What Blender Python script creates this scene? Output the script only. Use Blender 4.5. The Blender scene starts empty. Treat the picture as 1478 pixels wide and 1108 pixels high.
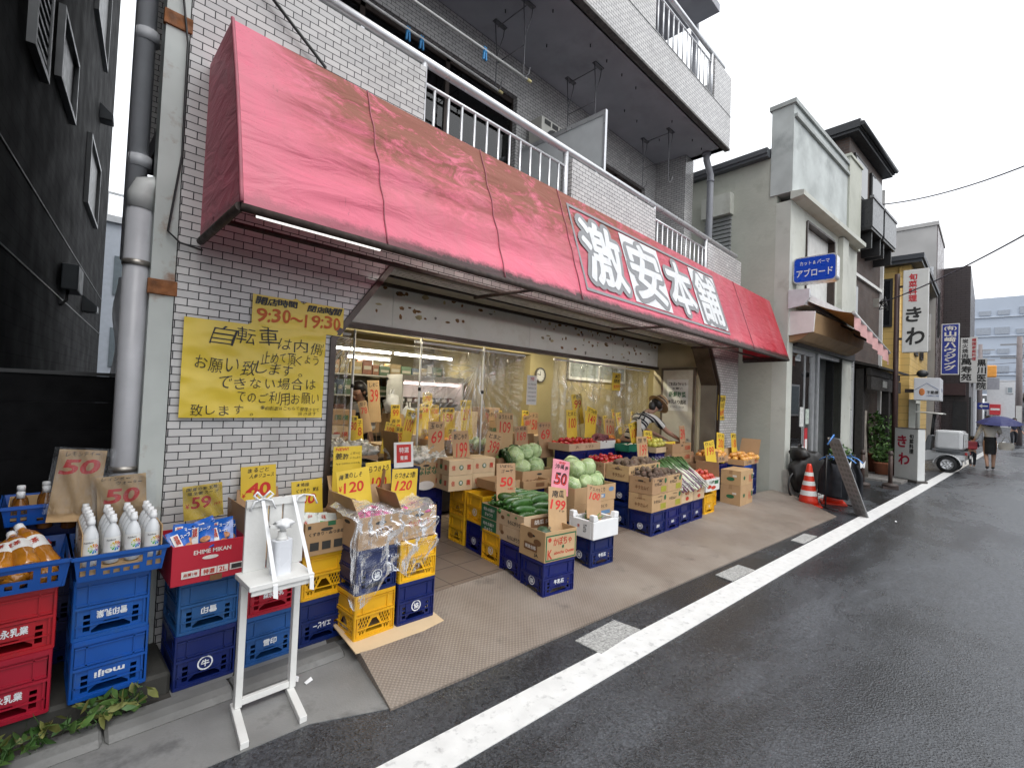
import bpy, bmesh, math, random
from mathutils import Vector, Matrix, noise
from mathutils.geometry import tessellate_polygon
R_ = math.radians
SC = bpy.context.scene
COL = SC.collection
rnd = random.Random(7)

# ------------------------------------------------------------------ camera
cam_d = bpy.data.cameras.new('camera')
cam = bpy.data.objects.new('camera', cam_d); COL.objects.link(cam)
cam_d.sensor_width = 36.0
cam_d.lens = 16.791
cam_d.clip_start = 0.05
cam_d.clip_end = 1500
CR = [[0.706103, 0.048167, 0.706469], [-0.706882, -0.010773, 0.707249], [0.041676, -0.998781, 0.026442]]
cam.matrix_world = Matrix(((CR[0][0], -CR[0][1], -CR[0][2], 0.0),
                           (CR[1][0], -CR[1][1], -CR[1][2], 0.0),
                           (CR[2][0], -CR[2][1], -CR[2][2], 1.6), (0, 0, 0, 1)))
SC.camera = cam

# ------------------------------------------------------------------ world, sun, exposure
w = bpy.data.worlds.new('World'); SC.world = w; w.use_nodes = True
nt = w.node_tree; nt.nodes.clear()
sky = nt.nodes.new('ShaderNodeTexSky'); sky.sky_type = 'NISHITA'; sky.sun_disc = False
sky.sun_elevation = R_(58); sky.sun_rotation = R_(160)
sky.air_density = 1.0; sky.dust_density = 3.0
hs = nt.nodes.new('ShaderNodeHueSaturation'); hs.inputs['Saturation'].default_value = 0.16
mxw = nt.nodes.new('ShaderNodeMix'); mxw.data_type = 'RGBA'; mxw.inputs[0].default_value = 0.68
mxw.inputs[7].default_value = (9.2, 9.5, 9.9, 1)          # even cloud deck over the clear sky
bg = nt.nodes.new('ShaderNodeBackground'); bg.inputs['Strength'].default_value = 0.135
wo = nt.nodes.new('ShaderNodeOutputWorld')
nt.links.new(sky.outputs[0], hs.inputs['Color']); nt.links.new(hs.outputs[0], mxw.inputs[6])
nt.links.new(mxw.outputs[2], bg.inputs['Color']); nt.links.new(bg.outputs[0], wo.inputs[0])
sd = bpy.data.lights.new('sun', 'SUN'); sd.energy = 1.0; sd.angle = R_(35); sd.color = (1.0, 0.97, 0.93)
sun = bpy.data.objects.new('sun', sd); COL.objects.link(sun)
sun.rotation_euler = (R_(32), 0, R_(-20)); sun.location = (0, -4, 20)
SC.view_settings.view_transform = 'Standard'; SC.view_settings.look = 'None'
SC.view_settings.exposure = 0.60; SC.view_settings.gamma = 1.0
SC.cycles.max_bounces = 6; SC.cycles.transparent_max_bounces = 16
SC.cycles.caustics_reflective = False; SC.cycles.caustics_refractive = False

# ------------------------------------------------------------------ materials
MATS = {}
def _base(name):
    m = bpy.data.materials.new(name); m.use_nodes = True
    n = m.node_tree; b = n.nodes['Principled BSDF']
    return m, n, b
def mth(n, op, a, b=None, clamp=False):
    k = n.nodes.new('ShaderNodeMath'); k.operation = op; k.use_clamp = clamp
    for i, v in enumerate((a, b)):
        if v is None: continue
        if isinstance(v, (int, float)): k.inputs[i].default_value = v
        else: n.links.new(v, k.inputs[i])
    return k.outputs[0]
def ramp(n, f, lo, hi, a=0.0, b=1.0):
    k = n.nodes.new('ShaderNodeMapRange'); k.clamp = True
    n.links.new(f, k.inputs[0])
    for i, v in zip((1, 2, 3, 4), (lo, hi, a, b)): k.inputs[i].default_value = v
    return k.outputs[0]
def nz(n, scale, detail=3, vec=None, rough=.5, coord='Object', dist=0.):
    t = n.nodes.new('ShaderNodeTexNoise'); t.inputs['Scale'].default_value = scale
    t.inputs['Detail'].default_value = detail; t.inputs['Roughness'].default_value = rough
    t.inputs['Distortion'].default_value = dist
    if vec is None:
        c = n.nodes.new('ShaderNodeTexCoord'); vec = c.outputs[coord]
    n.links.new(vec, t.inputs['Vector'])
    return t.outputs['Fac']
def mixc(n, f, a, b, mode='MIX'):
    k = n.nodes.new('ShaderNodeMix'); k.data_type = 'RGBA'; k.blend_type = mode
    if isinstance(f, (int, float)): k.inputs[0].default_value = f
    else: n.links.new(f, k.inputs[0])
    for i, v in ((6, a), (7, b)):
        if isinstance(v, tuple): k.inputs[i].default_value = v if len(v) == 4 else (*v, 1)
        else: n.links.new(v, k.inputs[i])
    return k.outputs[2]
def bump(n, b, h, strength=.3, dist=.01):
    k = n.nodes.new('ShaderNodeBump'); k.inputs['Strength'].default_value = strength
    k.inputs['Distance'].default_value = dist
    n.links.new(h, k.inputs['Height']); n.links.new(k.outputs[0], b.inputs['Normal'])
def mapv(n, scale=(1, 1, 1), coord='Object', rot=(0, 0, 0)):
    c = n.nodes.new('ShaderNodeTexCoord'); k = n.nodes.new('ShaderNodeMapping')
    k.inputs['Scale'].default_value = scale; k.inputs['Rotation'].default_value = rot
    n.links.new(c.outputs[coord], k.inputs[0]); return k.outputs[0]
def mat(name, col, rough=.6, metal=0., var=.10, vs=7., bp=0., bs=90., rv=0., spec=.5, dirt=0., dcol=(.06, .05, .04), ds=5., emit=0., coat=0.):
    if name in MATS: return MATS[name]
    m, n, b = _base(name)
    c = nz(n, vs, 4)
    hsv = n.nodes.new('ShaderNodeHueSaturation'); hsv.inputs['Color'].default_value = (*col, 1)
    v = ramp(n, c, .3, .7, 1 - var, 1 + var)
    if rv:
        oi = n.nodes.new('ShaderNodeObjectInfo')
        v = mth(n, 'MULTIPLY', v, ramp(n, oi.outputs['Random'], 0, 1, 1 - rv, 1 + rv))
        n.links.new(ramp(n, oi.outputs['Random'], 0, 1, .5 - rv * .06, .5 + rv * .06), hsv.inputs['Hue'])
    n.links.new(v, hsv.inputs['Value'])
    o = hsv.outputs[0]
    if dirt:
        f = ramp(n, nz(n, ds, 6, rough=.65), .55, .72, 0, dirt)
        o = mixc(n, f, o, dcol)
    n.links.new(o, b.inputs['Base Color'])
    b.inputs['Metallic'].default_value = metal; b.inputs['Specular IOR Level'].default_value = spec
    b.inputs['Coat Weight'].default_value = coat
    n.links.new(ramp(n, nz(n, vs * 1.7, 3), .3, .7, max(.02, rough * .82), min(1, rough * 1.15)), b.inputs['Roughness'])
    if bp: bump(n, b, nz(n, bs, 4), bp, .004)
    if emit:
        b.inputs['Emission Color'].default_value = (*col, 1); b.inputs['Emission Strength'].default_value = emit
    MATS[name] = m; return m
def tile_mat(name, bw, bh, c1, c2, mort, ms=.004, rough=.16, offset=.5, bstr=.35, dirt=.12, spec=.5):
    m, n, b = _base(name); b.inputs['Specular IOR Level'].default_value = spec
    u = n.nodes.new('ShaderNodeUVMap')
    t = n.nodes.new('ShaderNodeTexBrick'); n.links.new(u.outputs[0], t.inputs['Vector'])
    t.offset = offset; t.inputs['Scale'].default_value = 1.0
    t.inputs['Brick Width'].default_value = bw; t.inputs['Row Height'].default_value = bh
    t.inputs['Mortar Size'].default_value = ms; t.inputs['Mortar Smooth'].default_value = .15
    t.inputs['Bias'].default_value = -.1
    t.inputs['Color1'].default_value = (*c1, 1); t.inputs['Color2'].default_value = (*c2, 1)
    t.inputs['Mortar'].default_value = (*mort, 1)
    d = mth(n, 'MAXIMUM', ramp(n, nz(n, 1.6, 6, rough=.7), .5, .75, 0, dirt), ramp(n, nz(n, 5, 6, vec=mapv(n, (1, 1, .10)), rough=.75), .60, .78, 0, dirt * 1.6))
    o = mixc(n, d, t.outputs['Color'], (.10, .085, .07))
    n.links.new(o, b.inputs['Base Color'])
    r = ramp(n, t.outputs['Fac'], 0, 1, rough, .8)
    r2 = mth(n, 'ADD', r, ramp(n, nz(n, 3, 4), .35, .7, -.05, .14)); n.links.new(r2, b.inputs['Roughness'])
    h = mth(n, 'SUBTRACT', mth(n, 'MULTIPLY', nz(n, 22, 2), .25), t.outputs['Fac'])
    bump(n, b, h, bstr, .004)
    MATS[name] = m; return m
def film_mat(name, fac=.22, tint=(.95, .96, .97), bs=9., rough=.08, bstr=.5, base=0.):
    m, n, b = _base(name); n.nodes.remove(b)
    out = [k for k in n.nodes if k.type == 'OUTPUT_MATERIAL'][0]
    tr = n.nodes.new('ShaderNodeBsdfTransparent'); tr.inputs[0].default_value = (*tint, 1)
    gl = n.nodes.new('ShaderNodeBsdfGlossy'); gl.inputs['Roughness'].default_value = rough
    gl.inputs['Color'].default_value = (.9, .92, .95, 1)
    df = n.nodes.new('ShaderNodeBsdfDiffuse'); df.inputs[0].default_value = (.8, .82, .85, 1)
    v = mapv(n, (1, 1, .35))
    h = nz(n, bs, 5, vec=v, rough=.6, dist=1.5)
    k = n.nodes.new('ShaderNodeBump'); k.inputs['Strength'].default_value = bstr; k.inputs['Distance'].default_value = .05
    n.links.new(h, k.inputs['Height'])
    for q in (gl, df): n.links.new(k.outputs[0], q.inputs['Normal'])
    fr = n.nodes.new('ShaderNodeFresnel'); fr.inputs[0].default_value = 1.5; n.links.new(k.outputs[0], fr.inputs['Normal'])
    a = n.nodes.new('ShaderNodeMixShader'); a.inputs[0].default_value = .25
    n.links.new(gl.outputs[0], a.inputs[1]); n.links.new(df.outputs[0], a.inputs[2])
    mx = n.nodes.new('ShaderNodeMixShader')
    crease = ramp(n, h, .52, .7, base, base + fac)
    n.links.new(mth(n, 'ADD', crease, mth(n, 'MULTIPLY', fr.outputs[0], .9), clamp=True), mx.inputs[0])
    n.links.new(tr.outputs[0], mx.inputs[1]); n.links.new(a.outputs[0], mx.inputs[2])
    n.links.new(mx.outputs[0], out.inputs[0])
    MATS[name] = m; return m
def glass_mat(name, tint=(.55, .6, .62), ior=1.5, rough=.02, mult=1.6):
    m, n, b = _base(name); n.nodes.remove(b)
    out = [k for k in n.nodes if k.type == 'OUTPUT_MATERIAL'][0]
    tr = n.nodes.new('ShaderNodeBsdfTransparent'); tr.inputs[0].default_value = (*tint, 1)
    gl = n.nodes.new('ShaderNodeBsdfGlossy'); gl.inputs['Roughness'].default_value = rough
    fr = n.nodes.new('ShaderNodeFresnel'); fr.inputs[0].default_value = ior
    mx = n.nodes.new('ShaderNodeMixShader')
    n.links.new(mth(n, 'MULTIPLY', fr.outputs[0], mult, clamp=True), mx.inputs[0])
    n.links.new(tr.outputs[0], mx.inputs[1]); n.links.new(gl.outputs[0], mx.inputs[2])
    n.links.new(mx.outputs[0], out.inputs[0])
    MATS[name] = m; return m

# ------------------------------------------------------------------ mesh builder
_txt = {}
def text2d(body, bold=0.0):
    key = (body, bold)
    if key in _txt: return _txt[key]
    c = bpy.data.curves.new('t', 'FONT'); c.body = body; c.size = 1.0; c.offset = bold
    c.resolution_u = 3; c.space_line = 1.0
    o = bpy.data.objects.new('t', c)
    me = bpy.data.meshes.new_from_object(o)
    vs = [(v.co.x, v.co.y) for v in me.vertices]; fs = [tuple(p.vertices) for p in me.polygons]
    bpy.data.objects.remove(o); bpy.data.meshes.remove(me); bpy.data.curves.remove(c)
    if not vs: vs = [(0, 0), (.1, 0), (.1, .1)]; fs = []
    x0 = min(v[0] for v in vs); x1 = max(v[0] for v in vs); y0 = min(v[1] for v in vs); y1 = max(v[1] for v in vs)
    _txt[key] = (vs, fs, x0, x1, y0, y1)
    return _txt[key]

class MB:
    def __init__(s): s.v = []; s.f = []; s.m = []; s.s = []; s.T = None
    def P(s, p):
        p = Vector(p)
        if s.T is not None: p = s.T @ p
        s.v.append(p); return len(s.v) - 1
    def F(s, idx, m=0, sm=False): s.f.append(tuple(idx)); s.m.append(m); s.s.append(sm)
    def poly(s, pts, m=0): s.F([s.P(p) for p in pts], m); return s
    def box(s, x0, y0, z0, x1, y1, z1, m=0):
        a = [s.P(p) for p in ((x0, y0, z0), (x1, y0, z0), (x1, y1, z0), (x0, y1, z0), (x0, y0, z1), (x1, y0, z1), (x1, y1, z1), (x0, y1, z1))]
        for q in ((3, 2, 1, 0), (4, 5, 6, 7), (0, 1, 5, 4), (1, 2, 6, 5), (2, 3, 7, 6), (3, 0, 4, 7)): s.F([a[i] for i in q], m)
        return s
    def cbox(s, c, d, m=0): return s.box(c[0] - d[0] / 2, c[1] - d[1] / 2, c[2] - d[2] / 2, c[0] + d[0] / 2, c[1] + d[1] / 2, c[2] + d[2] / 2, m)
    def prism(s, pts, dvec, m=0):
        d = Vector(dvec); n = len(pts)
        a = [s.P(p) for p in pts]; b = [s.P(Vector(p) + d) for p in pts]
        s.F(a[::-1], m); s.F(b, m)
        for i in range(n): s.F((a[i], a[(i + 1) % n], b[(i + 1) % n], b[i]), m)
        return s
    def plate(s, outer, holes, fn, th, m=0):
        """2-D outline with holes; fn(u, v, d) -> point, d in 0..th"""
        loops = [outer] + list(holes)
        tri = tessellate_polygon([[Vector((p[0], p[1], 0)) for p in l] for l in loops])
        flat = [p for l in loops for p in l]
        a = [s.P(fn(p[0], p[1], 0)) for p in flat]; b = [s.P(fn(p[0], p[1], th)) for p in flat]
        for t in tri:
            s.F([a[i] for i in t], m); s.F([b[i] for i in reversed(t)], m)
        o = 0
        for l in loops:
            n = len(l)
            for i in range(n): s.F((a[o + i], a[o + (i + 1) % n], b[o + (i + 1) % n], b[o + i]), m)
            o += n
        return s
    def tube(s, path, r, n=8, m=0, caps=True, sm=True):
        path = [Vector(p) for p in path]; rings = []
        up = Vector((0, 0, 1)); prev = None
        for i, p in enumerate(path):
            t = (path[min(i + 1, len(path) - 1)] - path[max(i - 1, 0)]).normalized()
            if prev is None:
                a = t.cross(up)
                if a.length < 1e-3: a = t.cross(Vector((1, 0, 0)))
            else: a = prev - t * prev.dot(t)
            a.normalize(); prev = a; b = t.cross(a)
            rr = r[i] if isinstance(r, (list, tuple)) else r
            rings.append([s.P(p + (a * math.cos(2 * math.pi * k / n) + b * math.sin(2 * math.pi * k / n)) * rr) for k in range(n)])
        for i in range(len(rings) - 1):
            for k in range(n): s.F((rings[i][k], rings[i + 1][k], rings[i + 1][(k + 1) % n], rings[i][(k + 1) % n]), m, sm)
        if caps: s.F(rings[0], m); s.F(rings[-1][::-1], m)
        return s
    def lathe(s, prof, c=(0, 0, 0), n=16, m=0, sm=True, caps=True, sq=1.0):
        rings = []
        for r, z in prof: rings.append([s.P((c[0] + r * math.cos(2 * math.pi * k / n), c[1] + sq * r * math.sin(2 * math.pi * k / n), c[2] + z)) for k in range(n)])
        for i in range(len(rings) - 1):
            for k in range(n): s.F((rings[i][k], rings[i][(k + 1) % n], rings[i + 1][(k + 1) % n], rings[i + 1][k]), m, sm)
        if caps: s.F(rings[0][::-1], m); s.F(rings[-1], m)
        return s
    def grid(s, fn, nu, nv, m=0, sm=True):
        a = [[s.P(fn(i / nu, j / nv)) for j in range(nv + 1)] for i in range(nu + 1)]
        for i in range(nu):
            for j in range(nv): s.F((a[i][j], a[i + 1][j], a[i + 1][j + 1], a[i][j + 1]), m, sm)
        return s
    def ball(s, c, r, nu=16, nv=10, m=0, fn=None):
        r = (r, r, r) if isinstance(r, (int, float)) else r
        rings = []
        for j in range(nv + 1):
            ph = math.pi * j / nv - math.pi / 2; ring = []
            for i in range(nu):
                th = 2 * math.pi * i / nu
                d = Vector((math.cos(ph) * math.cos(th), math.cos(ph) * math.sin(th), math.sin(ph)))
                k = fn(d) if fn else 1.0
                ring.append(s.P((c[0] + d.x * r[0] * k, c[1] + d.y * r[1] * k, c[2] + d.z * r[2] * k)))
            rings.append(ring)
        for j in range(nv):
            for i in range(nu): s.F((rings[j][i], rings[j][(i + 1) % nu], rings[j + 1][(i + 1) % nu], rings[j + 1][i]), m, True)
        return s
    def text(s, body, c, r, u, w=None, h=None, m=0, bold=0.012, hand=0.0, shear=0.0, lift=0.0):
        """text centred at c, right r, up u; fitted inside w x h"""
        if hand and len(body) > 1 and ord(body[0]) > 0x2000 and w and h:      # handwriting: every character set by hand
            c = Vector(c); r = Vector(r).normalized(); u = Vector(u).normalized(); n = len(body); cw = w / n; sl_ = rnd.uniform(-.03, .03)
            for i, ch in enumerate(body):
                if ch == ' ': continue
                kana = 0x3040 <= ord(ch) < 0x3100; small = ch in '。、ー'; a = rnd.gauss(0, .04); k = rnd.uniform(.88, 1.06) * (.84 if kana else 1.0)
                x = (i + .5 - n / 2) * cw; q = c + r * (x + rnd.gauss(0, cw * .04)) + u * (rnd.gauss(0, h * .045) + sl_ * x - (h * .3 if ch in '。、' else 0))
                rr = r * math.cos(a) + u * math.sin(a); u2 = u * math.cos(a) - r * math.sin(a)
                s.text(ch, q, rr, u2, cw * .93 * k * (.35 if ch in '。、' else 1), h * k * (.25 if small else 1), m, bold, hand * .9, shear + rnd.uniform(-.05, .08), lift)
            return s
        cjk = bold >= .02 and any(ord(k) > 0x2000 for k in body)
        if cjk:      # brush-thick strokes: the glyph repeated round a small circle
            nc = 8 if bold < .06 else 18
            offs = [(0, 0)] + [(bold * math.cos(2 * math.pi * k / nc), bold * math.sin(2 * math.pi * k / nc)) for k in range(nc)]
        else: offs = [(0, 0)]
        vs, fs, x0, x1, y0, y1 = text2d(body, 0.0 if cjk else bold)
        c = Vector(c); r = Vector(r).normalized(); u = Vector(u).normalized(); nn = r.cross(u)
        tw = max(x1 - x0, .01); thh = max(y1 - y0, .01)
        if w and h: sx = w / tw; sy = h / thh
        elif w: sx = sy = w / tw
        else: sx = sy = h / thh
        ph = rnd.uniform(0, 6); idx = []
        base = len(s.v)
        for ko, x, y in [(ko, x, y) for ko in range(len(offs)) for x, y in vs]:
            x -= (x0 + x1) / 2; y -= (y0 + y1) / 2
            if hand:
                dx = hand * (math.sin(3.1 * y + ph) + .6 * math.sin(7 * x + ph)); dy = hand * (math.sin(2.7 * x + ph * 2) + .5 * math.sin(6 * y + ph))
                x += dx; y += dy
            x += shear * y + offs[ko][0]; y += offs[ko][1]
            idx.append(s.P(c + r * x * sx + u * y * sy + nn * (lift + .00012 * ko)))
        nv = len(vs)
        for ko in range(len(offs)):
            for f in fs: s.F([idx[i + ko * nv] for i in f], m)
        return s
    def mesh(s, name, mats, bev=0.0):
        me = bpy.data.meshes.new(name)
        me.from_pydata([tuple(p) for p in s.v], [], s.f)
        for k in (mats if isinstance(mats, (list, tuple)) else [mats]): me.materials.append(k)
        uv = me.uv_layers.new(name='UVMap')
        me.polygons.foreach_set('material_index', s.m); me.polygons.foreach_set('use_smooth', s.s)
        me.update()
        dat = [0.0] * (2 * len(me.loops)); co = me.vertices
        for p in me.polygons:
            nx, ny, nzz = (abs(k) for k in p.normal)
            for li in p.loop_indices:
                q = co[me.loops[li].vertex_index].co
                if nzz >= nx and nzz >= ny: a, b = q.x, q.y
                elif ny >= nx: a, b = q.x, q.z
                else: a, b = q.y, q.z
                dat[2 * li] = a; dat[2 * li + 1] = b
        uv.data.foreach_set('uv', dat)
        return me
    def build(s, name, mats, parent=None, loc=None, rz=0.0, bev=0.0, fix=True):
        me = s.mesh(name, mats)
        if fix and s.f:
            bm = bmesh.new(); bm.from_mesh(me); bmesh.ops.recalc_face_normals(bm, faces=bm.faces); bm.to_mesh(me); bm.free()
        o = bpy.data.objects.new(name, me); COL.objects.link(o)
        if parent is not None: o.parent = parent
        if loc is not None: o.location = loc
        if rz: o.rotation_euler = (0, 0, rz)
        if bev:
            b = o.modifiers.new('bevel', 'BEVEL'); b.width = bev; b.segments = 2; b.limit_method = 'ANGLE'; b.angle_limit = R_(40)
        return o

def tag(o, label, cat, group=None, kind=None):
    if label: o['label'] = label
    if cat: o['category'] = cat
    if group: o['group'] = group
    if kind: o['kind'] = kind
    return o
def thing(name, label, cat, loc=(0, 0, 0), rz=0.0, group=None):
    o = bpy.data.objects.new(name, None); COL.objects.link(o); o.empty_display_size = .1
    o.location = loc; o.rotation_euler = (0, 0, rz)
    return tag(o, label, cat, group)
def struct(name, mb, mats, fix=True):
    o = mb.build(name, mats, fix=fix); o['kind'] = 'structure'; return o
def copy_tree(o, parent=None):
    c = o.copy(); COL.objects.link(c)
    if parent is not None: c.parent = parent
    for ch in list(o.children): copy_tree(ch, c)
    return c
def place(proto, used, loc, rot=(0, 0, 0), label=None, group=None, scale=None, cat=None):
    o = proto if proto.name not in used else copy_tree(proto)
    used.add(proto.name)
    o.location = loc; o.rotation_euler = rot
    if scale: o.scale = scale if isinstance(scale, tuple) else (scale,) * 3
    if label: o['label'] = label
    if cat: o['category'] = cat
    if group: o['group'] = group
    return o
USED = set()
# ------------------------------------------------------------------ ground
def asphalt_mat():
    m, n, b = _base('wet_asphalt')
    sp = n.nodes.new('ShaderNodeTexVoronoi'); sp.inputs['Scale'].default_value = 95
    n.links.new(mapv(n), sp.inputs['Vector'])
    agg = ramp(n, sp.outputs['Color'], .0, 1, .016, .085)
    chip = ramp(n, nz(n, 160, 2), .68, .76, 0, .16)
    base = mth(n, 'ADD', agg, chip)
    patch = ramp(n, mth(n, 'ADD', mth(n, 'MULTIPLY', nz(n, .5, 7, vec=mapv(n, (.5, 1.5, 1)), rough=.62, dist=.5), .75), mth(n, 'MULTIPLY', nz(n, 2.3, 6, vec=mapv(n, (.7, 1.2, 1)), rough=.7), .25)), .42, .58)
    damp = ramp(n, patch, 0, 1, .50, 1.45)
    v = mth(n, 'MULTIPLY', base, damp)
    cc = n.nodes.new('ShaderNodeCombineColor')
    for i, k in enumerate((.92, 1.0, 1.14)): n.links.new(mth(n, 'MULTIPLY', v, k * .95), cc.inputs[i])
    n.links.new(cc.outputs[0], b.inputs['Base Color'])
    r = mth(n, 'ADD', ramp(n, patch, 0, 1, .12, .46), ramp(n, nz(n, 30, 3), .3, .7, -.06, .06))
    n.links.new(r, b.inputs['Roughness'])
    b.inputs['Specular IOR Level'].default_value = .7
    h = mth(n, 'ADD', sp.outputs['Distance'], mth(n, 'MULTIPLY', nz(n, 160, 2), .8))
    bump(n, b, h, .45, .005)
    return m
M_ASPH = asphalt_mat()
M_CONC = mat('gutter_concrete', (.21, .21, .205), .5, var=.30, vs=2.2, bp=.4, bs=120, dirt=.9, dcol=(.045, .045, .045), ds=2.2)
M_SOIL = mat('dark_soil', (.035, .032, .028), .9, var=.4, vs=9, bp=.8, bs=40)
M_PAINT = mat('worn_road_paint', (.72, .72, .71), .5, var=.08, vs=9, bp=.25, bs=150, dirt=.55, dcol=(.22, .22, .22), ds=17)
M_GRAN = mat('speckled_granite', (.36, .36, .35), .55, var=.55, vs=75, bp=.3, bs=150)

g = MB(); g.box(-80, -120, -1.0, 420, 160, 0.0); struct('road', g, M_ASPH)
def strip(name, pts, m, z=.004):
    g = MB(); g.prism([(p[0], p[1], -.02) for p in pts], (0, 0, z + .02)); return struct(name, g, m)
# edge line, slightly oblique to the shop
cl = [(-6, 2.23), (1.126, 1.824), (6.325, 1.532), (14.81, 1.052), (29.6, .242), (48, -.78)]
strip('road_line', [(x, y) for x, y in cl] + [(x, y - .205) for x, y in cl[::-1]], M_PAINT)
strip('gutter', [(-6, 2.46), (.583, 2.295), (1.003, 2.277), (1.36, 2.12), (1.55, 3.0), (-6, 3.0)], M_CONC, .004)
g = MB()
for x0, x1 in ((-1.6, -.62), (-.61, .285), (.295, .80), (.81, 1.40)):
    g.prism([(x0, 2.70, 0.0), (x0, 2.735, .030), (x0, 2.775, .046), (x0, 2.86, .046), (x0, 2.87, 0.0)], (x1 - x0, 0, 0))
struct('kerb', g, mat('kerb_concrete', (.15, .15, .145), .6, var=.35, vs=3, bp=.5, bs=70, dirt=.9, dcol=(.04, .04, .038), ds=3)).modifiers.new('bev', 'BEVEL').width = .012
g = MB(); g.grid(lambda u, v: (-4 + 5.5 * u, 2.86 + 9 * v, .03 + .02 * noise.noise((u * 30, v * 40, 0))), 60, 60); struct('soil', g, M_SOIL)
g = MB(); g.box(-.60, 2.92, .0, .56, 3.5, .138); struct('kerb_step', g, mat('dark_concrete', (.035, .034, .03), .85, var=.4, vs=4, bp=.6, bs=40)).modifiers.new('bev', 'BEVEL').width = .015
g = MB(); g.box(.56, 2.87, .0, 1.47, 3.3, .032); struct('pavement', g, M_CONC)
for i, q in enumerate(([(2.613, 1.925), (3.07, 1.92), (3.09, 1.72), (2.61, 1.715)], [(4.625, 1.81), (5.10, 1.775), (5.07, 1.609), (4.58, 1.64)], [(6.565, 1.685), (7.07, 1.662), (7.06, 1.515), (6.53, 1.539)])):
    o = strip('drain_cover', q, M_GRAN, .006)

def ramp_mat():
    m, n, b = _base('studded_ramp_mat')
    u = n.nodes.new('ShaderNodeUVMap'); sx = n.nodes.new('ShaderNodeSeparateXYZ'); n.links.new(u.outputs[0], sx.inputs[0])
    fx = mth(n, 'SINE', mth(n, 'MULTIPLY', sx.outputs[0], 2 * math.pi / .028)); fy = mth(n, 'SINE', mth(n, 'MULTIPLY', sx.outputs[1], 2 * math.pi / .028))
    st = ramp(n, mth(n, 'MULTIPLY', fx, fy), -.2, .6)
    col = mixc(n, st, (.165, .132, .108), (.265, .218, .180))
    w2 = ramp(n, nz(n, 1.3, 6, rough=.65), .38, .68)
    col = mixc(n, mth(n, 'MULTIPLY', w2, .55), col, (.33, .29, .25))
    col = mixc(n, ramp(n, nz(n, 3.7, 6, rough=.7), .58, .75, 0, .7), col, (.07, .06, .055))
    n.links.new(col, b.inputs['Base Color'])
    n.links.new(ramp(n, nz(n, 1.9, 4), .35, .65, .34, .6), b.inputs['Roughness'])
    bump(n, b, st, .35, .004); return m
M_RAMP = ramp_mat()
def ramp_z(x, y):
    yf = 2.2 - .0693 * x
    t = max(0, min(1, (y - yf) / (2.98 - yf))); return .014 + .086 * t
g = MB()
def rfn(u, v):
    xf = 1.339 + (8.587 - 1.339) * u; yf = 2.2 - .0693 * xf
    xb = 1.49 + (9.95 - 1.49) * u; yb = 2.95 - .18 * max(0, u - .8) * 5
    x = xf + (xb - xf) * v; y = yf + (yb - yf) * v
    return (x, y, .014 + .086 * v)
g.grid(rfn, 24, 4, sm=False)
e = [rfn(i / 24, 0) for i in range(25)]
for i in range(24): g.poly([e[i], (e[i][0], e[i][1] + .001, 0), (e[i + 1][0], e[i + 1][1] + .001, 0), e[i + 1]])
e = [rfn(0, i / 4) for i in range(5)]
for i in range(4): g.poly([e[i], e[i + 1], (e[i + 1][0], e[i + 1][1], 0), (e[i][0], e[i][1], 0)])
struct('ramp', g, M_RAMP)
M_FLOOR = tile_mat('shop_floor_tile', .30, .30, (.19, .145, .115), (.165, .125, .10), (.07, .055, .045), ms=.005, rough=.42, offset=0., dirt=.35)
g = MB(); g.box(1.492, 2.951, .0, 8.9, 8.3, .102); struct('shop_floor', g, M_FLOOR)

# ------------------------------------------------------------------ apartment building with the greengrocer below
C_T1, C_T2 = (.575, .565, .555), (.465, .458, .455)
M_TILE = tile_mat('glazed_wall_tile', .110, .0445, C_T1, C_T2, (.022, .022, .026), ms=.0030, rough=.14, dirt=.30)
M_SOFF = mat('painted_soffit', (.36, .365, .40), .8, var=.10, vs=2, dirt=.25, ds=1.2)
M_BRNZ = mat('bronze_trim', (.055, .042, .037), .35, metal=.5, var=.2)
M_BEIGE = mat('beige_wall', (.44, .38, .25), .7, var=.08, vs=2.5, dirt=.25, dcol=(.25, .2, .12), ds=2.2)
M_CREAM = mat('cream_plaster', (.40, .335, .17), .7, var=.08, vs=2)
M_CEIL = mat('shop_ceiling', (.26, .25, .22), .8, var=.08)
M_STEEL = mat('dull_stainless', (.33, .31, .28), .38, metal=.75, var=.15, vs=3)
M_ALU = mat('silver_aluminium', (.66, .67, .69), .32, metal=.55, var=.06)
M_RUST = mat('rust', (.22, .085, .03), .85, var=.4, vs=20, bp=.4)
M_DARK = mat('dark_glass', (.012, .014, .016), .06, var=0, spec=.8)
M_WHITE = mat('white_paint', (.74, .74, .72), .55, var=.05, dirt=.12, dcol=(.3, .28, .25))
M_BLACK = mat('black_plastic', (.018, .018, .019), .45, var=.2)
M_TAPE = mat('tape_residue', (.20, .105, .04), .8, var=.5, vs=18)
M_TUBE = mat('lit_fluorescent_tube', (1.0, .97, .88), .5, var=0, emit=6.5)

bld = thing('apartment_building', 'grey glazed brick apartment block with tiled balconies above the open greengrocer', 'building', (0, 0, 0))
Y0 = 3.3
g = MB()
g.plate([(.545, 0), (1.49, 0), (1.49, 1.952), (1.936, 2.578), (7.92, 2.57), (8.343, 1.943), (8.343, 0), (9.2, 0), (9.2, 3.45), (.545, 3.45)], [], lambda u, v, d: (u, Y0 + d, v), .26)
for x0, x1 in ((.545, 2.15), (4.10, 5.97), (7.72, 9.2)): g.box(x0, Y0, 3.45, x1, Y0 + .16, 4.27)
g.box(9.05, Y0 + .16, 3.45, 9.2, 4.3, 4.27)
g.build('tiled_wall', M_TILE, bld)
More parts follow.
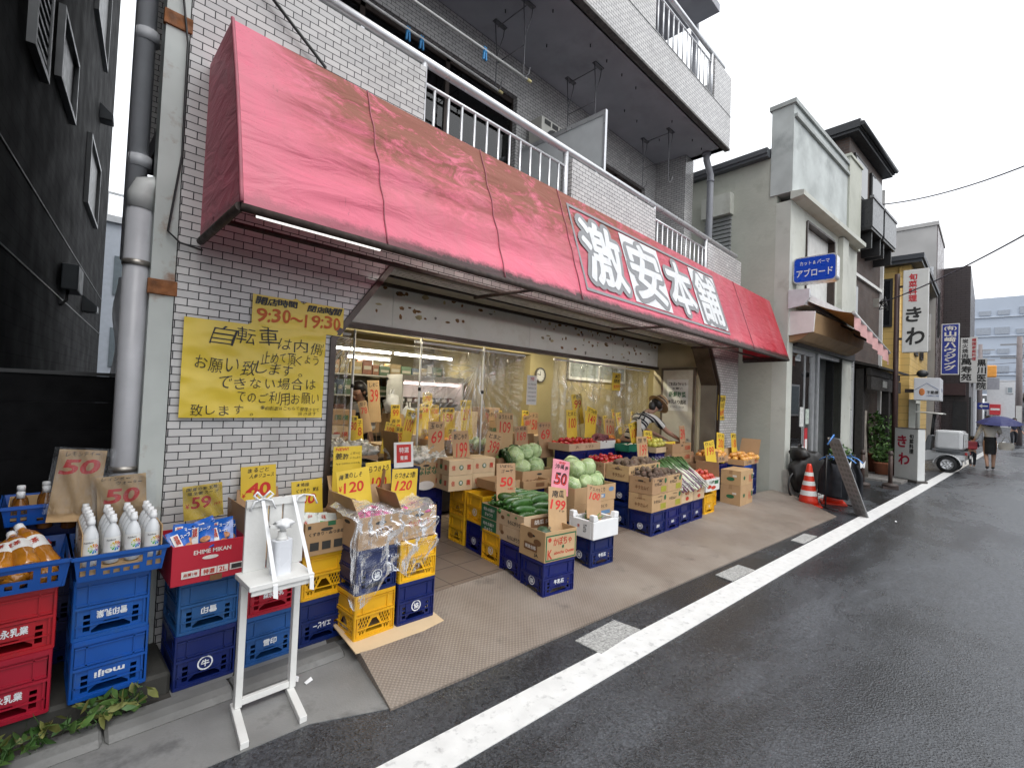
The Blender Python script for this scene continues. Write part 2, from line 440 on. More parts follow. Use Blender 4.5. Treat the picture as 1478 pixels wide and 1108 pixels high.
# brown metal frame round the opening
fr_o = [(1.462, .10), (1.462, 1.962), (1.922, 2.607), (7.936, 2.599), (8.372, 1.955), (8.372, .10)]
fr_i = [(1.502, .10), (1.502, 1.948), (1.944, 2.566), (7.908, 2.558), (8.332, 1.938), (8.332, .10)]
g = MB(); g.plate(fr_o + fr_i[::-1], [], lambda u, v, d: (u, Y0 - .018 + d, v), .05); g.build('opening_frame', M_BRNZ, bld)
g = MB(); g.poly([(8.33, Y0 + .03, .1), (8.33, Y0 + .27, .1), (8.33, Y0 + .27, 1.938), (8.33, Y0 + .03, 1.938)]); g.box(8.305, Y0 + .03, .1, 8.342, Y0 + .30, 1.938)
g.build('door_jamb', M_STEEL, bld)
g = MB(); g.prism([(8.30, Y0 + .03, 1.938), (7.89, Y0 + .03, 2.55), (7.92, Y0 + .03, 2.57), (8.34, Y0 + .03, 1.943)], (0, .27, 0)); g.build('jamb_haunch', mat('brown_jamb', (.10, .078, .06), .4, metal=.4, var=.2), bld)
# shutter recess: ceiling, roller guide strips, printed-over metal header
g = MB(); g.box(1.2, Y0 + .26, 2.70, 8.35, 4.44, 2.76); g.build('recess_ceiling', mat('recess_paint', (.40, .38, .31), .8, var=.15), bld)
g = MB()
for y, zz in ((3.60, 2.66), (3.86, 2.675), (3.93, 2.66), (4.33, 2.665)): g.box(1.3, y, zz, 8.19, y + .035, 2.70)
g.build('shutter_guide', M_BRNZ, bld)
def head_mat():
    m, n, b = _base('taped_enamel_panel')
    v = n.nodes.new('ShaderNodeTexVoronoi'); v.inputs['Scale'].default_value = 15; v.inputs['Randomness'].default_value = 1; n.links.new(mapv(n, (1, 1, 1.6)), v.inputs['Vector'])
    sep = n.nodes.new('ShaderNodeSeparateColor'); n.links.new(v.outputs['Color'], sep.inputs[0])
    big = nz(n, 1.1, 3); pick = ramp(n, mth(n, 'ADD', sep.outputs[0], mth(n, 'MULTIPLY', big, .8)), 1.05, 1.06)
    edge = ramp(n, mth(n, 'ADD', v.outputs['Distance'], mth(n, 'MULTIPLY', nz(n, 40, 3), .16)), .33, .36, 1, 0)
    f = mth(n, 'MULTIPLY', pick, edge)
    tc = mixc(n, ramp(n, sep.outputs[1], .3, .7), (.30, .15, .055), (.50, .41, .24))
    base = mixc(n, ramp(n, nz(n, 3, 6, rough=.7), .5, .75, 0, .5), (.74, .75, .73), (.50, .48, .42))
    n.links.new(base, b.inputs['Base Color']); b.inputs['Roughness'].default_value = .36
    return m
M_HEAD = head_mat()
hd = MB()
for x0, x1 in ((1.22, 2.59), (2.594, 4.68), (4.684, 6.68), (6.684, 8.20)): hd.box(x0, 4.39, 2.26, x1, 4.43, 2.70)
hdo = hd.build('header_panel', M_HEAD, bld)
g = MB(); g.box(1.22, 4.36, 2.205, 8.20, 4.46, 2.259); g.build('header_beam', M_BRNZ, bld)
r2 = random.Random(3); SCR = [M_TAPE, mat('old_paper_scrap', (.46, .39, .23), .8, var=.3), mat('grey_scuff', (.22, .22, .21), .7)]
for k in range(96):
    x = r2.choice((r2.uniform(2.4, 3.6), r2.uniform(4.9, 6.7), r2.uniform(5.2, 6.6), r2.uniform(6.5, 8.1), r2.uniform(2.2, 8.1))); z = r2.choice((2.69 - abs(r2.gauss(0, .04)) - .02, r2.uniform(2.30, 2.66), r2.gauss(2.47, .06)))
    z = min(2.67, max(2.29, z)); w_, h_ = r2.uniform(.015, .06), r2.uniform(.012, .038); a = r2.uniform(-.4, .4); g = MB(); n_ = r2.randint(5, 8)
    g.prism([(x + w_ * r2.uniform(.55, 1) * math.cos(2 * math.pi * i / n_ + a), 4.3885, z + h_ * r2.uniform(.55, 1) * math.sin(2 * math.pi * i / n_ + a)) for i in range(n_)], (0, -.0016, 0)); g.build('tape_scrap', SCR[0 if r2.random() < .55 else 1 if r2.random() < .7 else 2], hdo)
# side wall and its door
g = MB(); g.box(8.2, 3.60, .1, 8.30, 4.46, 2.70); g.build('side_wall', M_BEIGE, bld)
dr = MB(); dr.box(8.155, 3.68, .11, 8.199, 4.24, 2.20); dro = dr.build('side_door', mat('stained_white_door', (.58, .56, .48), .5, var=.06, dirt=.3, dcol=(.3, .22, .12), ds=5), bld)
g = MB()
for a in ((8.15, 3.64, .1, 8.198, 3.678, 2.24), (8.15, 4.242, .1, 8.198, 4.28, 2.24), (8.15, 3.678, 2.202, 8.198, 4.242, 2.24)): g.box(*a)
g.build('door_frame', mat('brown_wood_frame', (.13, .10, .075), .5, var=.2), dro)
g = MB(); g.lathe([(.018, 0), (.022, .02), (.012, .04)], (0, 0, 0), 10); k = g.build('door_knob', M_STEEL, dro, (8.155, 3.74, .98)); k.rotation_euler = (0, R_(-90), 0)
# interior shell
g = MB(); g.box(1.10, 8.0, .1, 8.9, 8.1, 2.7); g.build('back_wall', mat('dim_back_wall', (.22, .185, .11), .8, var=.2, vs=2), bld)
g = MB(); g.box(1.10, Y0 + .26, .1, 1.2, 8.0, 2.7); g.build('left_wall', M_BEIGE, bld)
g = MB(); g.box(5.72, 5.32, .1, 6.35, 8.0, 2.58); g.build('column', M_CREAM, bld)
g = MB(); g.box(6.35, 5.42, .1, 8.9, 5.52, 2.58); g.build('inner_wall', M_CREAM, bld)
g = MB(); g.box(8.8, 4.46, .1, 8.9, 5.42, 2.58); g.box(8.3, 4.41, .1, 8.9, 4.46, 2.58); g.build('end_wall', M_CREAM, bld)
g = MB(); g.box(1.2, 5.30, 2.30, 5.719, 5.50, 2.58); g.box(1.2, 6.6, 2.36, 5.719, 6.8, 2.58); g.build('ceiling_beam', M_CREAM, bld)
g = MB(); g.box(1.1, 4.44, 2.58, 8.9, 8.1, 2.66); g.build('shop_ceiling', M_CEIL, bld)
wf = MB()
for a in ((6.80, 5.37, 2.30, 8.70, 5.415, 2.34), (6.80, 5.37, 1.96, 8.70, 5.415, 2.01), (6.80, 5.37, 2.01, 6.84, 5.415, 2.30), (8.66, 5.37, 2.01, 8.70, 5.415, 2.30), (7.72, 5.37, 2.01, 7.77, 5.415, 2.30)): wf.box(*a)
wo_ = wf.build('window', M_WHITE, bld)
g = MB(); g.box(6.84, 5.385, 2.01, 8.66, 5.40, 2.30); g.build('pane', mat('frosted_pane', (.30, .33, .32), .3, var=.2), wo_)
for x0, x1, y, z in ((3.1, 4.25, 7.2, 2.25), (4.32, 5.55, 7.2, 2.25), (3.75, 4.55, 7.75, 2.17)):
    t = thing('tube_light', {0: '', 3.1: 'lit white tube lamp on the shop ceiling, left end of the long row', 4.32: 'lit white tube lamp on the shop ceiling, right end of the long row', 3.75: 'short lit tube lamp hung lowest at the back of the shop'}[x0], 'lamp', (x0, y, z), group=None)
    g = MB(); g.tube([(0, 0, 0), (x1 - x0, 0, 0)], .02, 8); g.build('tube', M_TUBE, t)
    g = MB(); g.box(-.02, -.04, .025, x1 - x0 + .02, .04, .06); g.box(-.02, -.015, -.02, .0, .015, .03); g.box(x1 - x0, -.015, -.02, x1 - x0 + .02, .015, .03); g.build('batten', M_WHITE, t)
    ld = bpy.data.lights.new('tube_glow', 'AREA'); ld.shape = 'RECTANGLE'; ld.size = x1 - x0; ld.size_y = .05; ld.energy = 5; ld.color = (1, .90, .66)
    lo = bpy.data.objects.new('tube_glow', ld); COL.objects.link(lo); lo.location = ((x1 - x0) / 2, 0, -.03); lo.parent = t
# tube lamps over the stalls just behind the header (their light falls on the produce)
for i, x in enumerate((2.6, 4.6, 6.8)):
    t = thing('tube_light', ['lit tube lamp behind the header panel, above the bagged goods', 'lit tube lamp behind the header panel, above the cabbages', 'lit tube lamp behind the header panel, above the bending shopper'][i], 'lamp', (x, 4.75, 2.5))
    g = MB(); g.tube([(0, 0, 0), (1.15, 0, 0)], .018, 8); g.build('tube', M_TUBE, t)
    g = MB(); g.box(-.02, -.04, .022, 1.17, .04, .075); g.build('batten', M_WHITE, t)
    ld = bpy.data.lights.new('tube_glow', 'AREA'); ld.shape = 'RECTANGLE'; ld.size = 1.15; ld.size_y = .05; ld.energy = 12; ld.color = (1, .90, .66)
    lo = bpy.data.objects.new('tube_glow', ld); COL.objects.link(lo); lo.location = (.57, 0, -.03); lo.parent = t
# balcony floor, back wall, windows
g = MB(); g.box(.545, Y0 + .26, 3.30, 9.2, 4.92, 3.449); g.build('balcony_floor', M_SOFF, bld)
g = MB(); g.plate([(.545, 3.45), (9.2, 3.45), (9.2, 6.5), (.545, 6.5)], [[(1.2, 3.5), (4.78, 3.5), (4.78, 5.97), (1.2, 5.97)], [(6.55, 3.5), (8.45, 3.5), (8.45, 5.86), (6.55, 5.86)]], lambda u, v, d: (u, 4.92 + d, v), .22); g.build('balcony_back_wall', M_TILE, bld)
g = MB(); g.box(8.86, 4.28, 3.45, 9.2, 4.919, 6.499); g.build('tiled_pier', M_TILE, bld)
M_CURT = mat('grey_curtain', (.20, .20, .21), .9, var=.2, vs=4)
for x0, x1, z1 in ((1.2, 4.78, 5.97), (6.55, 8.45, 5.86)):
    wn = MB(); n_ = 3 if x1 - x0 > 2.5 else 2; st = (x1 - x0) / n_
    for i in range(n_ + 1): wn.box(x0 + i * st - .03 * (i > 0), 5.0, 3.5, x0 + i * st + .03 * (i < n_), 5.06, z1)
    wn.box(x0 + .031, 5.0, z1 - .08, x1 - .031, 5.058, z1)
    o = wn.build('window', M_BRNZ, bld)
    g = MB(); g.box(x0 + .02, 5.02, 3.5, x1 - .02, 5.03, z1 - .05); g.build('pane', glass_mat('window_glass', (.45, .47, .48)), o)
    g = MB(); g.grid(lambda u, v: (x0 + .1 + (x1 - x0 - .2) * u, 5.20 + .035 * math.sin(u * 95) + .01 * math.sin(u * 41), 3.5 + v * (z1 - 3.6)), 160, 2); g.build('curtain', M_CURT, o)
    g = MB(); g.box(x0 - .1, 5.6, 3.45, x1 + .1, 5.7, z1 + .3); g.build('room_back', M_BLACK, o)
# upper balcony
YU = 3.566
g = MB(); g.box(.45, YU + .02, 6.5, 9.15, 6.0, 6.68); g.build('upper_slab', M_SOFF, bld)
g = MB()
g.box(.45, YU - .001, 6.50, 9.17, YU + .14, 7.13)
g.box(.45, YU, 7.13, 6.26, YU + .14, 8.3); g.box(8.40, YU, 7.13, 9.17, YU + .14, 7.86)
g.box(9.03, YU + .14, 6.5, 9.17, 5.2, 7.86)
g.build('upper_parapet', M_TILE, bld)
g = MB(); g.box(.45, YU - .006, 6.462, 9.175, YU + .09, 6.499); g.build('drip_edge', mat('dirty_drip_edge', (.09, .085, .08), .7, var=.4, vs=20), bld)
g = MB(); g.box(.45, YU - .004, 7.10, 9.173, YU, 7.112); g.build('expansion_joint', M_BLACK, bld)
g = MB(); g.box(.45, 5.0, 6.68, 8.6, 5.2, 12); g.build('upper_wall', M_TILE, bld)
def railing(x0, x1, y, zb, zt, name='railing', top=True, nb=None):
    g = MB(); L = x1 - x0; nb = nb or max(2, round(L / .155))
    for k in (0, 1):
        xx = x0 + .03 if k == 0 else x1 - .03
        g.tube([(xx, y, zb), (xx, y, zt)], .032, 10)
    g.tube([(x0 + .03, y, zt - .16), (x1 - .03, y, zt - .16)], .016, 8)
    for i in range(1, nb): g.tube([(x0 + L * i / nb, y, zb), (x0 + L * i / nb, y, zt - .16)], .0125, 8)
    return g.build(name, M_ALU, bld)
railing(2.12, 4.06, Y0 + .04, 3.46, 4.32); railing(5.95, 7.74, Y0 + .04, 3.46, 4.32, nb=12); railing(6.25, 8.39, YU + .05, 7.13, 7.93, nb=13)
g = MB(); g.tube([(.4, Y0 + .04, 4.345), (9.02, Y0 + .04, 4.345)], .04, 12)
for x in (.9, 1.6, 4.6, 5.5, 8.3): g.box(x - .015, Y0 + .03, 4.26, x + .015, Y0 + .05, 4.31)
g.build('handrail', M_ALU, bld)
g = MB(); g.tube([(6.1, YU + .05, 7.955), (8.9, YU + .05, 7.955)], .04, 12); g.build('upper_handrail', M_ALU, bld)
# laundry hangers under the slab
for x in (4.08, 5.58, 7.83):
    g = MB()
    for y in (4.11, 4.62):
        zb = 5.57 if y < 4.3 else 5.62
        g.tube([(x - .05, y, 6.5), (x, y, 6.05), (x, y, zb), (x + .01, y - .02, zb - .03), (x + .04, y - .05, zb), (x + .05, y - .06, zb + .09)], .0075, 6)
        g.tube([(x + .12, y, 6.5), (x + .10, y, 6.36), (x, y, 6.05)], .006, 6)
        g.box(x - .07, y - .03, 6.485, x + .14, y + .03, 6.499)
    g.tube([(x, 4.11, 6.44), (x, 4.62, 6.44)], .007, 6); g.tube([(x, 4.11, 5.95), (x, 4.62, 5.95)], .006, 6)
    g.build('laundry_hanger', mat('galvanised_rod', (.16, .16, .17), .5, metal=.5, var=.2), bld)
r2 = random.Random(5)
for i in range(14): g = MB(); x = 3.6 + i * .4; y = r2.choice((3.95, 4.4)); g.tube([(x, y, 6.5), (x, y, 6.46)], .008, 5); g.build('bolt_stub', M_BLACK, bld)
# poles with pegs
M_POLE = mat('pale_pole', (.60, .60, .58), .4, metal=.2, var=.08)
for nm, p0, p1, lab in (('upper', (1.6, 4.24, 5.61), (4.23, 4.15, 5.585), 'white laundry pole on the outer hooks, nearer the street'), ('lower', (1.2, 4.60, 5.63), (4.16, 4.60, 5.60), 'white laundry pole on the inner hooks, nearer the balcony window')):
    t = thing('laundry_pole', lab, 'pole', p0)
    d = Vector(p1) - Vector(p0)
    g = MB(); g.tube([(0, 0, 0), d], .016, 8); g.build('rod', M_POLE, t)
    g = MB(); g.tube([d * .985, d * 1.01], .019, 8); g.build('end_cap', mat('cream_cap', (.6, .52, .25), .5), t)
M_PEG = mat('blue_peg_plastic', (.03, .25, .55), .4, var=.1)
for i, (x, y, z, lab) in enumerate(((3.50, 4.172, 5.592, 'blue clothes peg alone on the outer laundry pole'), (2.74, 4.60, 5.61, 'left one of two blue clothes pegs on the inner laundry pole'), (2.92, 4.60, 5.61, 'right one of two blue clothes pegs on the inner laundry pole'))):
    g = MB(); g.prism([(-.02, 0, .035), (-.008, 0, .035), (.0, 0, .0), (-.012, 0, -.12), (-.03, 0, -.12)], (0, .02, 0)); g.prism([(.02, 0, .035), (.008, 0, .035), (.0, 0, .0), (.012, 0, -.12), (.03, 0, -.12)], (0, .02, 0)); g.tube([(-.02, .01, -.02), (.02, .01, -.02)], .018, 8)
    tag(g.build('clothes_peg', M_PEG, None, (x, y - .01, z)), lab, 'clothes peg', 'blue pegs on the laundry poles')
# balcony partition and outdoor air-conditioner units
t = thing('balcony_partition', 'pale grey partition board standing across the first-floor balcony', 'partition', (4.86, 3.40, 3.45))
g = MB(); g.box(-.012, .02, .0, .012, 1.45, 1.70); g.build('board', mat('pale_board', (.60, .62, .63), .5, var=.05), t)
g = MB()
for a in ((-.02, 0, 0, .02, .03, 1.76), (-.02, .03, 1.70, .02, 1.5, 1.76)): g.box(*a)
g.build('edge_frame', M_ALU, t)
def ac_unit(loc, lab, w=.62, h=.55):
    t = thing('air_conditioner', lab, 'air conditioner', loc)
    g = MB(); g.box(0, 0, 0, w, .26, h); g.build('casing', mat('ivory_casing', (.56, .55, .50), .5, var=.06), t, bev=.015)
    g = MB(); g.plate([(.1 + .19 + .19 * math.cos(a * .314), h / 2 + .19 * math.sin(a * .314)) for a in range(20)], [], lambda u, v, d: (u, -.004 + d, v), .003); g.build('fan_grille', M_BLACK, t)
    g = MB()
    for i in range(3): g.box(.06 + i * .17, -.006, h - .10, .19 + i * .17, -.002, h - .03)
    g.build('vent', M_BLACK, t)
ac_unit((4.98, 4.60, 5.05), 'ivory outdoor air-conditioner unit hung beside the wide balcony window', .5, .62)
ac_unit((4.98, 4.56, 3.46), 'ivory outdoor air-conditioner unit on the balcony floor behind the bars', .7, .55)
ac_unit((7.25, 3.95, 3.46), 'grey outdoor air-conditioner unit behind the short right-hand balcony railing', .7, .55)
# rain pipe at the right end
t = thing('rain_pipe', 'grey rain pipe with a cranked neck below the upper balcony, right end', 'pipe', (9.08, 3.95, 0))
g = MB(); g.tube([(-.04, 0, 6.5), (-.04, 0, 6.36), (.10, -.03, 6.10), (.10, -.03, 2.6)], .062, 12); g.build('pipe', mat('grey_pvc', (.33, .34, .37), .45, var=.08), t)
g = MB(); g.lathe([(.085, 0), (.085, .05)], (-.04, 0, 6.445), 14); g.lathe([(.072, 0), (.072, .05)], (.10, -.03, 5.95), 14); g.build('collar', mat('grey_pvc_dark', (.24, .25, .28), .5), t)
t = thing('upper_rain_pipe', 'grey rain pipe rising past the upper balcony corner', 'pipe', (8.9, 4.2, 6.68)); g = MB(); g.tube([(0, 0, 0), (0, 0, 5)], .075, 12); g.build('pipe', MATS['grey_pvc'], t)
g = MB(); g.box(7.6, 3.7, 9.05, 8.85, 5.0, 9.2); g.build('top_slab', M_SOFF, bld)

# ------------------------------------------------------------------ awning
def awn_mat():
    m, n, b = _base('faded_awning_canvas')
    u = n.nodes.new('ShaderNodeTexCoord'); s = n.nodes.new('ShaderNodeSeparateXYZ'); n.links.new(u.outputs['Object'], s.inputs[0])
    X, Z = s.outputs[0], s.outputs[2]
    fade = ramp(n, mth(n, 'ADD', X, mth(n, 'MULTIPLY', nz(n, .9, 4), 3.0)), 3.6, 10.0)
    col = mixc(n, fade, (.72, .145, .225), (.46, .022, .040))
    wash = ramp(n, nz(n, 3.0, 6, vec=mapv(n, (1, 1, .25)), rough=.65), .45, .75, 0, .55)
    col = mixc(n, wash, col, (.56, .19, .22))
    # moss creeping down from the top hem, thickest on the left half
    zt = ramp(n, Z, .10, 1.02)
    left = ramp(n, X, .12, .75); right = ramp(n, X, 1.8, 5.2, 1.0, .12)
    mo = mth(n, 'MULTIPLY', mth(n, 'MULTIPLY', mth(n, 'POWER', zt, 1.5), left), right)
    mo = mth(n, 'MULTIPLY', mo, 2.3)
    mo = mth(n, 'MULTIPLY', mo, ramp(n, nz(n, 4.5, 8, vec=mapv(n, (.7, 1, 1.6), rot=(0, R_(12), 0)), rough=.78, dist=.9), .38, .58), clamp=True)
    col = mixc(n, mth(n, 'MULTIPLY', mo, .86), col, (.24, .115, .065))
    sp = ramp(n, nz(n, 60, 5, rough=.8), .60, .72, 0, .65)
    col = mixc(n, mth(n, 'MULTIPLY', sp, ramp(n, mth(n, 'ADD', zt, nz(n, 2, 3)), .5, 1.2)), col, (.10, .05, .03))
    streak = ramp(n, nz(n, 14, 6, vec=mapv(n, (1.0, 1, .12), rot=(0, R_(18), 0)), rough=.8), .64, .72, 0, .6)
    col = mixc(n, streak, col, (.12, .05, .05))
    hem = mth(n, 'SUBTRACT', .085, mth(n, 'SUBTRACT', Z, mth(n, 'MULTIPLY', nz(n, 9, 6, rough=.8), .12)))
    col = mixc(n, mth(n, 'MULTIPLY', ramp(n, hem, .055, .10, 0, .95), ramp(n, X, .1, 1.2, .35, 1.0)), col, (.028, .020, .016))
    n.links.new(col, b.inputs['Base Color'])
    n.links.new(ramp(n, mo, 0, .6, .42, .85), b.inputs['Roughness'])
    h = mth(n, 'ADD', nz(n, 3.2, 5, vec=mapv(n, (.8, 1, 3.0), rot=(0, R_(14), 0)), dist=.8), mth(n, 'MULTIPLY', nz(n, 120, 2), .05))
    bump(n, b, h, .45, .045)
    tl = n.nodes.new('ShaderNodeBsdfTranslucent'); n.links.new(col, tl.inputs[0]); mx = n.nodes.new('ShaderNodeMixShader'); mx.inputs[0].default_value = .13
    out = [k for k in n.nodes if k.type == 'OUTPUT_MATERIAL'][0]
    n.links.new(b.outputs[0], mx.inputs[1]); n.links.new(tl.outputs[0], mx.inputs[2]); n.links.new(mx.outputs[0], out.inputs[0]); return m
M_AWN = awn_mat()
AX0, AX1 = .647, 9.37
awn = thing('awning', 'long faded red canvas awning lettered in white over the greengrocer', 'awning', (AX0, 0, 2.45))
AL = AX1 - AX0
def awnf(u, v):   # v: 0 bottom, 1 top
    x = AL * u; t = 1 - v
    k = max(0, 1 - x / 3.6); w_ = math.sin(v * 26 - x * 2.3 + 1.5 * noise.noise((x * 1.3, v * 3, 4)))
    amp = .017 * k * min(1, x * 2.2) * math.sin(math.pi * min(1, max(0, v * 1.0)))
    dy = amp * w_ - .02 * math.sin(math.pi * v) * k
    dz = -.035 * k * math.sin(math.pi * min(1, x / 3.3)) * v * .6 if x < 3.3 else 0
    return (x, 2.5 + .35 * v + dy, .01 + 1.07 * v + dz)
g = MB(); g.grid(awnf, 190, 40)
g.grid(lambda u, v: (AL * u, 2.85 + .44 * v, 1.08 - .04 * v - (.035 * .6 * max(0, 1 - AL * u / 3.6) * math.sin(math.pi * min(1, AL * u / 3.3)) * (1 - v) if AL * u < 3.3 else 0)), 60, 2)
prof = [(2.5, .01), (2.85, 1.08), (3.29, 1.04), (3.29, -.01)]
for x in (0.0, AL): g.poly([(x, y, z) for y, z in prof])
g.build('canvas', M_AWN, awn, fix=False)
g = MB(); g.tube([(0, 2.515, -.005), (AL, 2.515, -.005)], .022, 8); g.tube([(0, 2.515, -.005), (0, 3.27, -.02)], .022, 8); g.tube([(AL, 2.515, -.005), (AL, 3.27, -.02)], .022, 8)
for x in (2.1, 4.3, 6.5): g.tube([(x, 2.53, 0), (x, 3.27, .02)], .016, 6); g.tube([(x, 2.55, .05), (x, 3.27, .9)], .014, 6)
g.tube([(.0, 3.0, .05), (AL, 3.0, .05)], .016, 6)
g.build('frame', mat('rusty_frame', (.045, .03, .025), .7, var=.4, vs=20), awn)
for x in (0.0, 1.42 - AX0, 2.38 - AX0, 3.32 - AX0, 7.6 - AX0):
    g = MB(); g.tube([Vector(awnf(x / AL, v / 20)) + Vector((0, -.005, .003)) for v in range(21)], .0045 if x else .010, 6)
    g.build('seam', mat('seam_welt', (.36, .10, .13), .6, var=.2), awn)
# painted shop name: alternate red / white fields, grey outlines
M_SGREY = mat('sign_grey_paint', (.25, .255, .265), .6, var=.06, vs=20, dirt=.2, dcol=(.3, .12, .13), ds=30)
M_SWHT = mat('sign_white_paint', (.68, .69, .70), .6, var=.06, vs=10, dirt=.45, dcol=(.42, .33, .34), ds=24)
def sl(x, t, off):
    p = Vector((x - AX0, 2.85 - .35 * t, 1.08 - 1.07 * t)); nn = Vector((0, -1.07, .35)).normalized()
    return p + nn * off
uu = Vector((0, .35, 1.07)).normalized()
XS = (3.445, 4.265, 5.09, 5.90, 6.705); TT, TB = .135, .865; H = (TB - TT) * 1.126
ban = MB()
def band(x0, x1, t0, t1, off, m): ban.poly([sl(x0, t0, off), sl(x1, t0, off), sl(x1, t1, off), sl(x0, t1, off)], m)
for i, (x0, x1) in enumerate(zip(XS[:-1], XS[1:])):
    if i % 2: band(x0 + .01, x1 - .01, TT + .01, TB - .01, .0085, 1)
for x0, x1, t0, t1 in ((XS[0] - .03, XS[-1] + .03, TT - .035, TT - .008), (XS[0] - .03, XS[-1] + .03, TB + .008, TB + .035), (XS[0] - .03, XS[0] - .004, TT - .007, TB + .007), (XS[-1] + .004, XS[-1] + .03, TT - .007, TB + .007)): band(x0, x1, t0, t1, .009, 0)
for i, ch in enumerate('激安本舗'):
    xc = (XS[i] + XS[i + 1]) / 2; c_ = sl(xc, .5, 0)
    for b_, m_, of, gr in ((.105, 0, .0115, .90), (.024, 1, .0160, .92)):
        ban.text(ch, c_, (1, 0, 0), uu, w=.70 * gr, h=H * .88 * gr, m=m_, bold=b_, shear=-.03, lift=of)
ban.build('lettering', [M_SGREY, M_SWHT], awn, fix=False)
# seen lamp under the front hem, then unseen ones added to light the header
for i, x in enumerate((.72, 2.0, 3.6, 5.2, 6.8)):
    t = thing('strip_lamp', ['lit strip lamp under the awning hem, nearest its left corner', 'unseen added strip lamp inside the awning, second from its left corner', 'unseen added strip lamp inside the awning, below the start of the shop name', 'unseen added strip lamp inside the awning, below the end of the shop name', 'unseen added strip lamp inside the awning, nearest its right corner'][i], 'lamp', (x, 2.62 if i == 0 else 2.74, 2.455 if i == 0 else 2.575))
    g = MB(); g.tube([(.03, 0, 0), (.72 if i == 0 else 1.25, 0, 0)], .010 if i == 0 else .014, 8); g.build('tube', mat('added_fill_tube', (1, .97, .92), .5, var=0, emit=14) if i else mat('dim_awning_tube', (1, .98, .95), .5, var=0, emit=.8), t)
    g = MB(); g.box(0, -.02, .014, .75 if i == 0 else 1.28, .02, .035); g.build('batten', M_WHITE, t)
g = MB(); g.tube([(1.31, 3.26, 3.50), (1.31, 3.255, 3.807), (.84, 3.255, 4.15)], .011, 8); tag(g.build('stay_rod', M_BLACK), 'thin dark stay rod slanting up the tiles from the awning top', 'rod')
# ------------------------------------------------------------------ building's alley side, column, pipes
g = MB(); g.prism([(.545, 3.561, 0), (.70, 3.561, 0), (1.45, 8.3, 0), (1.165, 8.3, 0)], (0, 0, 15)); g.build('alley_wall', mat('grey_render', (.22, .22, .22), .85, var=.2, vs=2), bld)
M_COLM = mat('weathered_steel_paint', (.46, .49, .47), .5, var=.12, vs=3, dirt=1.0, dcol=(.22, .095, .035), ds=4.0)
t = thing('steel_column', 'pale rust-streaked steel column at the left corner of the tiled wall', 'column', (.428, 3.305, 0))
g = MB(); g.box(0, 0, 0, .112, .12, 12); g.build('shaft', M_COLM, t)
for z in (2.09, 3.62): g = MB(); g.box(-.012, -.012, z, .125, .02, z + .085); g.build('band', M_RUST, t, bev=.004)
M_PVC = mat('pipe_grey', (.42, .425, .45), .4, var=.07, dirt=.12, dcol=(.15, .15, .15))
t = thing('drainpipe', 'thick grey drainpipe with a white elbow standing beside the rusty column', 'pipe', (.372, 3.385, 0))
g = MB(); g.tube([(0, 0, 0), (0, 0, 2.62)], .060, 16); g.build('pipe', M_PVC, t)
g = MB(); g.tube([(0, 0, 2.56), (.003, 0, 2.64), (.02, 0, 2.69), (.06, .01, 2.705), (.12, .02, 2.705)], .064, 14); g.build('elbow', mat('elbow_white', (.52, .53, .52), .45), t)
for z in (2.24, 1.1): g = MB(); g.lathe([(.066, 0), (.066, .03)], (0, 0, z), 16); g.build('clamp', M_STEEL, t)
t = thing('drainpipe', 'slimmer grey drainpipe rising high behind the white elbow', 'pipe', (.375, 3.56, 0))
g = MB(); g.tube([(-.01, 0, 2.3), (.0, 0, 13)], .052, 14); g.build('pipe', mat('pipe_grey_dark', (.56, .57, .60), .45, var=.08), t)
for z in (2.85, 3.6): g = MB(); g.lathe([(.060, 0), (.060, .07)], (0, 0, z), 16); g.build('collar', MATS['pipe_grey_dark'], t)
g = MB()
for i in range(3): g.tube([(.455 + .022 * i + .006 * math.sin(z * 2 + i), 3.52, z) for z in [k * .5 for k in range(0, 26)]], .007, 6)
tag(g.build('cable_bundle', M_BLACK), 'bundle of dark cables behind the pale column', 'cables')
g = MB(); g.tube([(.50, 3.285, 4.6), (.485, 3.285, 3.9), (.53, 3.28, 3.55), (.535, 3.28, 2.9), (.49, 3.28, 2.45), (.55, 3.283, 2.40), (.66, 3.27, 2.38)], .006, 6)
tag(g.build('loose_cable', M_BLACK), 'thin black cable looping over the pale column to the awning corner', 'cable')

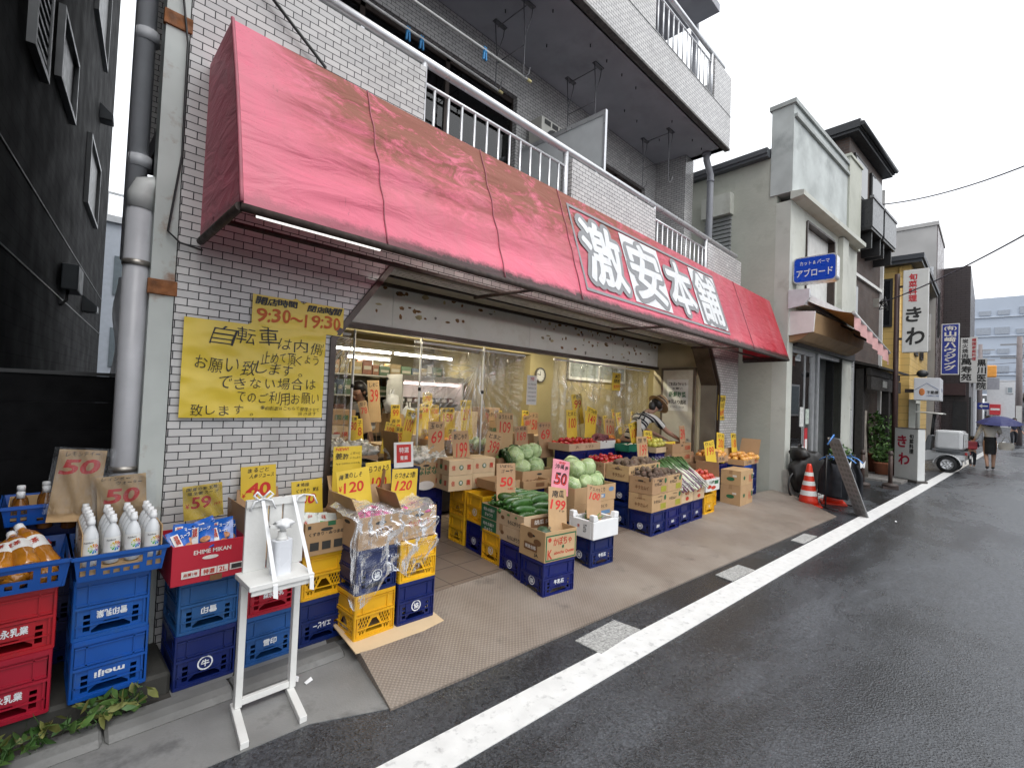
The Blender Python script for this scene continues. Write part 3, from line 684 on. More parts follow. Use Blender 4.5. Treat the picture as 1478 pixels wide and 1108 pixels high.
# ------------------------------------------------------------------ dark house on the left
M_SIDE = tile_mat('charcoal_siding', .45, .11, (.011, .011, .012), (.009, .009, .010), (.005, .005, .005), ms=.003, rough=.75, bstr=.4, dirt=.10, spec=.12)
dk = thing('dark_house', 'charcoal clad house wall with small windows across the alley on the left', 'building', (-.35, 3.5, 0), -math.atan(.1396))
g = MB(); g.box(-5, -2.6, 0, 0, 8.5, 15); g.build('wall', M_SIDE, dk)
for z in (2.45, 3.09): g = MB(); g.box(.0, -2.6, z, .006, 8.5, z + .012); g.build('groove_strip', M_BLACK, dk)
for y0, y1, z0, z1 in ((1.38, 1.97, 3.98, 4.9), (2.48, 3.52, 4.31, 4.97), (4.98, 6.38, 3.92, 4.85), (4.8, 6.4, 6.4, 7.9), (2.4, 3.5, 6.6, 7.9)):
    f = MB()
    for a in ((y0, z0, y1, z0 + .045), (y0, z1 - .045, y1, z1), (y0, z0 + .045, y0 + .045, z1 - .045), (y1 - .045, z0 + .045, y1, z1 - .045)): f.box(0, a[0], a[1], .05, a[2], a[3])
    if y0 == 1.38:
        for k in range(9): f.box(.01, y0 + .045, z0 + .1 + k * .09, .04, y1 - .045, z0 + .13 + k * .09)
    fo = f.build('window', mat('grey_sash', (.16, .165, .17), .4, metal=.4), dk)
    g = MB(); g.box(.004, y0 + .045, z0 + .045, .012, y1 - .045, z1 - .045); g.build('pane', mat('unlit_pane', (.010, .011, .012), .35, spec=.25), fo)
t = thing('meter_box', 'dark box fixed to the charcoal house wall', 'box', (-.35, 3.5, 0), -math.atan(.1396)); g = MB(); g.box(.0, 3.6, 2.56, .14, 4.05, 2.84); g.build('case', mat('slate_box', (.05, .06, .07), .5), t, bev=.01); g = MB(); g.tube([(.05, 3.7, 2.56), (.05, 3.66, 2.45), (.01, 3.6, 2.38)], .015, 6); g.build('conduit', M_BLACK, t)
for i, (y, z) in enumerate(((5.6, 2.56), (6.2, 5.6))):
    t = thing('vent_hood', ['small dark vent hood low on the charcoal wall', 'small dark vent hood high near the far edge of the charcoal wall'][i], 'vent', (-.35, 3.5, 0), -math.atan(.1396)); g = MB(); g.prism([(.0, y, z), (.16, y, z), (.16, y, z + .08), (.0, y, z + .22)], (0, .24, 0)); g.build('hood', mat('slate_hood', (.09, .10, .11), .45), t); g = MB(); g.box(.02, y + .02, z - .012, .15, y + .22, z - .002); g.build('grille', M_BLACK, t)
t = thing('alley_fence', 'black board fence closing the alley', 'fence', (-.62, 4.25, 0), .02)
for i in range(9): g = MB(); g.box(0, 0, .02 + i * .178, 1.02, .03, .1965 + i * .178); g.build('board', mat('black_board', (.006, .006, .007), .75, var=.3, spec=.15), t)
g = MB(); g.box(-.01, -.01, 1.622, 1.03, .04, 1.645); g.box(.985, .031, 0, 1.03, .08, 1.62); g.box(.0, .031, 0, .05, .08, 1.62); g.build('rail', mat('black_rail', (.013, .013, .014), .4), t)
g = MB(); g.grid(lambda u, v: (.62 + .35 * u + .02 * math.sin(v * 14), 7.2 + .04 * math.sin(u * 20 + v * 9), .9 + 1.9 * v), 14, 20)
tag(g.build('tarp', mat('white_tarp', (.62, .64, .68), .5, var=.06)), 'white tarpaulin hanging at the far end of the alley', 'tarpaulin')
t = thing('distant_house', 'pale blue-grey house glimpsed through the alley gap', 'building', (1.2, 19, 0))
g = MB(); g.box(0, 0, 0, 3.2, 6, 6.4); g.build('wall', mat('pale_blue_cladding', (.42, .46, .52), .6, var=.06), t)
g = MB(); g.box(-.1, -.1, 6.4, 3.3, 6, 6.6); g.box(.1, .1, 7.3, 3.3, .16, 7.36)
for i in range(8): g.box(.1 + i * .4, .1, 6.6, .14 + i * .4, .14, 7.3)
g.build('roof_rail', mat('pale_rail', (.5, .52, .54), .5), t)
for i in range(2):
    g = MB(); g.box(.35, -.03, 2.0 + 2.2 * i, 1.4, 0, 3.2 + 2.2 * i); g.build('window', mat('grey_pane', (.15, .18, .2), .2), t)

def leafy(name, n, spread, size, m, rs, fn=None, parent=None, loc=None):
    """many separate leaf blades; spread=(rx,ry,rz)"""
    r = random.Random(rs); g = MB()
    for i in range(n):
        while True:
            p = Vector((r.uniform(-1, 1), r.uniform(-1, 1), r.uniform(-1, 1)))
            if p.length < 1 and noise.noise(p * 2.3 + Vector((rs, 0, 0))) > -.18: break
        p = Vector((p.x * spread[0], p.y * spread[1], p.z * spread[2]))
        if fn: p = fn(p)
        s = size * r.uniform(.6, 1.35); d = Vector((r.gauss(0, 1), r.gauss(0, 1), r.gauss(.2, .7))).normalized()
        a = d.cross(Vector((r.gauss(0, 1), r.gauss(0, 1), r.gauss(0, 1)))).normalized(); nn = d.cross(a)
        q = [p - d * s, p - d * s * .3 + a * s * .42 + nn * s * .1, p + d * s * .45 + a * s * .3, p + d * s, p + d * s * .45 - a * s * .3, p - d * s * .3 - a * s * .42 + nn * s * .1]
        g.F([g.P(x) for x in q], r.randint(0, len(m) - 1))
    return g.build(name, m, parent, loc, fix=False)
def leafmat(name, c): return mat(name, c, .5, var=.3, vs=9, spec=.4)
LG = [leafmat('leaf_dark', (.022, .055, .016)), leafmat('leaf_mid', (.045, .105, .025)), leafmat('leaf_light', (.085, .16, .04))]

# ------------------------------------------------------------------ hairdresser's
SA = -math.atan(.075); SO = (9.6, 2.6, 0)
M_STUC = mat('grey_green_stucco', (.46, .47, .41), .8, var=.10, vs=1.6, bp=1, bs=16, dirt=.5, dcol=(.24, .24, .20), ds=1.6)
M_STUW = mat('streaked_white_stucco', (.47, .50, .49), .75, var=.22, vs=1.6, bp=.4, bs=60, dirt=.7, dcol=(.24, .26, .26), ds=1.3)
M_IVORY = mat('ivory_wall', (.52, .53, .48), .7, var=.08, vs=2, dirt=.5, dcol=(.27, .26, .22), ds=2.2)
sal = thing('hair_salon', 'weathered grey-green stucco shop with a tall flat parapet and big front window', 'building', SO, SA)
g = MB(); g.plate([(0, 0), (.25, 0), (.25, 2.75), (4.0, 2.75), (4.0, 0), (4.2, 0), (4.2, 5.4), (0, 5.4)], [[(.8, 3.4), (2.45, 3.4), (2.45, 5.22), (.8, 5.22)]], lambda u, v, d: (u, d, v), .25); g.build('front_wall', M_IVORY, sal)
g = MB(); g.box(.0, .251, .0, .22, 7.5, 6.3); g.build('side_wall', M_STUC, sal)
g = MB(); g.box(.221, 7.3, 0, 4.2, 7.5, 6.3); g.box(4.0, .251, 0, 4.2, 7.3, 6.3); g.build('rear_wall', M_STUC, sal)
g = MB(); g.box(-.14, .38, 6.3, 4.2, 7.7, 6.36); g.box(-.16, .38, 6.36, 4.2, 7.7, 6.46); g.build('roof', mat('slate_roof_edge', (.075, .08, .09), .5), sal)
g = MB(); g.box(-.02, -.02, 5.55, 3.26, .36, 7.18); g.build('parapet', M_STUW, sal)
g = MB(); g.box(-.05, -.06, 7.18, 3.26, .40, 7.26); g.box(.0, -.07, 6.93, 3.26, -.021, 6.99); g.build('parapet_cap', mat('grey_cap', (.33, .35, .34), .6), sal)
g = MB(); g.box(3.262, -.06, 5.401, 4.2, .40, 7.38); g.box(3.23, -.09, 7.38, 4.23, .43, 7.44); g.build('pier', M_STUC, sal)
g = MB(); g.prism([(-.04, -.0, 5.40), (-.04, -.22, 5.43), (-.04, -.22, 5.52), (-.04, 0, 5.549)], (4.05, 0, 0)); g.build('ledge', M_IVORY, sal)
g = MB(); g.box(.82, .10, 3.4, 2.43, .14, 5.2); g.build('boarded_window', mat('boarded_white', (.62, .62, .60), .7, var=.08, dirt=.3, dcol=(.35, .33, .3)), sal)
g = MB(); g.box(.78, -.03, 3.38, .82, .10, 5.22); g.box(2.43, -.03, 3.38, 2.5, .10, 5.22); g.box(.82, -.03, 5.2, 2.43, .1, 5.24); g.build('window_frame', M_BRNZ, sal)
g = MB(); g.box(2.75, -.10, 2.95, 3.15, 0, 5.38); g.build('pilaster', M_IVORY, sal)
# louvre box on the side wall
g = MB(); g.box(-.16, 1.05, 5.40, 0, 1.65, 5.82); g.build('shutter_case', M_IVORY, sal)
g = MB()
for i in range(14): g.box(-.05, 1.08, 4.2 + i * .085, 0, 1.62, 4.26 + i * .085)
g.build('louvre_shutter', mat('louvre_grey', (.25, .26, .26), .5), sal)
# shop front
g = MB()
for a in ((.25, .06, .26, .31, .14, 2.75), (1.56, .06, .26, 1.68, .14, 2.75), (1.16, .08, .26, 1.21, .13, 2.7), (.31, .06, 2.66, 1.56, .14, 2.75), (.31, .06, .26, 1.56, .14, .34), (1.74, .02, .1, 1.82, .12, 2.75), (1.82, .02, 2.67, 3.1, .10, 2.75)): g.box(*a)
g.build('shop_frame', mat('silver_frame', (.5, .51, .52), .35, metal=.5), sal)
g = MB(); g.box(.31, .09, .34, 1.56, .10, 2.66); g.build('shop_window', glass_mat('shop_glass', (.42, .5, .55), 1.6, .015, 2.6), sal)
g = MB(); g.box(1.75, 1.3, .1, 3.15, 1.36, 2.8); g.box(3.05, .251, .1, 3.15, 1.3, 2.75); g.build('porch_wall', mat('porch_grey', (.30, .31, .31), .7), sal)
g = MB(); g.box(3.0, .1, .1, 3.05, .25, 2.75); g.build('door_edge', M_BLACK, sal)
g = MB(); g.box(3.22, -.01, .1, 3.9, .0, 2.74); g.build('shop_panel', M_IVORY, sal)
g = MB(); g.box(3.9, -.05, .1, 3.98, .06, 2.95); g.build('bright_pillar', M_ALU, sal)
g = MB(); g.box(.25, 2.2, .1, 4.0, 2.3, 2.7); g.build('salon_partition', mat('teal_partition', (.13, .17, .18), .6, var=.3, vs=1), sal)
g = MB(); g.box(.25, .26, .1, 4.0, 2.2, .14); g.build('salon_floor', mat('salon_floor', (.2, .2, .2), .4), sal)
for x, z, a, b, m_ in ((.95, 1.25, .26, .38, 'poster_pale'), (1.26, 1.3, .2, .3, 'poster_green')):
    g = MB(); g.box(x, .08, z, x + a, .083, z + b); g.build('poster', mat(m_, (.5, .56, .5) if 'green' in m_ else (.62, .62, .6), .6, var=.3, vs=20), sal)
g = MB(); g.box(1.2, .070, .72, 1.36, .078, 1.22, 0); g.box(1.22, .066, .76, 1.34, .069, 1.0, 1); g.build('red_notice', [mat('notice_red', (.50, .03, .04), .5), M_WHITE], sal)
g = MB(); g.prism([(-.02, .0, .0), (.4, -.05, .0), (.32, -.0, .22), (.22, .0, .5), (-.02, 0.02, .5)], (0, -.12, 0)); g.build('broken_plinth', mat('rough_cement', (.36, .35, .32), .9, var=.25, bp=1, bs=30), sal)
# planter with green mat
t = thing('tiled_step', 'white tiled step with a green mat outside the hairdresser window', 'step', SO, SA)
g = MB(); g.box(.42, -.42, 0, 1.9, -.02, .20); g.build('tiles', tile_mat('white_step_tile', .12, .065, (.55, .55, .52), (.45, .45, .43), (.05, .05, .05), ms=.006, rough=.3, offset=0), t)
g = MB(); g.grid(lambda u, v: (.44 + .75 * u, -.43 + .40 * v, .208 + .012 * noise.noise((u * 30, v * 20, 0))), 24, 14); g.build('green_mat', mat('green_turf', (.015, .22, .06), .9, var=.3, vs=60, bp=1, bs=200), t)
# projecting blue sign
t = thing('blue_sign', 'rounded blue box sign of the hairdresser projecting from the wall', 'sign', (9.75, 2.6, 4.11), 0)
def rrect(w_, h_, r, n=5):
    o = []
    for cx_, cy_, a0 in ((w_ / 2 - r, h_ / 2 - r, 0), (-w_ / 2 + r, h_ / 2 - r, 90), (-w_ / 2 + r, -h_ / 2 + r, 180), (w_ / 2 - r, -h_ / 2 + r, 270)):
        for k in range(n + 1): a = R_(a0 + 90 * k / n); o.append((cx_ + r * math.cos(a), cy_ + r * math.sin(a)))
    return o
g = MB(); g.plate(rrect(.68, .47, .07), [], lambda u, v, d: (d, -.36 - u, v), .22); g.build('case', mat('sign_steel', (.6, .61, .62), .3, metal=.4), t)
g = MB(); g.plate(rrect(.64, .43, .06), [], lambda u, v, d: (-.004 + d, -.36 - u, v), .003); g.build('face', mat('sign_blue', (.006, .06, .48), .3, var=.02, coat=.3), t)
g = MB(); g.text('カット & パーマ', (-.0055, -.36, .115), (0, -1, 0), (0, 0, 1), .46, .075, bold=.01); g.text('アブロード', (-.0055, -.36, -.06), (0, -1, 0), (0, 0, 1), .56, .14, bold=.014); g.build('lettering', M_WHITE, t)
g = MB(); g.box(.06, -.03, -.1, .16, .06, .1); g.build('bracket', mat('bracket_grey', (.45, .45, .44), .5), t)
# retractable awning
t = thing('folding_awning', 'brown striped folding awning with a pink valance over the hairdresser', 'awning', SO, SA)
M_STRP = mat('brown_stripe_canvas', (.30, .13, .03), .7, var=.1)
def stripe_mat():
    m, n, b = _base('striped_canvas'); s = n.nodes.new('ShaderNodeSeparateXYZ'); c = n.nodes.new('ShaderNodeTexCoord'); n.links.new(c.outputs['Object'], s.inputs[0])
    f = ramp(n, mth(n, 'SINE', mth(n, 'MULTIPLY', s.outputs[0], 42)), -.1, .1); n.links.new(mixc(n, f, (.46, .17, .03), (.60, .29, .07)), b.inputs['Base Color']); b.inputs['Roughness'].default_value = .75; return m
g = MB(); g.grid(lambda u, v: (.15 + 3.25 * u + (.55 - .6 * u) * v, -.14 - .68 * v, 3.62 - .02 * u + (3.34 - .47 * u - 3.62 + .02 * u) * v - .06 * math.sin(math.pi * v)), 40, 8); g.build('canvas', stripe_mat(), t, fix=False)
g = MB(); g.tube([(.70, -.82, 3.35), (3.36, -.82, 2.87)], .03, 8); g.build('front_bar', mat('bar_grey', (.55, .55, .54), .4, metal=.3), t)
g = MB(); g.grid(lambda u, v: (.72 + 2.62 * u, -.83 + .02 * math.sin(u * 40), 3.33 - .48 * u - .24 * v), 60, 3); g.build('valance', mat('pink_valance', (.58, .33, .32), .7, var=.15, vs=5), t, fix=False)
g = MB(); g.prism([(-.02, .0, 3.40), (-.02, -.26, 3.44), (-.02, -.34, 3.56), (-.02, -.34, 3.72), (-.02, 0, 3.74)], (.06, 0, 0)); g.box(.041, -.22, 3.48, 3.5, -.001, 3.70); g.build('housing', mat('housing_grey', (.62, .63, .66), .4, metal=.1), t)
g = MB(); g.tube([(.9, -.2, 3.42), (1.9, -.5, 3.2), (1.4, -.80, 3.22)], .022, 6); g.tube([(3.0, -.2, 3.35), (2.2, -.5, 3.12), (2.9, -.80, 2.96)], .022, 6); g.build('arm', M_BRNZ, t)
t = thing('fascia_box', 'white and wood-toned fascia box above the hairdresser window', 'fascia', SO, SA)
g = MB(); g.prism([(.04, -.002, 2.92), (.04, -.40, 2.96), (.04, -.42, 3.32), (.04, -.002, 3.36)], (.03, 0, 0)); g.build('end_panel', M_WHITE, t)
g = MB(); g.prism([(.071, -.002, 2.80), (.071, -.18, 2.84), (.071, -.36, 2.97), (.071, -.41, 3.30), (.071, -.002, 3.34)], (3.25, 0, 0)); g.build('wood_face', mat('wood_tone', (.33, .21, .11), .55, var=.15, vs=4), t)
g = MB(); g.box(.26, -.08, 2.75, 3.9, -.002, 2.92); g.build('dark_lintel', M_BLACK, t)
def potplant(loc, lab, s, nleaf, mats, pot=True, rs=1, h=1.0, cat='plant', potc=(.28, .10, .05), leaf=.05, group=None):
    t = thing('potted_plant', lab, cat, loc, group=group)
    if pot:
        g = MB(); g.lathe([(s * .28, 0), (s * .36, s * .5), (s * .40, s * .52), (s * .40, s * .6), (s * .34, s * .6), (s * .32, s * .5)], n=16); g.build('pot', mat('terracotta_%d' % int(potc[0] * 100), potc, .8, var=.15), t)
    g = MB(); r = random.Random(rs)
    for i in range(5): a = r.uniform(0, 6.28); g.tube([(0, 0, s * .5), (.1 * s * math.cos(a), .1 * s * math.sin(a), s * .5 + h * .4), (.3 * s * math.cos(a), .3 * s * math.sin(a), s * .5 + h * .8)], [.014, .010, .005], 5)
    g.build('stem', mat('stem_brown', (.07, .05, .03), .8), t)
    leafy('foliage', nleaf, (s * .55, s * .55, h * .5), leaf, mats, rs, parent=t, loc=(0, 0, s * .5 + h * .52)); return t
potplant((11.85, 2.95, .12), 'tall dark-leaved shrub in the hairdresser doorway', .55, 700, LG[:2], rs=4, h=1.75, leaf=.06)
potplant((12.25, 2.25, .05), 'pale green bushy potted plant by the bright pillar', .45, 420, LG[1:], rs=6, h=.62, leaf=.045)

# ------------------------------------------------------------------ brick house with the dark timber restaurant front
M_BRICK = tile_mat('brown_brick', .21, .068, (.082, .050, .040), (.055, .036, .030), (.09, .08, .075), ms=.009, rough=.6, dirt=.2)
M_TIMB = mat('charred_timber', (.018, .015, .013), .6, var=.4, vs=12, bp=.5, bs=60)
brk = thing('brick_house', 'three-storey brown brick house with a dark overhanging eave', 'building', SO, SA)
g = MB(); g.box(4.205, .2, 0, 7.35, 7, 8.3); g.build('wall', M_BRICK, brk)
g = MB(); g.box(4.02, -.02, 8.3, 7.45, 7.3, 8.37); g.box(3.98, -.06, 8.37, 7.5, 7.35, 8.56); g.tube([(4.0, -.10, 8.44), (7.48, -.10, 8.44)], .055, 8); g.build('eave', mat('eave_black', (.028, .03, .034), .45), brk)
g = MB(); g.box(4.2, .14, 4.98, 7.36, .199, 5.06); g.box(7.3, .12, 0, 7.37, .198, 7.94); g.build('white_band', M_WHITE, brk)
for x0, x1, z0, z1 in ((4.5, 5.6, 7.0, 8.0), (6.0, 7.1, 7.0, 8.0), (4.35, 4.95, 3.9, 4.75)):
    f = MB(); f.box(x0, .14, z0, x1, .199, z1); fo = f.build('window', M_BLACK, brk); g = MB(); g.box(x0 + .05, .13, z0 + .05, x1 - .05, .139, z1 - .05); g.build('pane', M_DARK, fo)
for x0, x1 in ((4.35, 5.35), (5.5, 6.75)):
    b_ = MB(); b_.box(x0, -.24, 5.95, x1, .199, 6.02); bo = b_.build('balcony', M_BLACK, brk)
    g = MB(); g.box(x0, -.26, 6.02, x1, -.22, 6.70); g.box(x0, -.219, 6.02, x0 + .03, .19, 6.7); g.build('balcony_panel', mat('smoked_panel', (.035, .036, .04), .3), bo)
    g = MB(); g.box(x0 - .02, -.28, 6.70, x1 + .02, -.2, 6.76); g.build('balcony_rail', mat('eave_steel', (.2, .2, .21), .4, metal=.5), bo)
    for k in range(2): g = MB(); g.box(x0 + .2 + k * .8, -.2, 5.55, x0 + .26 + k * .8, .19, 5.95); g.build('balcony_bracket', M_BLACK, bo)
res = thing('restaurant_porch', 'black timber porch of the small restaurant under the brick house', 'porch', SO, SA)
g = MB(); g.prism([(4.05, .19, 2.86), (4.05, -.5, 2.66), (4.05, -.5, 2.61), (4.05, .19, 2.78)], (3.2, 0, 0)); g.build('porch_roof', M_TIMB, res)
g = MB(); g.box(4.1, -.36, 2.12, 7.1, -.28, 2.42); g.box(4.1, -.34, 2.45, 7.1, -.26, 2.62); g.build('beam', M_TIMB, res)
for x, y in ((4.15, -.2), (4.5, -.02), (5.9, -.34), (7.0, -.3)): g = MB(); g.box(x, y, 0, x + .17, y + .16, 2.6); g.build('post', M_TIMB, res, bev=.01)
g = MB(); g.box(4.7, .05, .3, 5.8, .12, 2.05); g.build('lattice_door', mat('dark_lattice', (.035, .026, .02), .5, var=.4, vs=20), res)
g = MB(); g.box(5.1, -.375, 2.2, 5.5, -.361, 2.36); g.build('name_board', mat('grey_board', (.2, .2, .19), .7, var=.5, vs=30), res)
g = MB()
for i in range(9): g.box(4.3, -.9 + i * .12, .0, 7.2, -.79 + i * .12, .05)
g.build('deck', mat('grey_deck', (.20, .19, .18), .75, var=.25, vs=3), res)
t = thing('driftwood_post', 'rough grey driftwood post leaning beside the porch', 'post', (14.02, 2.12, 0)); g = MB(); g.tube([(0, 0, 0), (.02, .02, .6), (-.02, .03, 1.2), (.04, .0, 1.62)], [.12, .10, .085, .06], 9); g.build('wood', mat('driftwood', (.16, .14, .12), .85, var=.35, vs=6, bp=.6, bs=30), t)
potplant((15.6, 2.05, .06), 'feathery potted maple spreading in front of the restaurant porch', .78, 900, LG[1:], rs=11, h=1.15, leaf=.055)
potplant((15.05, 1.88, .06), 'terracotta potted bush under the maple by the porch', .50, 420, LG[1:], rs=13, h=.5, leaf=.05)
potplant((17.0, 1.95, .06), 'low green bush in a grey tub beyond the porch', .5, 420, LG[:2], rs=17, h=.55, leaf=.055, potc=(.22, .22, .22))
potplant((15.6, 1.35, .0), 'small green plant in a brown pot behind the white floor sign', .4, 250, LG[:2], rs=19, h=.3, leaf=.04, potc=(.14, .07, .05))
for i, (x, y) in enumerate(((12.43, 1.88), (12.82, 1.46))):
    t = thing('barrier_post', ['brown wooden barrier post nearer the shop wall', 'brown wooden barrier post nearer the white road line'][i], 'post', (x, y, 0), .2, 'brown posts with stone bases')
    g = MB(); g.prism([(-.13, -.13, 0), (.13, -.13, 0), (.13, .13, 0), (-.13, .13, 0)], (0, 0, .05)); g.lathe([(.15, .05), (.13, .10), (.06, .12)], n=12); g.build('base', mat('brown_base', (.05, .035, .03), .6, var=.25), t)
    g = MB(); g.tube([(0, 0, .1), (0, 0, .76)], .038, 10); g.build('shaft', mat('brown_wood', (.06, .035, .028), .55, var=.25), t)
    g = MB(); g.lathe([(.045, .7), (.05, .74), (.03, .79)], n=10); g.build('cap', MATS['brown_base'], t)
# tall sign post with the vertical sign
t = thing('tall_sign', 'tall white vertical sign with red and black brush lettering on a brown post', 'sign', (15.1, 1.66, 0))
g = MB(); g.tube([(0, 0, 0), (0, 0, 5.05)], .055, 10); g.build('post', mat('maroon_post', (.055, .028, .026), .5, var=.15), t)
g = MB(); g.box(-.1, -.60, 3.08, .08, -.12, 5.10); g.build('panel', mat('sign_white', (.62, .62, .60), .45, var=.04, dirt=.1), t, bev=.01)
for z in (3.4, 4.7): g = MB(); g.box(-.02, -.12, z, .02, .0, z + .05); g.build('arm', M_BRNZ, t)
g = MB()
for i, c in enumerate('旬菜料理'): g.text(c, (-.104, -.31, 4.92 - i * .175), (0, -1, 0), (0, 0, 1), .15, .15, 0, bold=.035)
g.text('き', (-.104, -.33, 4.0), (0, -1, 0), (0, 0, 1), .27, .34, 1, bold=.03, shear=.1); g.text('わ', (-.104, -.37, 3.47), (0, -1, 0), (0, 0, 1), .33, .40, 1, bold=.03, shear=.1)
g.build('lettering', [mat('sign_red', (.50, .02, .03), .5), mat('sign_black', (.012, .012, .012), .5)], t)
g = MB(); g.tube([(0, -.05, 2.52), (-.4, -.4, 2.50), (-.5, -.5, 2.53)], .012, 6); g.build('lamp_arm', M_BLACK, t)
g = MB(); g.ball((-.55, -.55, 2.53), (.13, .11, .09), 12, 8); g.build('spot_lamp', M_BLACK, t)
# floor sign
t = thing('floor_sign', 'white upright floor sign with red and black lettering beside the road line', 'sign', (14.95, 1.60, 0), math.atan2(-.52, -.5) + math.pi / 2 + math.pi)
a_ = math.atan2(1.07 - 1.60, 14.45 - 14.95); t.rotation_euler = (0, 0, a_)
g = MB(); g.box(.05, -.09, .05, .70, .09, 1.24); g.build('panel', mat('floor_sign_white', (.62, .63, .62), .45, var=.04), t, bev=.012)
g = MB(); g.box(.02, -.13, .0, .73, .13, .05); g.box(.04, -.095, 1.2402, .71, .095, 1.255); g.build('base', mat('floor_sign_base', (.06, .055, .05), .5), t)
g = MB()
for sgn in (1,):
    g.text('き', (.27, -.0935, .93), (1, 0, 0), (0, 0, 1), .24, .27, 0, bold=.03); g.text('わ', (.33, -.0935, .52), (1, 0, 0), (0, 0, 1), .29, .27, 0, bold=.03)
    for i, c in enumerate('旬菜料理'): g.text(c, (.53, -.0935, 1.06 - i * .115), (1, 0, 0), (0, 0, 1), .11, .10, 1, bold=.03)
lt = g.build('lettering', [mat('floor_red', (.42, .015, .05), .5), MATS['sign_black']], t)

# ------------------------------------------------------------------ buildings further up the street
def building(name, lab, x0, x1, y0, y1, z1, side, front, wins=(), roof=None, parap=0.0):
    t = thing(name, lab, 'building', (x0, y0, 0)); W, D = x1 - x0, y1 - y0
    g = MB(); g.box(0, .02, 0, .02, D, z1, 0); g.box(.02, 0, 0, W, D, z1, 1); g.box(0, 0, 0, .02, .02, z1, 1); g.build('wall', [side, front], t)
    for (f, a0, a1, b0, b1, m_) in wins:
        q = MB()
        if f == 's': q.box(-.05, a0, b0, .0, a1, b1)
        else: q.box(a0, -.05, b0, a1, .0, b1)
        fo = q.build('window', m_, t); q = MB()
        e = .06
        if f == 's': q.box(-.056, a0 + e, b0 + e, -.051, a1 - e, b1 - e)
        else: q.box(a0 + e, -.056, b0 + e, a1 - e, -.051, b1 - e)
        q.build('pane', M_DARK if m_ is not M_ALU else mat('sky_pane', (.25, .3, .33), .12), fo)
    if roof:
        g = MB(); g.box(-.25, -.25, z1, W + .2, D + .2, z1 + .1); g.box(-.3, -.3, z1 + .1, W + .25, D + .25, z1 + .24); g.build('roof', roof, t)
    if parap: g = MB(); g.box(-.04, -.04, z1, W + .04, D, z1 + parap); g.build('parapet', side, t)
    return t
M_YEL = tile_mat('yellow_siding', 1.8, .20, (.66, .45, .15), (.62, .42, .14), (.36, .24, .08), ms=.006, rough=.6, dirt=.12)
yb = building('yellow_house', 'yellow clad house with a dark tiled roof behind the tall white sign', 18, 23.5, 1.66, 9, 5.95, M_YEL, M_YEL, [('s', .42, 2.4, 4.15, 5.6, M_BLACK), ('s', .75, 1.9, 1.9, 3.0, M_BLACK), ('f', 1.0, 1.8, 3.4, 4.4, M_BLACK), ('f', 2.6, 3.4, 3.4, 4.4, M_BLACK), ('f', 1.0, 1.7, 4.7, 5.5, M_BLACK)], mat('dark_tile_roof', (.05, .055, .065), .5))
g = MB(); g.tube([(-.06, .25, 5.9), (-.06, .25, 0)], .04, 8); g.build('downpipe', M_YEL, yb)
g = MB(); g.box(-.16, .5, 1.75, 0, .95, 2.05); g.build('meter_box', M_IVORY, yb)
M_CONC2 = mat('bare_concrete', (.42, .41, .40), .8, var=.12, vs=1)
M_MAR = tile_mat('maroon_tile', .3, .1, (.075, .042, .042), (.065, .038, .038), (.03, .02, .02), ms=.006, rough=.25, dirt=.1)
M_UMB = tile_mat('umber_tile', .3, .1, (.045, .032, .032), (.04, .028, .03), (.02, .015, .015), ms=.006, rough=.35, dirt=.1)
gb = building('concrete_building', 'concrete-sided building with a maroon tiled front and high blue window', 24, 27.6, 1.46, 9, 8.8, M_CONC2, M_MAR, [('s', .1, 1.7, 6.0, 7.2, M_ALU), ('s', .15, .6, 4.0, 5.4, M_ALU), ('f', .6, 1.0, 4.6, 6.4, M_BLACK)])
g = MB(); g.box(-.04, -.03, 8.8, 3.64, 7.5, 8.95); g.build('roof_edge', M_CONC2, gb); g = MB(); g.tube([(-.1, 2.1, 6), (-.1, 2.1, 8.3)], .12, 8); g.build('flue', M_CONC2, gb)
ub = building('umber_building', 'tall umber tiled building with a dark shop opening at street level', 28, 36, .62, 8, 8.0, M_UMB, M_UMB, [('f', 3.2, 4.2, 3.0, 4.2, M_BLACK)])
g = MB(); g.box(-.06, .06, 0, -.001, .5, 2.2); g.box(.3, -.06, 0, 3.6, -.001, 2.4); g.build('shop_opening', M_BLACK, ub); g = MB(); g.box(-.35, .1, 2.45, .0, .85, 2.95); g.build('canopy', mat('maroon_canopy', (.06, .03, .03), .6), ub)
fb = thing('apartment_block', 'pale blue-grey apartment block closing the far end of the street', 'building', (72, -16, 0))
M_PBL = mat('pale_block', (.42, .47, .55), .7, var=.05, vs=.4)
g = MB(); g.box(0, 0, 0, 10, 17.7, 14.3); g.box(.5, 6, 14.3, 6, 13.2, 16.2); g.build('wall', M_PBL, fb)
for j in range(5):
    for y in (9.6, 11.4, 13.0, 14.6, 16.0):
        r_ = MB(); r_.box(-.1, y, 4.2 + j * 2.05, .0, y + (1.1 if j % 2 else .9), 4.2 + j * 2.05 + (.75 if (j + int(y)) % 2 else .5)); fo = r_.build('window', mat('block_window', (.30, .33, .38), .3), fb)
    g = MB(); g.box(-.16, 8.0, 3.95 + j * 2.05, .0, 17.6, 4.03 + j * 2.05); g.build('sill_band', mat('block_band', (.50, .54, .6), .7), fb)
wb = building('white_building', 'white building with a red-and-white board in front of the far block', 52, 60, -1.35, .15, 4.4, mat('bright_white_wall', (.66, .67, .69), .7, var=.05), MATS['bright_white_wall'], [('s', .1, .45, 3.4, 3.9, M_ALU)])
g = MB(); g.box(-.12, .75, 1.75, -.02, 1.35, 2.55); g.build('red_board', mat('board_red', (.55, .04, .05), .5), wb); g = MB(); g.box(-.125, .8, 2.1, -.121, 1.3, 2.25); g.build('board_band', M_WHITE, wb)
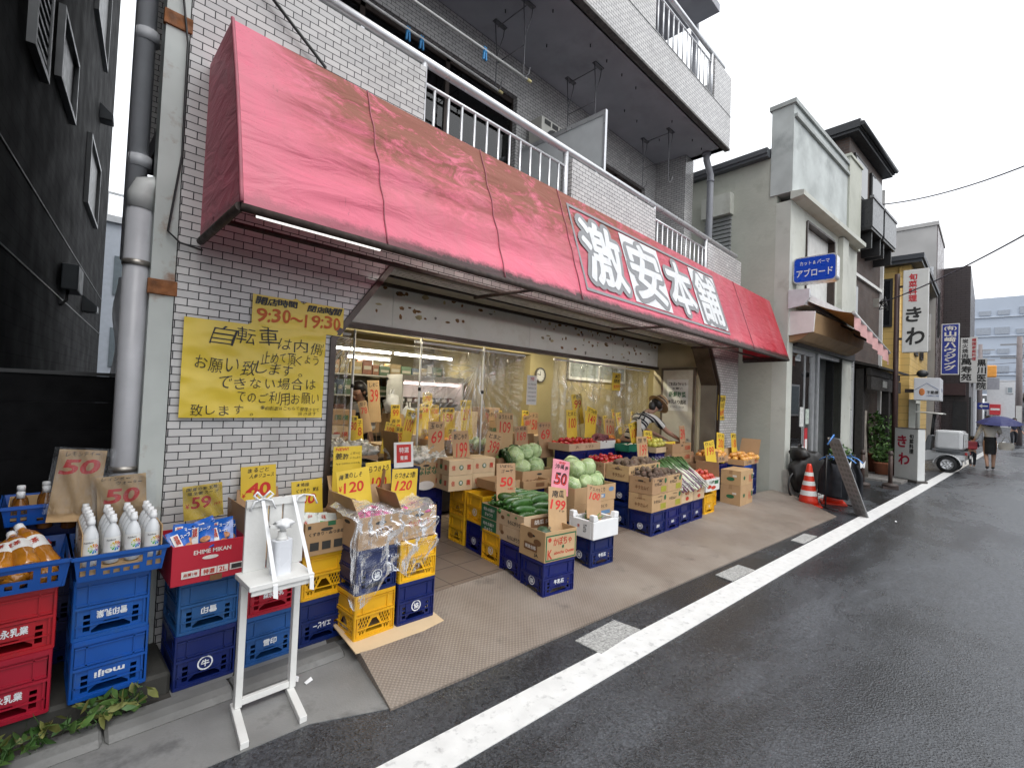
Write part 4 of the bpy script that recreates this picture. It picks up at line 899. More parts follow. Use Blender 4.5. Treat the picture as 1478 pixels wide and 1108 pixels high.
building('grey_house', 'grey house between the umber building and the white building', 46, 54, .7, 6, 4.6, mat('grey_house_wall', (.40, .41, .43), .7, var=.06), MATS['grey_house_wall'], [('s', .05, .5, 2.6, 3.6, M_ALU), ('f', .6, 1.8, 2.7, 3.7, M_ALU)], mat('grey_house_roof', (.16, .16, .18), .6))
building('brown_house', 'small brown-roofed house at the street end on the right', 56, 64, -4.2, -2.2, 3.4, MATS['grey_house_wall'], MATS['bright_white_wall'], [('s', .4, 1.2, 1.4, 2.4, M_ALU)], mat('brown_house_roof', (.13, .09, .08), .6))
g = MB(); g.prism([(44, -10, -.3), (44, 2.5, -.3), (44, 2.5, .004), (44, -10, .004)], (.01, 0, 0)); g.v = []; g.f = []; g.m = []; g.s = []
g.prism([(44, -12, 0), (72, -12, 2.9), (72, -12, -.5), (44, -12, -.5)], (0, 14, 0)); struct('rising_road', g, M_ASPH)
for i, (x, dy) in enumerate(((21.5, -1.1), (24.5, -1.25), (28.5, -1.5), (33.5, -1.9))):
    g = MB(); g.box(x, dy - 1.3, -.01, x + .75 + i * .2, dy, .0045); struct('crossing_stripe', g, M_PAINT)
ob = building('brick_block', 'brown brick block across the road, mirrored in the hairdresser window', 16, 33, -13, -5.0, 8.2, M_BRICK, M_BRICK)
for i in range(5):
    for z in (1.2, 4.2):
        q = MB(); q.box(1.2 + 3.2 * i, 8.0, z, 3.2 + 3.2 * i, 8.05, z + 1.7); fo = q.build('window', M_ALU, ob); q = MB(); q.box(1.3 + 3.2 * i, 8.051, z + .1, 3.1 + 3.2 * i, 8.06, z + 1.6); q.build('pane', mat('sky_pane', (.25, .3, .33), .12), fo)
def vsign(name, lab, loc, w_, h_, face, txt, tm, edge=None, th=.18, extra=None):
    t = thing(name, lab, 'sign', loc)
    g = MB(); g.box(.0, -w_ / 2, -h_ / 2, th, w_ / 2, h_ / 2); g.build('case', edge or M_WHITE, t)
    g = MB(); g.box(-.004, -w_ / 2 + .025, -h_ / 2 + .03, -.0005, w_ / 2 - .025, h_ / 2 - .03); g.build('face', face, t)
    g = MB()
    for (s, y, z, a, b_, m_) in txt: g.text(s, (-.0065, y, z), (0, -1, 0), (0, 0, 1), a, b_, m_, bold=.03)
    g.build('lettering', tm, t); return t
M_BL = mat('deep_sign_blue', (.012, .03, .28), .35, var=.03)
tx = [('(有)', 0, .72, .30, .16, 0)] + [(c, 0, .53 - i * .195, .28, .17 if c != 'ー' else .05, 0) for i, c in enumerate('山﨑ハウジング')]
vsign('estate_sign', 'deep blue vertical sign with white lettering on the maroon building', (22.2, .98, 3.86), .46, 1.76, M_BL, tx, [M_WHITE], M_ALU)
tx = [(c, .10, .80 - i * .21, .18, .18, 0) for i, c in enumerate('炭火焼肉')] + [(c, .06, -.08 - i * .33, .32, .28, 0) for i, c in enumerate('萬寿苑')] + [(c, -.17, .84 - i * .16, .12, .13, 1) for i, c in enumerate('韓国家庭料理')]
vsign('grill_sign', 'white vertical sign with black brushed lettering right of the blue sign', (28.0, .40 + .26, 3.97), .54, 1.95, M_WHITE, tx, [MATS['sign_black'], MATS['sign_red']])
tx = [(c, 0, .57 - i * .385, .32, .33, 0) for i, c in enumerate('黒川医院')]
vsign('clinic_sign', 'smaller white vertical sign with bold black characters, farthest along', (34.0, .31, 3.74), .42, 1.6, M_WHITE, tx, [MATS['sign_black']])
t = thing('house_sign', 'white box sign with an orange blot over the yellow house entrance', 'sign', (17.0, 1.2, 2.27))
g = MB(); g.box(0, -.27, -.30, 1.05, .27, .30); g.build('case', mat('box_sign_white', (.66, .67, .70), .4, var=.03), t, bev=.01)
g = MB(); g.text('不動屋', (-.004, -.12, -.09), (0, -1, 0), (0, 0, 1), .24, .085, 0, bold=.02); g.ball((-.0, .10, -.08), (.004, .065, .10), 10, 8, 1)
g.tube([(-.004, .24, -.02), (-.004, .0, .16), (-.004, -.24, -.02)], .006, 4, 2); g.text('不動屋', (.6, -.274, -.02), (1, 0, 0), (0, 0, 1), .5, .11, 2)
g.text('土地建物のご相談', (-.004, -.12, -.18), (0, -1, 0), (0, 0, 1), .26, .04, 2); g.build('lettering', [MATS['sign_black'], mat('orange_blot', (.62, .20, .05), .5), mat('thin_blue', (.15, .2, .35), .5)], t)
g = MB(); g.box(.1, .27, -.1, .2, .47, .0); g.build('bracket', M_BRNZ, t)
t = thing('entrance', 'glazed entrance with pale frame under the white box sign', 'door', (17.9, 1.62, 0)); g = MB(); g.box(0, -.12, 0, .06, .03, 2.0); g.box(.061, -.1, 1.9, 1.5, .02, 2.0); g.box(1.5, -.1, 0, 1.56, .02, 2.0); g.build('frame', M_IVORY, t); g = MB(); g.box(.061, -.06, 0, 1.5, -.02, 1.9); g.build('door_glass', M_DARK, t)
# poles and wires
for i, (x, y, h_, lab) in enumerate(((41, -1.22, 6.4, 'grey utility pole with crossarms at the street end, right edge'), (52, .55, 7.2, 'grey utility pole with a transformer behind the white clinic sign'))):
    t = thing('utility_pole', lab, 'utility pole', (x, y, 0)); g = MB(); g.tube([(0, 0, 0), (0, 0, h_)], [.17, .12], 10); g.build('mast', mat('pole_grey', (.20, .17, .17), .7), t)
    for z in (h_ - .5, h_ - 1.3): g = MB(); g.box(-.05, -.8, z, .05, .8, z + .08); g.build('crossarm', mat('arm_grey', (.3, .3, .31), .6), t)
    if i: g = MB(); g.lathe([(.25, 0), (.27, .1), (.27, .7), (.2, .8)], (-.35, -.2, h_ - 2.4), 12); g.build('transformer', MATS['arm_grey'], t)
    else: g = MB(); g.box(-.19, -.12, 1.2, -.16, .12, 2.3); g.build('notice_plate', M_WHITE, t)
M_WIRE = mat('cable_blue_black', (.05, .05, .075), .6)
def wire(p0, p1, sag, lab, r=.012):
    p0, p1 = Vector(p0), Vector(p1); g = MB()
    g.tube([p0.lerp(p1, k / 16) - Vector((0, 0, sag * 4 * (k / 16) * (1 - k / 16))) for k in range(17)], r, 5); tag(g.build('overhead_wire', M_WIRE), lab, 'wire')
wire((14.0, 1.83, 6.51), (10.5, -1.6, 5.9), .25, 'overhead wire from the brick house balcony, uppermost in the sky', .014)
wire((15.0, 1.96, 4.35), (9.5, -1.0, 4.55), .12, 'dark overhead wire crossing the top of the tall white sign', .014)
for i, (z0, z1) in enumerate(((5.6, 6.1), (5.0, 5.2), (6.2, 6.0), (4.3, 4.5))): wire((52, .55 - .3 * i, z0), (40 - 3 * i, -6, z1), .35, ['thin distant wire, highest across the pale block', 'thin distant wire just above the clinic sign level', 'thin distant wire from the top crossarm to the right', 'lowest thin distant wire above the white building'][i], .018)
t = thing('insulator_cluster', 'cluster of cable fittings on the brick house corner', 'fitting', (15.0, 2.0, 4.35)); g = MB(); r2 = random.Random(8)
for i in range(7): a = r2.uniform(0, 6); g.tube([(0, 0, 0), (-.1 * math.cos(a), -.12, .15 * math.sin(a)), (-.05, -.2 * r2.random(), -.25 + .3 * r2.random())], .012, 5)
g.build('loops', M_BLACK, t); g = MB(); g.box(-.03, .0, -.1, .05, .12, .12); g.build('plate', M_STEEL, t)
def car(loc, lab, col, rz=0, van=False):
    t = thing('parked_car', lab, 'car', loc, rz); m_ = mat('car_%d%d' % (int(col[0] * 100), int(col[2] * 100)), col, .3, coat=.6)
    pr = [(-2.0, .35), (-2.0, .95), (-1.1, 1.05), (-.5, 1.75), (1.9, 1.8), (2.1, 1.0), (2.1, .35)] if van else [(-2.1, .35), (-2.1, .85), (-1.0, .98), (-.35, 1.45), (1.1, 1.45), (1.8, 1.0), (2.1, .95), (2.1, .35)]
    g = MB(); g.prism([(x, -.82, z) for x, z in pr], (0, 1.64, 0)); g.build('body', m_, t, bev=.08)
    g = MB(); k = pr[2:6]; g.prism([(x * .96 + .02, -.835, z * .97) for x, z in k], (0, 1.67, 0)); g.prism([(-1.06, -.7, 1.08), (-.56, -.7, 1.66 if van else 1.4), (-.6, -.7, 1.66 if van else 1.4), (-1.1, -.7, 1.08)], (0, 1.4, 0)); g.build('windows', M_DARK, t)
    for x in (-1.3, 1.3):
        for y in (-.72, .72):
            g = MB(); g.lathe([(.2, -.1), (.32, -.1), (.32, .1), (.2, .1)], n=16); o = g.build('wheel', M_BLACK, t, (x, y, .32)); o.rotation_euler = (R_(90), 0, 0)
    for y in (-.6, .6): g = MB(); g.ball((-2.02, y, .75), (.06, .14, .09), 10, 6); g.build('headlight', M_WHITE, t)
    return t
car((62, .35, 1.85), 'white van facing down the rising road beside the umber building', (.55, .56, .58), .1, True)
car((64, -2.2, 2.05), 'silver car on the rising road at the right edge', (.35, .36, .38), .1)
t = thing('traffic_sign', 'blue one-way traffic sign with a white arrow on a thin pole', 'traffic sign', (38, .25, 0)); g = MB(); g.tube([(0, 0, 0), (0, 0, 2.6)], .04, 8); g.build('pole', M_ALU, t); g = MB(); g.box(-.06, -.24, 2.0, -.03, .24, 2.36); g.build('plate', M_BL, t)
g = MB(); g.poly([(-.064, .18, 2.18), (-.064, .04, 2.30), (-.064, .04, 2.22), (-.064, -.18, 2.22), (-.064, -.18, 2.14), (-.064, .04, 2.14), (-.064, .04, 2.06)]); g.build('arrow', M_WHITE, t)
t = thing('orange_sign', 'round orange lit-looking shop sign above the white building', 'sign', (50, .1, 4.9)); g = MB(); g.box(0, -.45, -.4, .2, .45, .5); g.build('case', mat('sign_orange', (.70, .30, .05), .5), t, bev=.08); g = MB(); g.box(.08, -.6, -1.3, .12, .3, -.45); g.build('board', mat('grey_sign_board', (.3, .3, .33), .6), t)
# ------------------------------------------------------------------ crates
M_SBLK = MATS['sign_black']; M_SRED = mat('marker_red', (.52, .025, .02), .6, var=.1)
M_LOGO = mat('logo_white', (.70, .72, .74), .5, var=.15, vs=60)
CC = {'meiji': mat('bright_blue_plastic', (.004, .070, .34), .38, var=.10, rv=.08, dirt=.5, dcol=(.03, .08, .17), ds=11),
      'blue': mat('navy_blue_plastic', (.003, .011, .105), .36, var=.12, rv=.15, dirt=.5, dcol=(.022, .035, .11), ds=11),
      'faded': mat('faded_blue_plastic', (.012, .075, .24), .5, var=.2, rv=.08, dirt=.45, dcol=(.05, .1, .18), ds=12),
      'yellow': mat('yellow_plastic', (.72, .40, .012), .4, var=.08, rv=.08, dirt=.5, dcol=(.40, .20, .02), ds=11),
      'red': mat('red_plastic', (.34, .006, .018), .4, var=.10, rv=.07, dirt=.45, dcol=(.18, .02, .03), ds=11)}
_cm = {}
def crate_mesh(kind, w_, d_, h_):
    key = (kind, w_, d_, h_)
    if key in _cm: return _cm[key]
    g = MB(); th = .006
    for s in range(4):
        L = w_ if s % 2 == 0 else d_; off = (d_ if s % 2 == 0 else w_) / 2
        Rm = Matrix.Rotation(s * math.pi / 2, 4, 'Z')
        def fn(u, v, d, Rm=Rm, off=off): return Rm @ Vector((u, -off + .010 + d, v))
        e = L / 2 - .010
        holes = []
        if kind == 'milk':
            holes.append([(-.25 * L, .085 * h_), (.25 * L, .085 * h_), (.25 * L, .13 * h_), (.09 * L, .25 * h_), (-.09 * L, .25 * h_), (-.25 * L, .13 * h_)])
            for sg in (-1, 1):
                holes.append([(sg * .31 * L - .012, .12 * h_), (sg * .31 * L + .012, .12 * h_), (sg * .31 * L + .012, .30 * h_), (sg * .31 * L - .012, .30 * h_)])
                holes.append([(sg * .31 * L - .012, .33 * h_), (sg * .31 * L + .012, .33 * h_), (sg * .31 * L + .012, .40 * h_), (sg * .31 * L - .012, .40 * h_)])
        else:
            px, pz = L * .066, .072 * h_; zc0 = .14 * h_
            tri = [(-.20 * L, .12 * h_), (.20 * L, .12 * h_), (.20 * L, .16 * h_), (.05 * L, .40 * h_), (-.05 * L, .40 * h_), (-.20 * L, .16 * h_)]
            holes.append(tri)
            for j in range(6):
                for i in range(-6, 7):
                    x = (i + (.5 if j % 2 else 0)) * px; z = zc0 + j * pz
                    if abs(x) > .37 * L: continue
                    if abs(x) < .20 * L + px * .62 and z < .40 * h_ + pz - (max(0, abs(x) - .05 * L) / (.15 * L)) * .24 * h_ * .9: continue
                    if z + pz * .8 > .53 * h_: continue
                    holes.append([(x - px * .40, z), (x, z - pz * .78), (x + px * .40, z), (x, z + pz * .78)])
        g.plate([(-e, 0), (e, 0), (e, h_ - .004), (-e, h_ - .004)], holes, fn, th)
        g.T = Rm
        y1 = -off + .0105
        for z0, z1, o in ((.0, .016, 0), (.058, .064, .003), (.50 * h_, .50 * h_ + .012, 0), (.565 * h_, .565 * h_ + .006, .003), (.86 * h_, .86 * h_ + .006, .003), (h_ - .022, h_, 0)):
            g.box(-L / 2 + .012 + o, -off + o, z0, L / 2 - .012 - o, y1, z1)
        for u in (-.30 * L, .30 * L): g.box(u - .003, -off + .003, .513 * h_ + .010, u + .003, y1, h_ - .0225)
        for u in (-.42 * L, .42 * L): g.box(u - .003, -off + .003, .0165, u + .003, y1, .4995 * h_)
        if kind == 'milk': g.box(-.27 * L, -off + .006, .27 * h_, .27 * L, y1, .485 * h_)
        # corner posts
        g.prism([(-L / 2, -off + .012, 0), (-L / 2 + .004, -off + .003, 0), (-L / 2 + .013, -off, 0), (-L / 2 + .013, -off + .012, 0)], (0, 0, h_))
        g.T = None
    g.box(-w_ / 2 + .011, -d_ / 2 + .011, .004, w_ / 2 - .011, d_ / 2 - .011, .012)
    _cm[key] = g.mesh('crate_%s' % kind, [CC['blue']]); bm = bmesh.new(); bm.from_mesh(_cm[key]); bmesh.ops.recalc_face_normals(bm, faces=bm.faces); bm.to_mesh(_cm[key]); bm.free()
    return _cm[key]
def logo_mesh(txt, L, off, h_, flip, ring):
    g = MB()
    if ring:
        c = [(.036 * math.cos(a * .2618), .036 * math.sin(a * .2618)) for a in range(24)]; ci = [(.029 * math.cos(a * .2618), .029 * math.sin(a * .2618)) for a in range(24)]
        g.plate(c, [ci], lambda u, v, d: (u, -off + .0045 + d, .37 * h_ + v), .001)
        g.text(txt, (0, -off + .0045, .37 * h_), (1, 0, 0), (0, 0, 1), .036, .034, bold=.03)
    else:
        r_, u_ = ((-1, 0, 0), (0, 0, -1)) if flip else ((1, 0, 0), (0, 0, 1))
        g.text(txt, (0, -off + .0045, .38 * h_), r_, u_, min(.11, .035 * len(txt)), .034, bold=.03)
    return g
CW, CD, CH = .345, .285, .272
def crate(loc, rz, col, label, kind='milk', logo='meiji', flip=False, ring=False, side=False, w_=CW, d_=CD, sidelogo=None, group=None):
    """loc = front-left-bottom corner; rz rotation about it"""
    t = thing('plastic_crate', label, 'crate', loc, rz, group)
    me = crate_mesh(kind, w_, d_, CH)
    o = bpy.data.objects.new('body', me); COL.objects.link(o); o.parent = t; o.location = (w_ / 2, d_ / 2, 0)
    o.material_slots[0].link = 'OBJECT'; o.material_slots[0].material = CC[col]
    if logo and kind == 'milk':
        lo = logo_mesh(logo, w_, d_ / 2, CH, flip, ring).build('logo', M_LOGO, t, (w_ / 2, d_ / 2, 0), fix=False)
        if sidelogo:
            k = logo_mesh(sidelogo, d_, w_ / 2, CH, flip, True).build('logo', M_LOGO, t, (w_ / 2, d_ / 2, 0), fix=False); k.rotation_euler = (0, 0, -math.pi / 2)
    return t
G_W = 'crates stacked along the tiled wall'; G_A = 'crates under the left produce row'; G_B = 'crates under the right produce row'
NW, ND = .285, .335     # crates turned with their short side to the street
def wallcrate(x, y, z, col, lab, **k): return crate((x, y, z), k.pop('rz', 0), col, lab, w_=NW, d_=ND, group=G_W, **k)
wallcrate(-.17, 2.90, .138, 'red', 'bright red crate at the bottom of the far-left stack', logo='森永乳業')
wallcrate(-.165, 2.905, .411, 'red', 'bright red crate under the tray of amber tea bottles', logo='森永乳業', rz=.01)
wallcrate(-.46, 2.92, .138, 'red', 'red crate cut by the left picture edge, lower one', logo='森永乳業'); wallcrate(-.462, 2.925, .411, 'red', 'red crate cut by the left picture edge, upper one', logo='森永乳業')
wallcrate(.172, 2.90, .138, 'meiji', 'bright blue crate with upside-down logo, bottom of the stack of rainbow bottles', flip=True)
wallcrate(.168, 2.905, .411, 'meiji', 'bright blue crate directly under the tray of white-capped bottles', logo='雪印乳業', flip=True, rz=-.012)
wallcrate(.565, 2.905, .033, 'blue', 'navy crate with a round white seal at the bottom below the red fruit carton', logo='牛', ring=True)
wallcrate(.570, 2.91, .306, 'faded', 'faded scuffed blue crate directly under the red fruit carton', logo='雪印', flip=True, rz=.01)
wallcrate(.888, 2.91, .033, 'faded', 'faded blue crate on the pavement behind the white sanitiser stand', logo='雪印', rz=.008)
wallcrate(.892, 2.905, .306, 'red', 'red crate behind the legs of the white sanitiser stand', logo='森永牛乳')
wallcrate(1.195, 2.92, .033, 'blue', 'navy crate with white katakana at the bottom, right of the sanitiser stand', logo='エルビー', flip=True)
wallcrate(1.198, 2.925, .306, 'yellow', 'yellow lattice crate under the carton of noodle packs', kind='lattice', rz=.006)
crate((1.435, 2.70, .075), .02, 'yellow', 'yellow lattice crate at the bottom on the ramp corner, cardboard beneath it', kind='lattice', w_=NW, d_=.30, group=G_W)
crate((1.438, 2.705, .348), .01, 'blue', 'navy crate draped in clear plastic at the ramp corner', logo='協', ring=True, w_=NW, d_=.30, group=G_W)
crate((1.735, 2.70, .078), -.03, 'blue', 'navy crate with a round seal on the ramp, right of the yellow lattice one', logo='協', ring=True, w_=NW, d_=.30, group=G_W)
crate((1.738, 2.70, .351), -.02, 'yellow', 'yellow lattice crate half covered by clear plastic on a navy crate', kind='lattice', w_=NW, d_=.30, group=G_W)
for i in range(3): crate((-.07 + .004 * i, 3.36, .06 + .273 * i), 0, 'blue', ['navy crate at the bottom in the dark behind the bottle trays', 'navy crate second from the bottom in the dark behind the bottle trays', 'navy crate on top in the dark under the rear blue tray'][i], w_=NW, d_=.3, logo='meiji', group=G_W)
ra = R_(-7)
crate((2.863, 2.434, .043), ra, 'blue', 'navy crate under the pumpkin carton, foremost in the left row', logo='牛乳石', sidelogo='協', group=G_A)
crate((2.915, 2.742, .072), ra, 'blue', 'navy crate just behind the foremost one, under the cucumber boxes', sidelogo='協', group=G_A)
crate((2.972, 3.045, .1), ra, 'yellow', 'single yellow crate under the rear end of the cucumber boxes', sidelogo='乳', logo='乳業', group=G_A)
crate((3.035, 3.36, .1), R_(-9), 'blue', 'navy crate beneath a yellow one in the left row', sidelogo='明', group=G_A); crate((3.035, 3.36, .373), R_(-8), 'yellow', 'yellow crate on a navy one in the left row', sidelogo='乳', logo='乳業', group=G_A)
for z, l in ((.1, 'lower'), (.373, 'upper')): crate((3.085, 3.68, z), R_(-5), 'yellow', '%s yellow lattice crate beneath the closed orange-printed cartons' % l, kind='lattice', group=G_A)
for i, (x, y) in enumerate(((2.72, 4.02), (2.35, 4.05))):
    for k in range(2): crate((x, y, .1 + .273 * k), 0, 'blue', '%s navy crate beneath the %s' % (('bottom', 'upper')[k], ('big printed carton at the back', 'black tray pile')[i]), group=G_A)
crate((3.655, 2.555, .058), R_(-4), 'blue', 'navy crate beneath the white foam box', logo='牛乳石', sidelogo='協', group=G_A)
for i, (x, y) in enumerate(((3.85, 2.97), (4.20, 2.95), (3.70, 3.48), (4.05, 3.46), (3.45, 3.35), (4.45, 3.48))):
    for k in range(2 if i != 4 else 2):
        if i in (0, 1) and k: continue
        crate((x, y, .1 + .273 * k), R_(-4), 'blue' if i != 1 else 'yellow', ['crate under the left end of the front cabbage box', 'yellow crate under the right end of the front cabbage box', 'crate under the upper cabbage box', 'crate below the right side of the upper cabbage box', 'crate below the small open cartons', 'crate hidden right of the cabbages'][i] + ('', ', upper of two')[k], group=G_A)
for i, x in enumerate((5.011, 5.372, 5.733, 6.094)):
    crate((x, 2.695 + .02 * (i > 1), .074 + .002 * i), 0, 'blue', ['navy crate at the left front corner of the right produce row, under printed potato cartons', 'second navy crate in the front line of the right row', 'third navy crate in the front line, under bagged leeks', 'fourth navy crate in the front line, beside the yellow crate'][i], logo='森永', sidelogo='明', group=G_B)
for i, (x, y) in enumerate(((5.025, 2.99), (5.035, 3.30), (5.385, 2.99), (5.745, 3.0), (6.105, 3.0))):
    for k in range(2): crate((x, y, .1 + .273 * k), 0, 'blue', ['crate second in depth on the left end of the right row', 'crate third in depth on the left end of the right row', 'crate behind the second front crate', 'crate behind the third front crate', 'crate behind the fourth front crate'][i] + (', bottom', ', top')[k], logo='森永', sidelogo='明', group=G_B)
for i, (x, y) in enumerate(((4.95, 3.82), (5.31, 3.82), (5.67, 3.84), (6.03, 3.84))):
    for k in range(3): crate((x, y, .1 + .273 * k), 0, 'blue', '%s of three navy crates stacked %s' % (('bottom', 'middle', 'top')[k], ('under the left end of the rear tomato tray', 'under the right end of the rear tomato tray', 'below the white produce box', 'below the green basket')[i]), logo='森永', sidelogo='明', group=G_B)
crate((6.60, 2.76, .081), 0, 'yellow', 'yellow crate under the white apple box', logo='乳', group=G_B); crate((7.02, 2.90, .1), 0, 'yellow', 'yellow crate standing just right of the apple box, behind', logo='乳', group=G_B); crate((6.6, 3.06, .1), 0, 'yellow', 'yellow crate hidden behind the one below the apples', logo='乳', group=G_B)
for i, (x, y) in enumerate(((8.22, 2.80), (8.60, 2.84))):
    for k in range(2): crate((x, y, .085 + .273 * k), .02, 'meiji' if i == 0 else 'blue', '%s blue crate of the %s pair under the yellow-orange fruit at the right end' % (('lower', 'upper')[k], ('left', 'right')[i]), logo='森永', group=G_B)

# ------------------------------------------------------------------ cardboard
def card_mat(name, c, rv=.12):
    return mat(name, c, .8, var=.07, vs=5, bp=.15, bs=50, rv=rv, dirt=.15, dcol=(.2, .12, .06), ds=7)
CB = {'tan': card_mat('tan_cardboard', (.44, .285, .15)), 'brown': card_mat('brown_cardboard', (.33, .20, .105)), 'pale': card_mat('pale_cardboard', (.54, .40, .25)), 'red': mat('red_printed_card', (.42, .012, .03), .5, var=.06), 'white': mat('white_printed_card', (.66, .65, .62), .6, var=.05)}
INK = [mat('ink_black', (.03, .028, .025), .7, var=.2), mat('ink_red', (.45, .04, .02), .6, var=.15), mat('ink_green', (.02, .12, .05), .6, var=.15), mat('ink_olive', (.30, .28, .03), .6), mat('ink_blue', (.12, .22, .36), .6), mat('ink_white', (.66, .62, .58), .6), mat('ink_brown', (.16, .075, .03), .7), mat('ink_tan', (.47, .32, .18), .75)]
def cbox(loc, rz, w_, d_, h_, col, label, prints=(), flaps='', open_=True, cat='box', group=None, inner='brown', hand=True, tape=False):
    """cardboard box; prints: (face, text | None, u, v, w, h, ink) - face f front, l left, r right, t top; u,v from face centre"""
    t = thing('cardboard_box', label, cat, loc, rz, group); th = .005
    g = MB()
    if open_:
        for a in ((0, 0, 0, w_, th, h_), (0, d_ - th, 0, w_, d_, h_), (0, th, 0, th, d_ - th, h_), (w_ - th, th, 0, w_, d_ - th, h_)): g.box(*a)
        g.box(th, th, .002, w_ - th, d_ - th, .007)
    else:
        g.box(0, 0, 0, w_, d_, h_)
    g.build('body', CB[col], t, bev=.0018)
    if not open_:
        g = MB(); g.box(0, d_ / 2 - .001, h_, w_, d_ / 2 + .001, h_ + .0012); g.box(-.0008, d_ / 2 - .025, h_ - .06, -.0002, d_ / 2 + .025, h_); g.build('tape_seam', CB['brown'], t)
    r = random.Random(int(loc[0] * 977 + loc[2] * 331 + w_ * 71))
    for f in flaps:
        a = R_(r.uniform(62, 95)) if f.islower() else R_(r.uniform(-40, 10)); L = (d_ if f in 'fbFB' else w_) * .45
        ca, sa = math.cos(a), math.sin(a)      # angle from outward horizontal
        g = MB(); F = f.lower()
        if F in 'fb':
            s = -1 if F == 'f' else 1; y0 = 0 if F == 'f' else d_
            g.prism([(.004, y0, h_ + .001), (w_ - .004, y0, h_ + .001), (w_ - .012, y0 + s * L * ca, h_ + L * sa), (.012, y0 + s * L * ca, h_ + L * sa)], (0, -s * sa * .004, .004 * ca))
        else:
            s = -1 if F == 'l' else 1; x0 = 0 if F == 'l' else w_
            g.prism([(x0, .004, h_ + .001), (x0, d_ - .004, h_ + .001), (x0 + s * L * ca, d_ - .012, h_ + L * sa), (x0 + s * L * ca, .012, h_ + L * sa)], (-s * sa * .004, 0, .004 * ca))
        g.build('flap', CB['brown' if r.random() < .6 else col], t)
    P = MB(); used = False
    def fr(f):
        if f == 'f': return Vector((w_ / 2, -.0012, h_ / 2)), Vector((1, 0, 0)), Vector((0, 0, 1))
        if f == 'l': return Vector((-.0012, d_ / 2, h_ / 2)), Vector((0, -1, 0)), Vector((0, 0, 1))
        if f == 'r': return Vector((w_ + .0012, d_ / 2, h_ / 2)), Vector((0, 1, 0)), Vector((0, 0, 1))
        return Vector((w_ / 2, d_ / 2, h_ + .0016)), Vector((1, 0, 0)), Vector((0, 1, 0))
    for n_, (f, s, u, v, a, b_, ink) in enumerate(prints):
        c, rr, uv_ = fr(f); nn = rr.cross(uv_); c = c + rr * u + uv_ * v + nn * (.00035 * n_); used = True
        if s is None: P.poly([c - rr * a / 2 - uv_ * b_ / 2, c + rr * a / 2 - uv_ * b_ / 2, c + rr * a / 2 + uv_ * b_ / 2, c - rr * a / 2 + uv_ * b_ / 2], ink)
        elif s == 'O':
            P.poly([c + rr * a / 2 * math.cos(k * .349) + uv_ * b_ / 2 * math.sin(k * .349) for k in range(18)], ink)
        else: P.text(s, c, rr, uv_, a, b_, ink, bold=.02)
    if hand and open_ and h_ > .12:
        for f in 'fl':
            c, rr, uv_ = fr(f); c = c + uv_ * h_ * .26
            P.poly([c + rr * .035 * (math.cos(k * .393)) * 1.1 + uv_ * .011 * math.sin(k * .393) for k in range(16)], 0); used = True
    if used: P.build('printing', INK, t, fix=False)
    return t
GB = 'cardboard boxes on the produce stalls'
# by the tiled wall
cbox((.525, 2.865, .580), 0, .335, .36, .20, 'red', 'red printed fruit carton holding soup pouches, white lettering', [('f', 'EHIME MIKAN', .01, .055, .17, .022, 5), ('f', 'O', 0.0, .022, .075, .02, 5), ('f', None, -.085, -.05, .078, .036, 5), ('f', None, -.003, -.05, .07, .036, 5), ('f', None, .06, -.05, .05, .036, 5), ('f', None, .125, -.048, .065, .036, 5), ('f', '特選', -.003, -.05, .05, .024, 1), ('f', '2L', .06, -.05, .036, .025, 1), ('f', '品質1号', -.085, -.05, .06, .015, 1), ('f', None, .125, -.048, .05, .024, 0), ('f', None, .03, -.088, .055, .03, 6)], 'r', hand=False)
cbox((.90, 3.0, .582), 0, .26, .24, .27, 'tan', 'plain carton behind the white sanitiser stand', [], 'b')
cbox((1.195, 2.905, .580), 0, .27, .33, .20, 'brown', 'brown carton of noodle packs with a green tape square', [('f', 'くずきり・みつまめ', .0, .03, .22, .022, 0), ('f', None, .03, .085, .05, .028, 2), ('f', None, -.075, -.045, .055, .05, 0), ('f', None, .0, -.045, .055, .05, 0), ('f', None, .075, -.045, .055, .05, 0), ('f', None, -.11, .075, .02, .02, 0)], 'r')
cbox((1.435, 2.70, .622), 0, .30, .30, .20, 'tan', 'carton of pink snack packs under the clear plastic cover', [('f', 'しば漬', 0, 0, .16, .05, 6)], 'bl')
cbox((1.745, 2.72, .625), 0, .28, .28, .20, 'tan', 'carton right of the plastic-covered one, packed with pickles', [('f', 'らっきょう', 0, 0, .16, .04, 1)], 'bl')
cbox((1.52, 3.02, .60), .2, .30, .22, .30, 'tan', 'upright tan carton behind the yellow pickle price cards', [], 'rb')
cbox((-.06, 3.30, .905), 0, .34, .28, .07, 'tan', 'shallow tan carton of white-capped bottles, black code printed in a frame', [('f', None, -.115, .002, .096, .045, 0), ('f', None, -.115, .002, .088, .037, 6), ('f', 'FB3LE', -.115, .004, .078, .028, 0), ('f', None, .08, -.015, .14, .012, 0)], '')
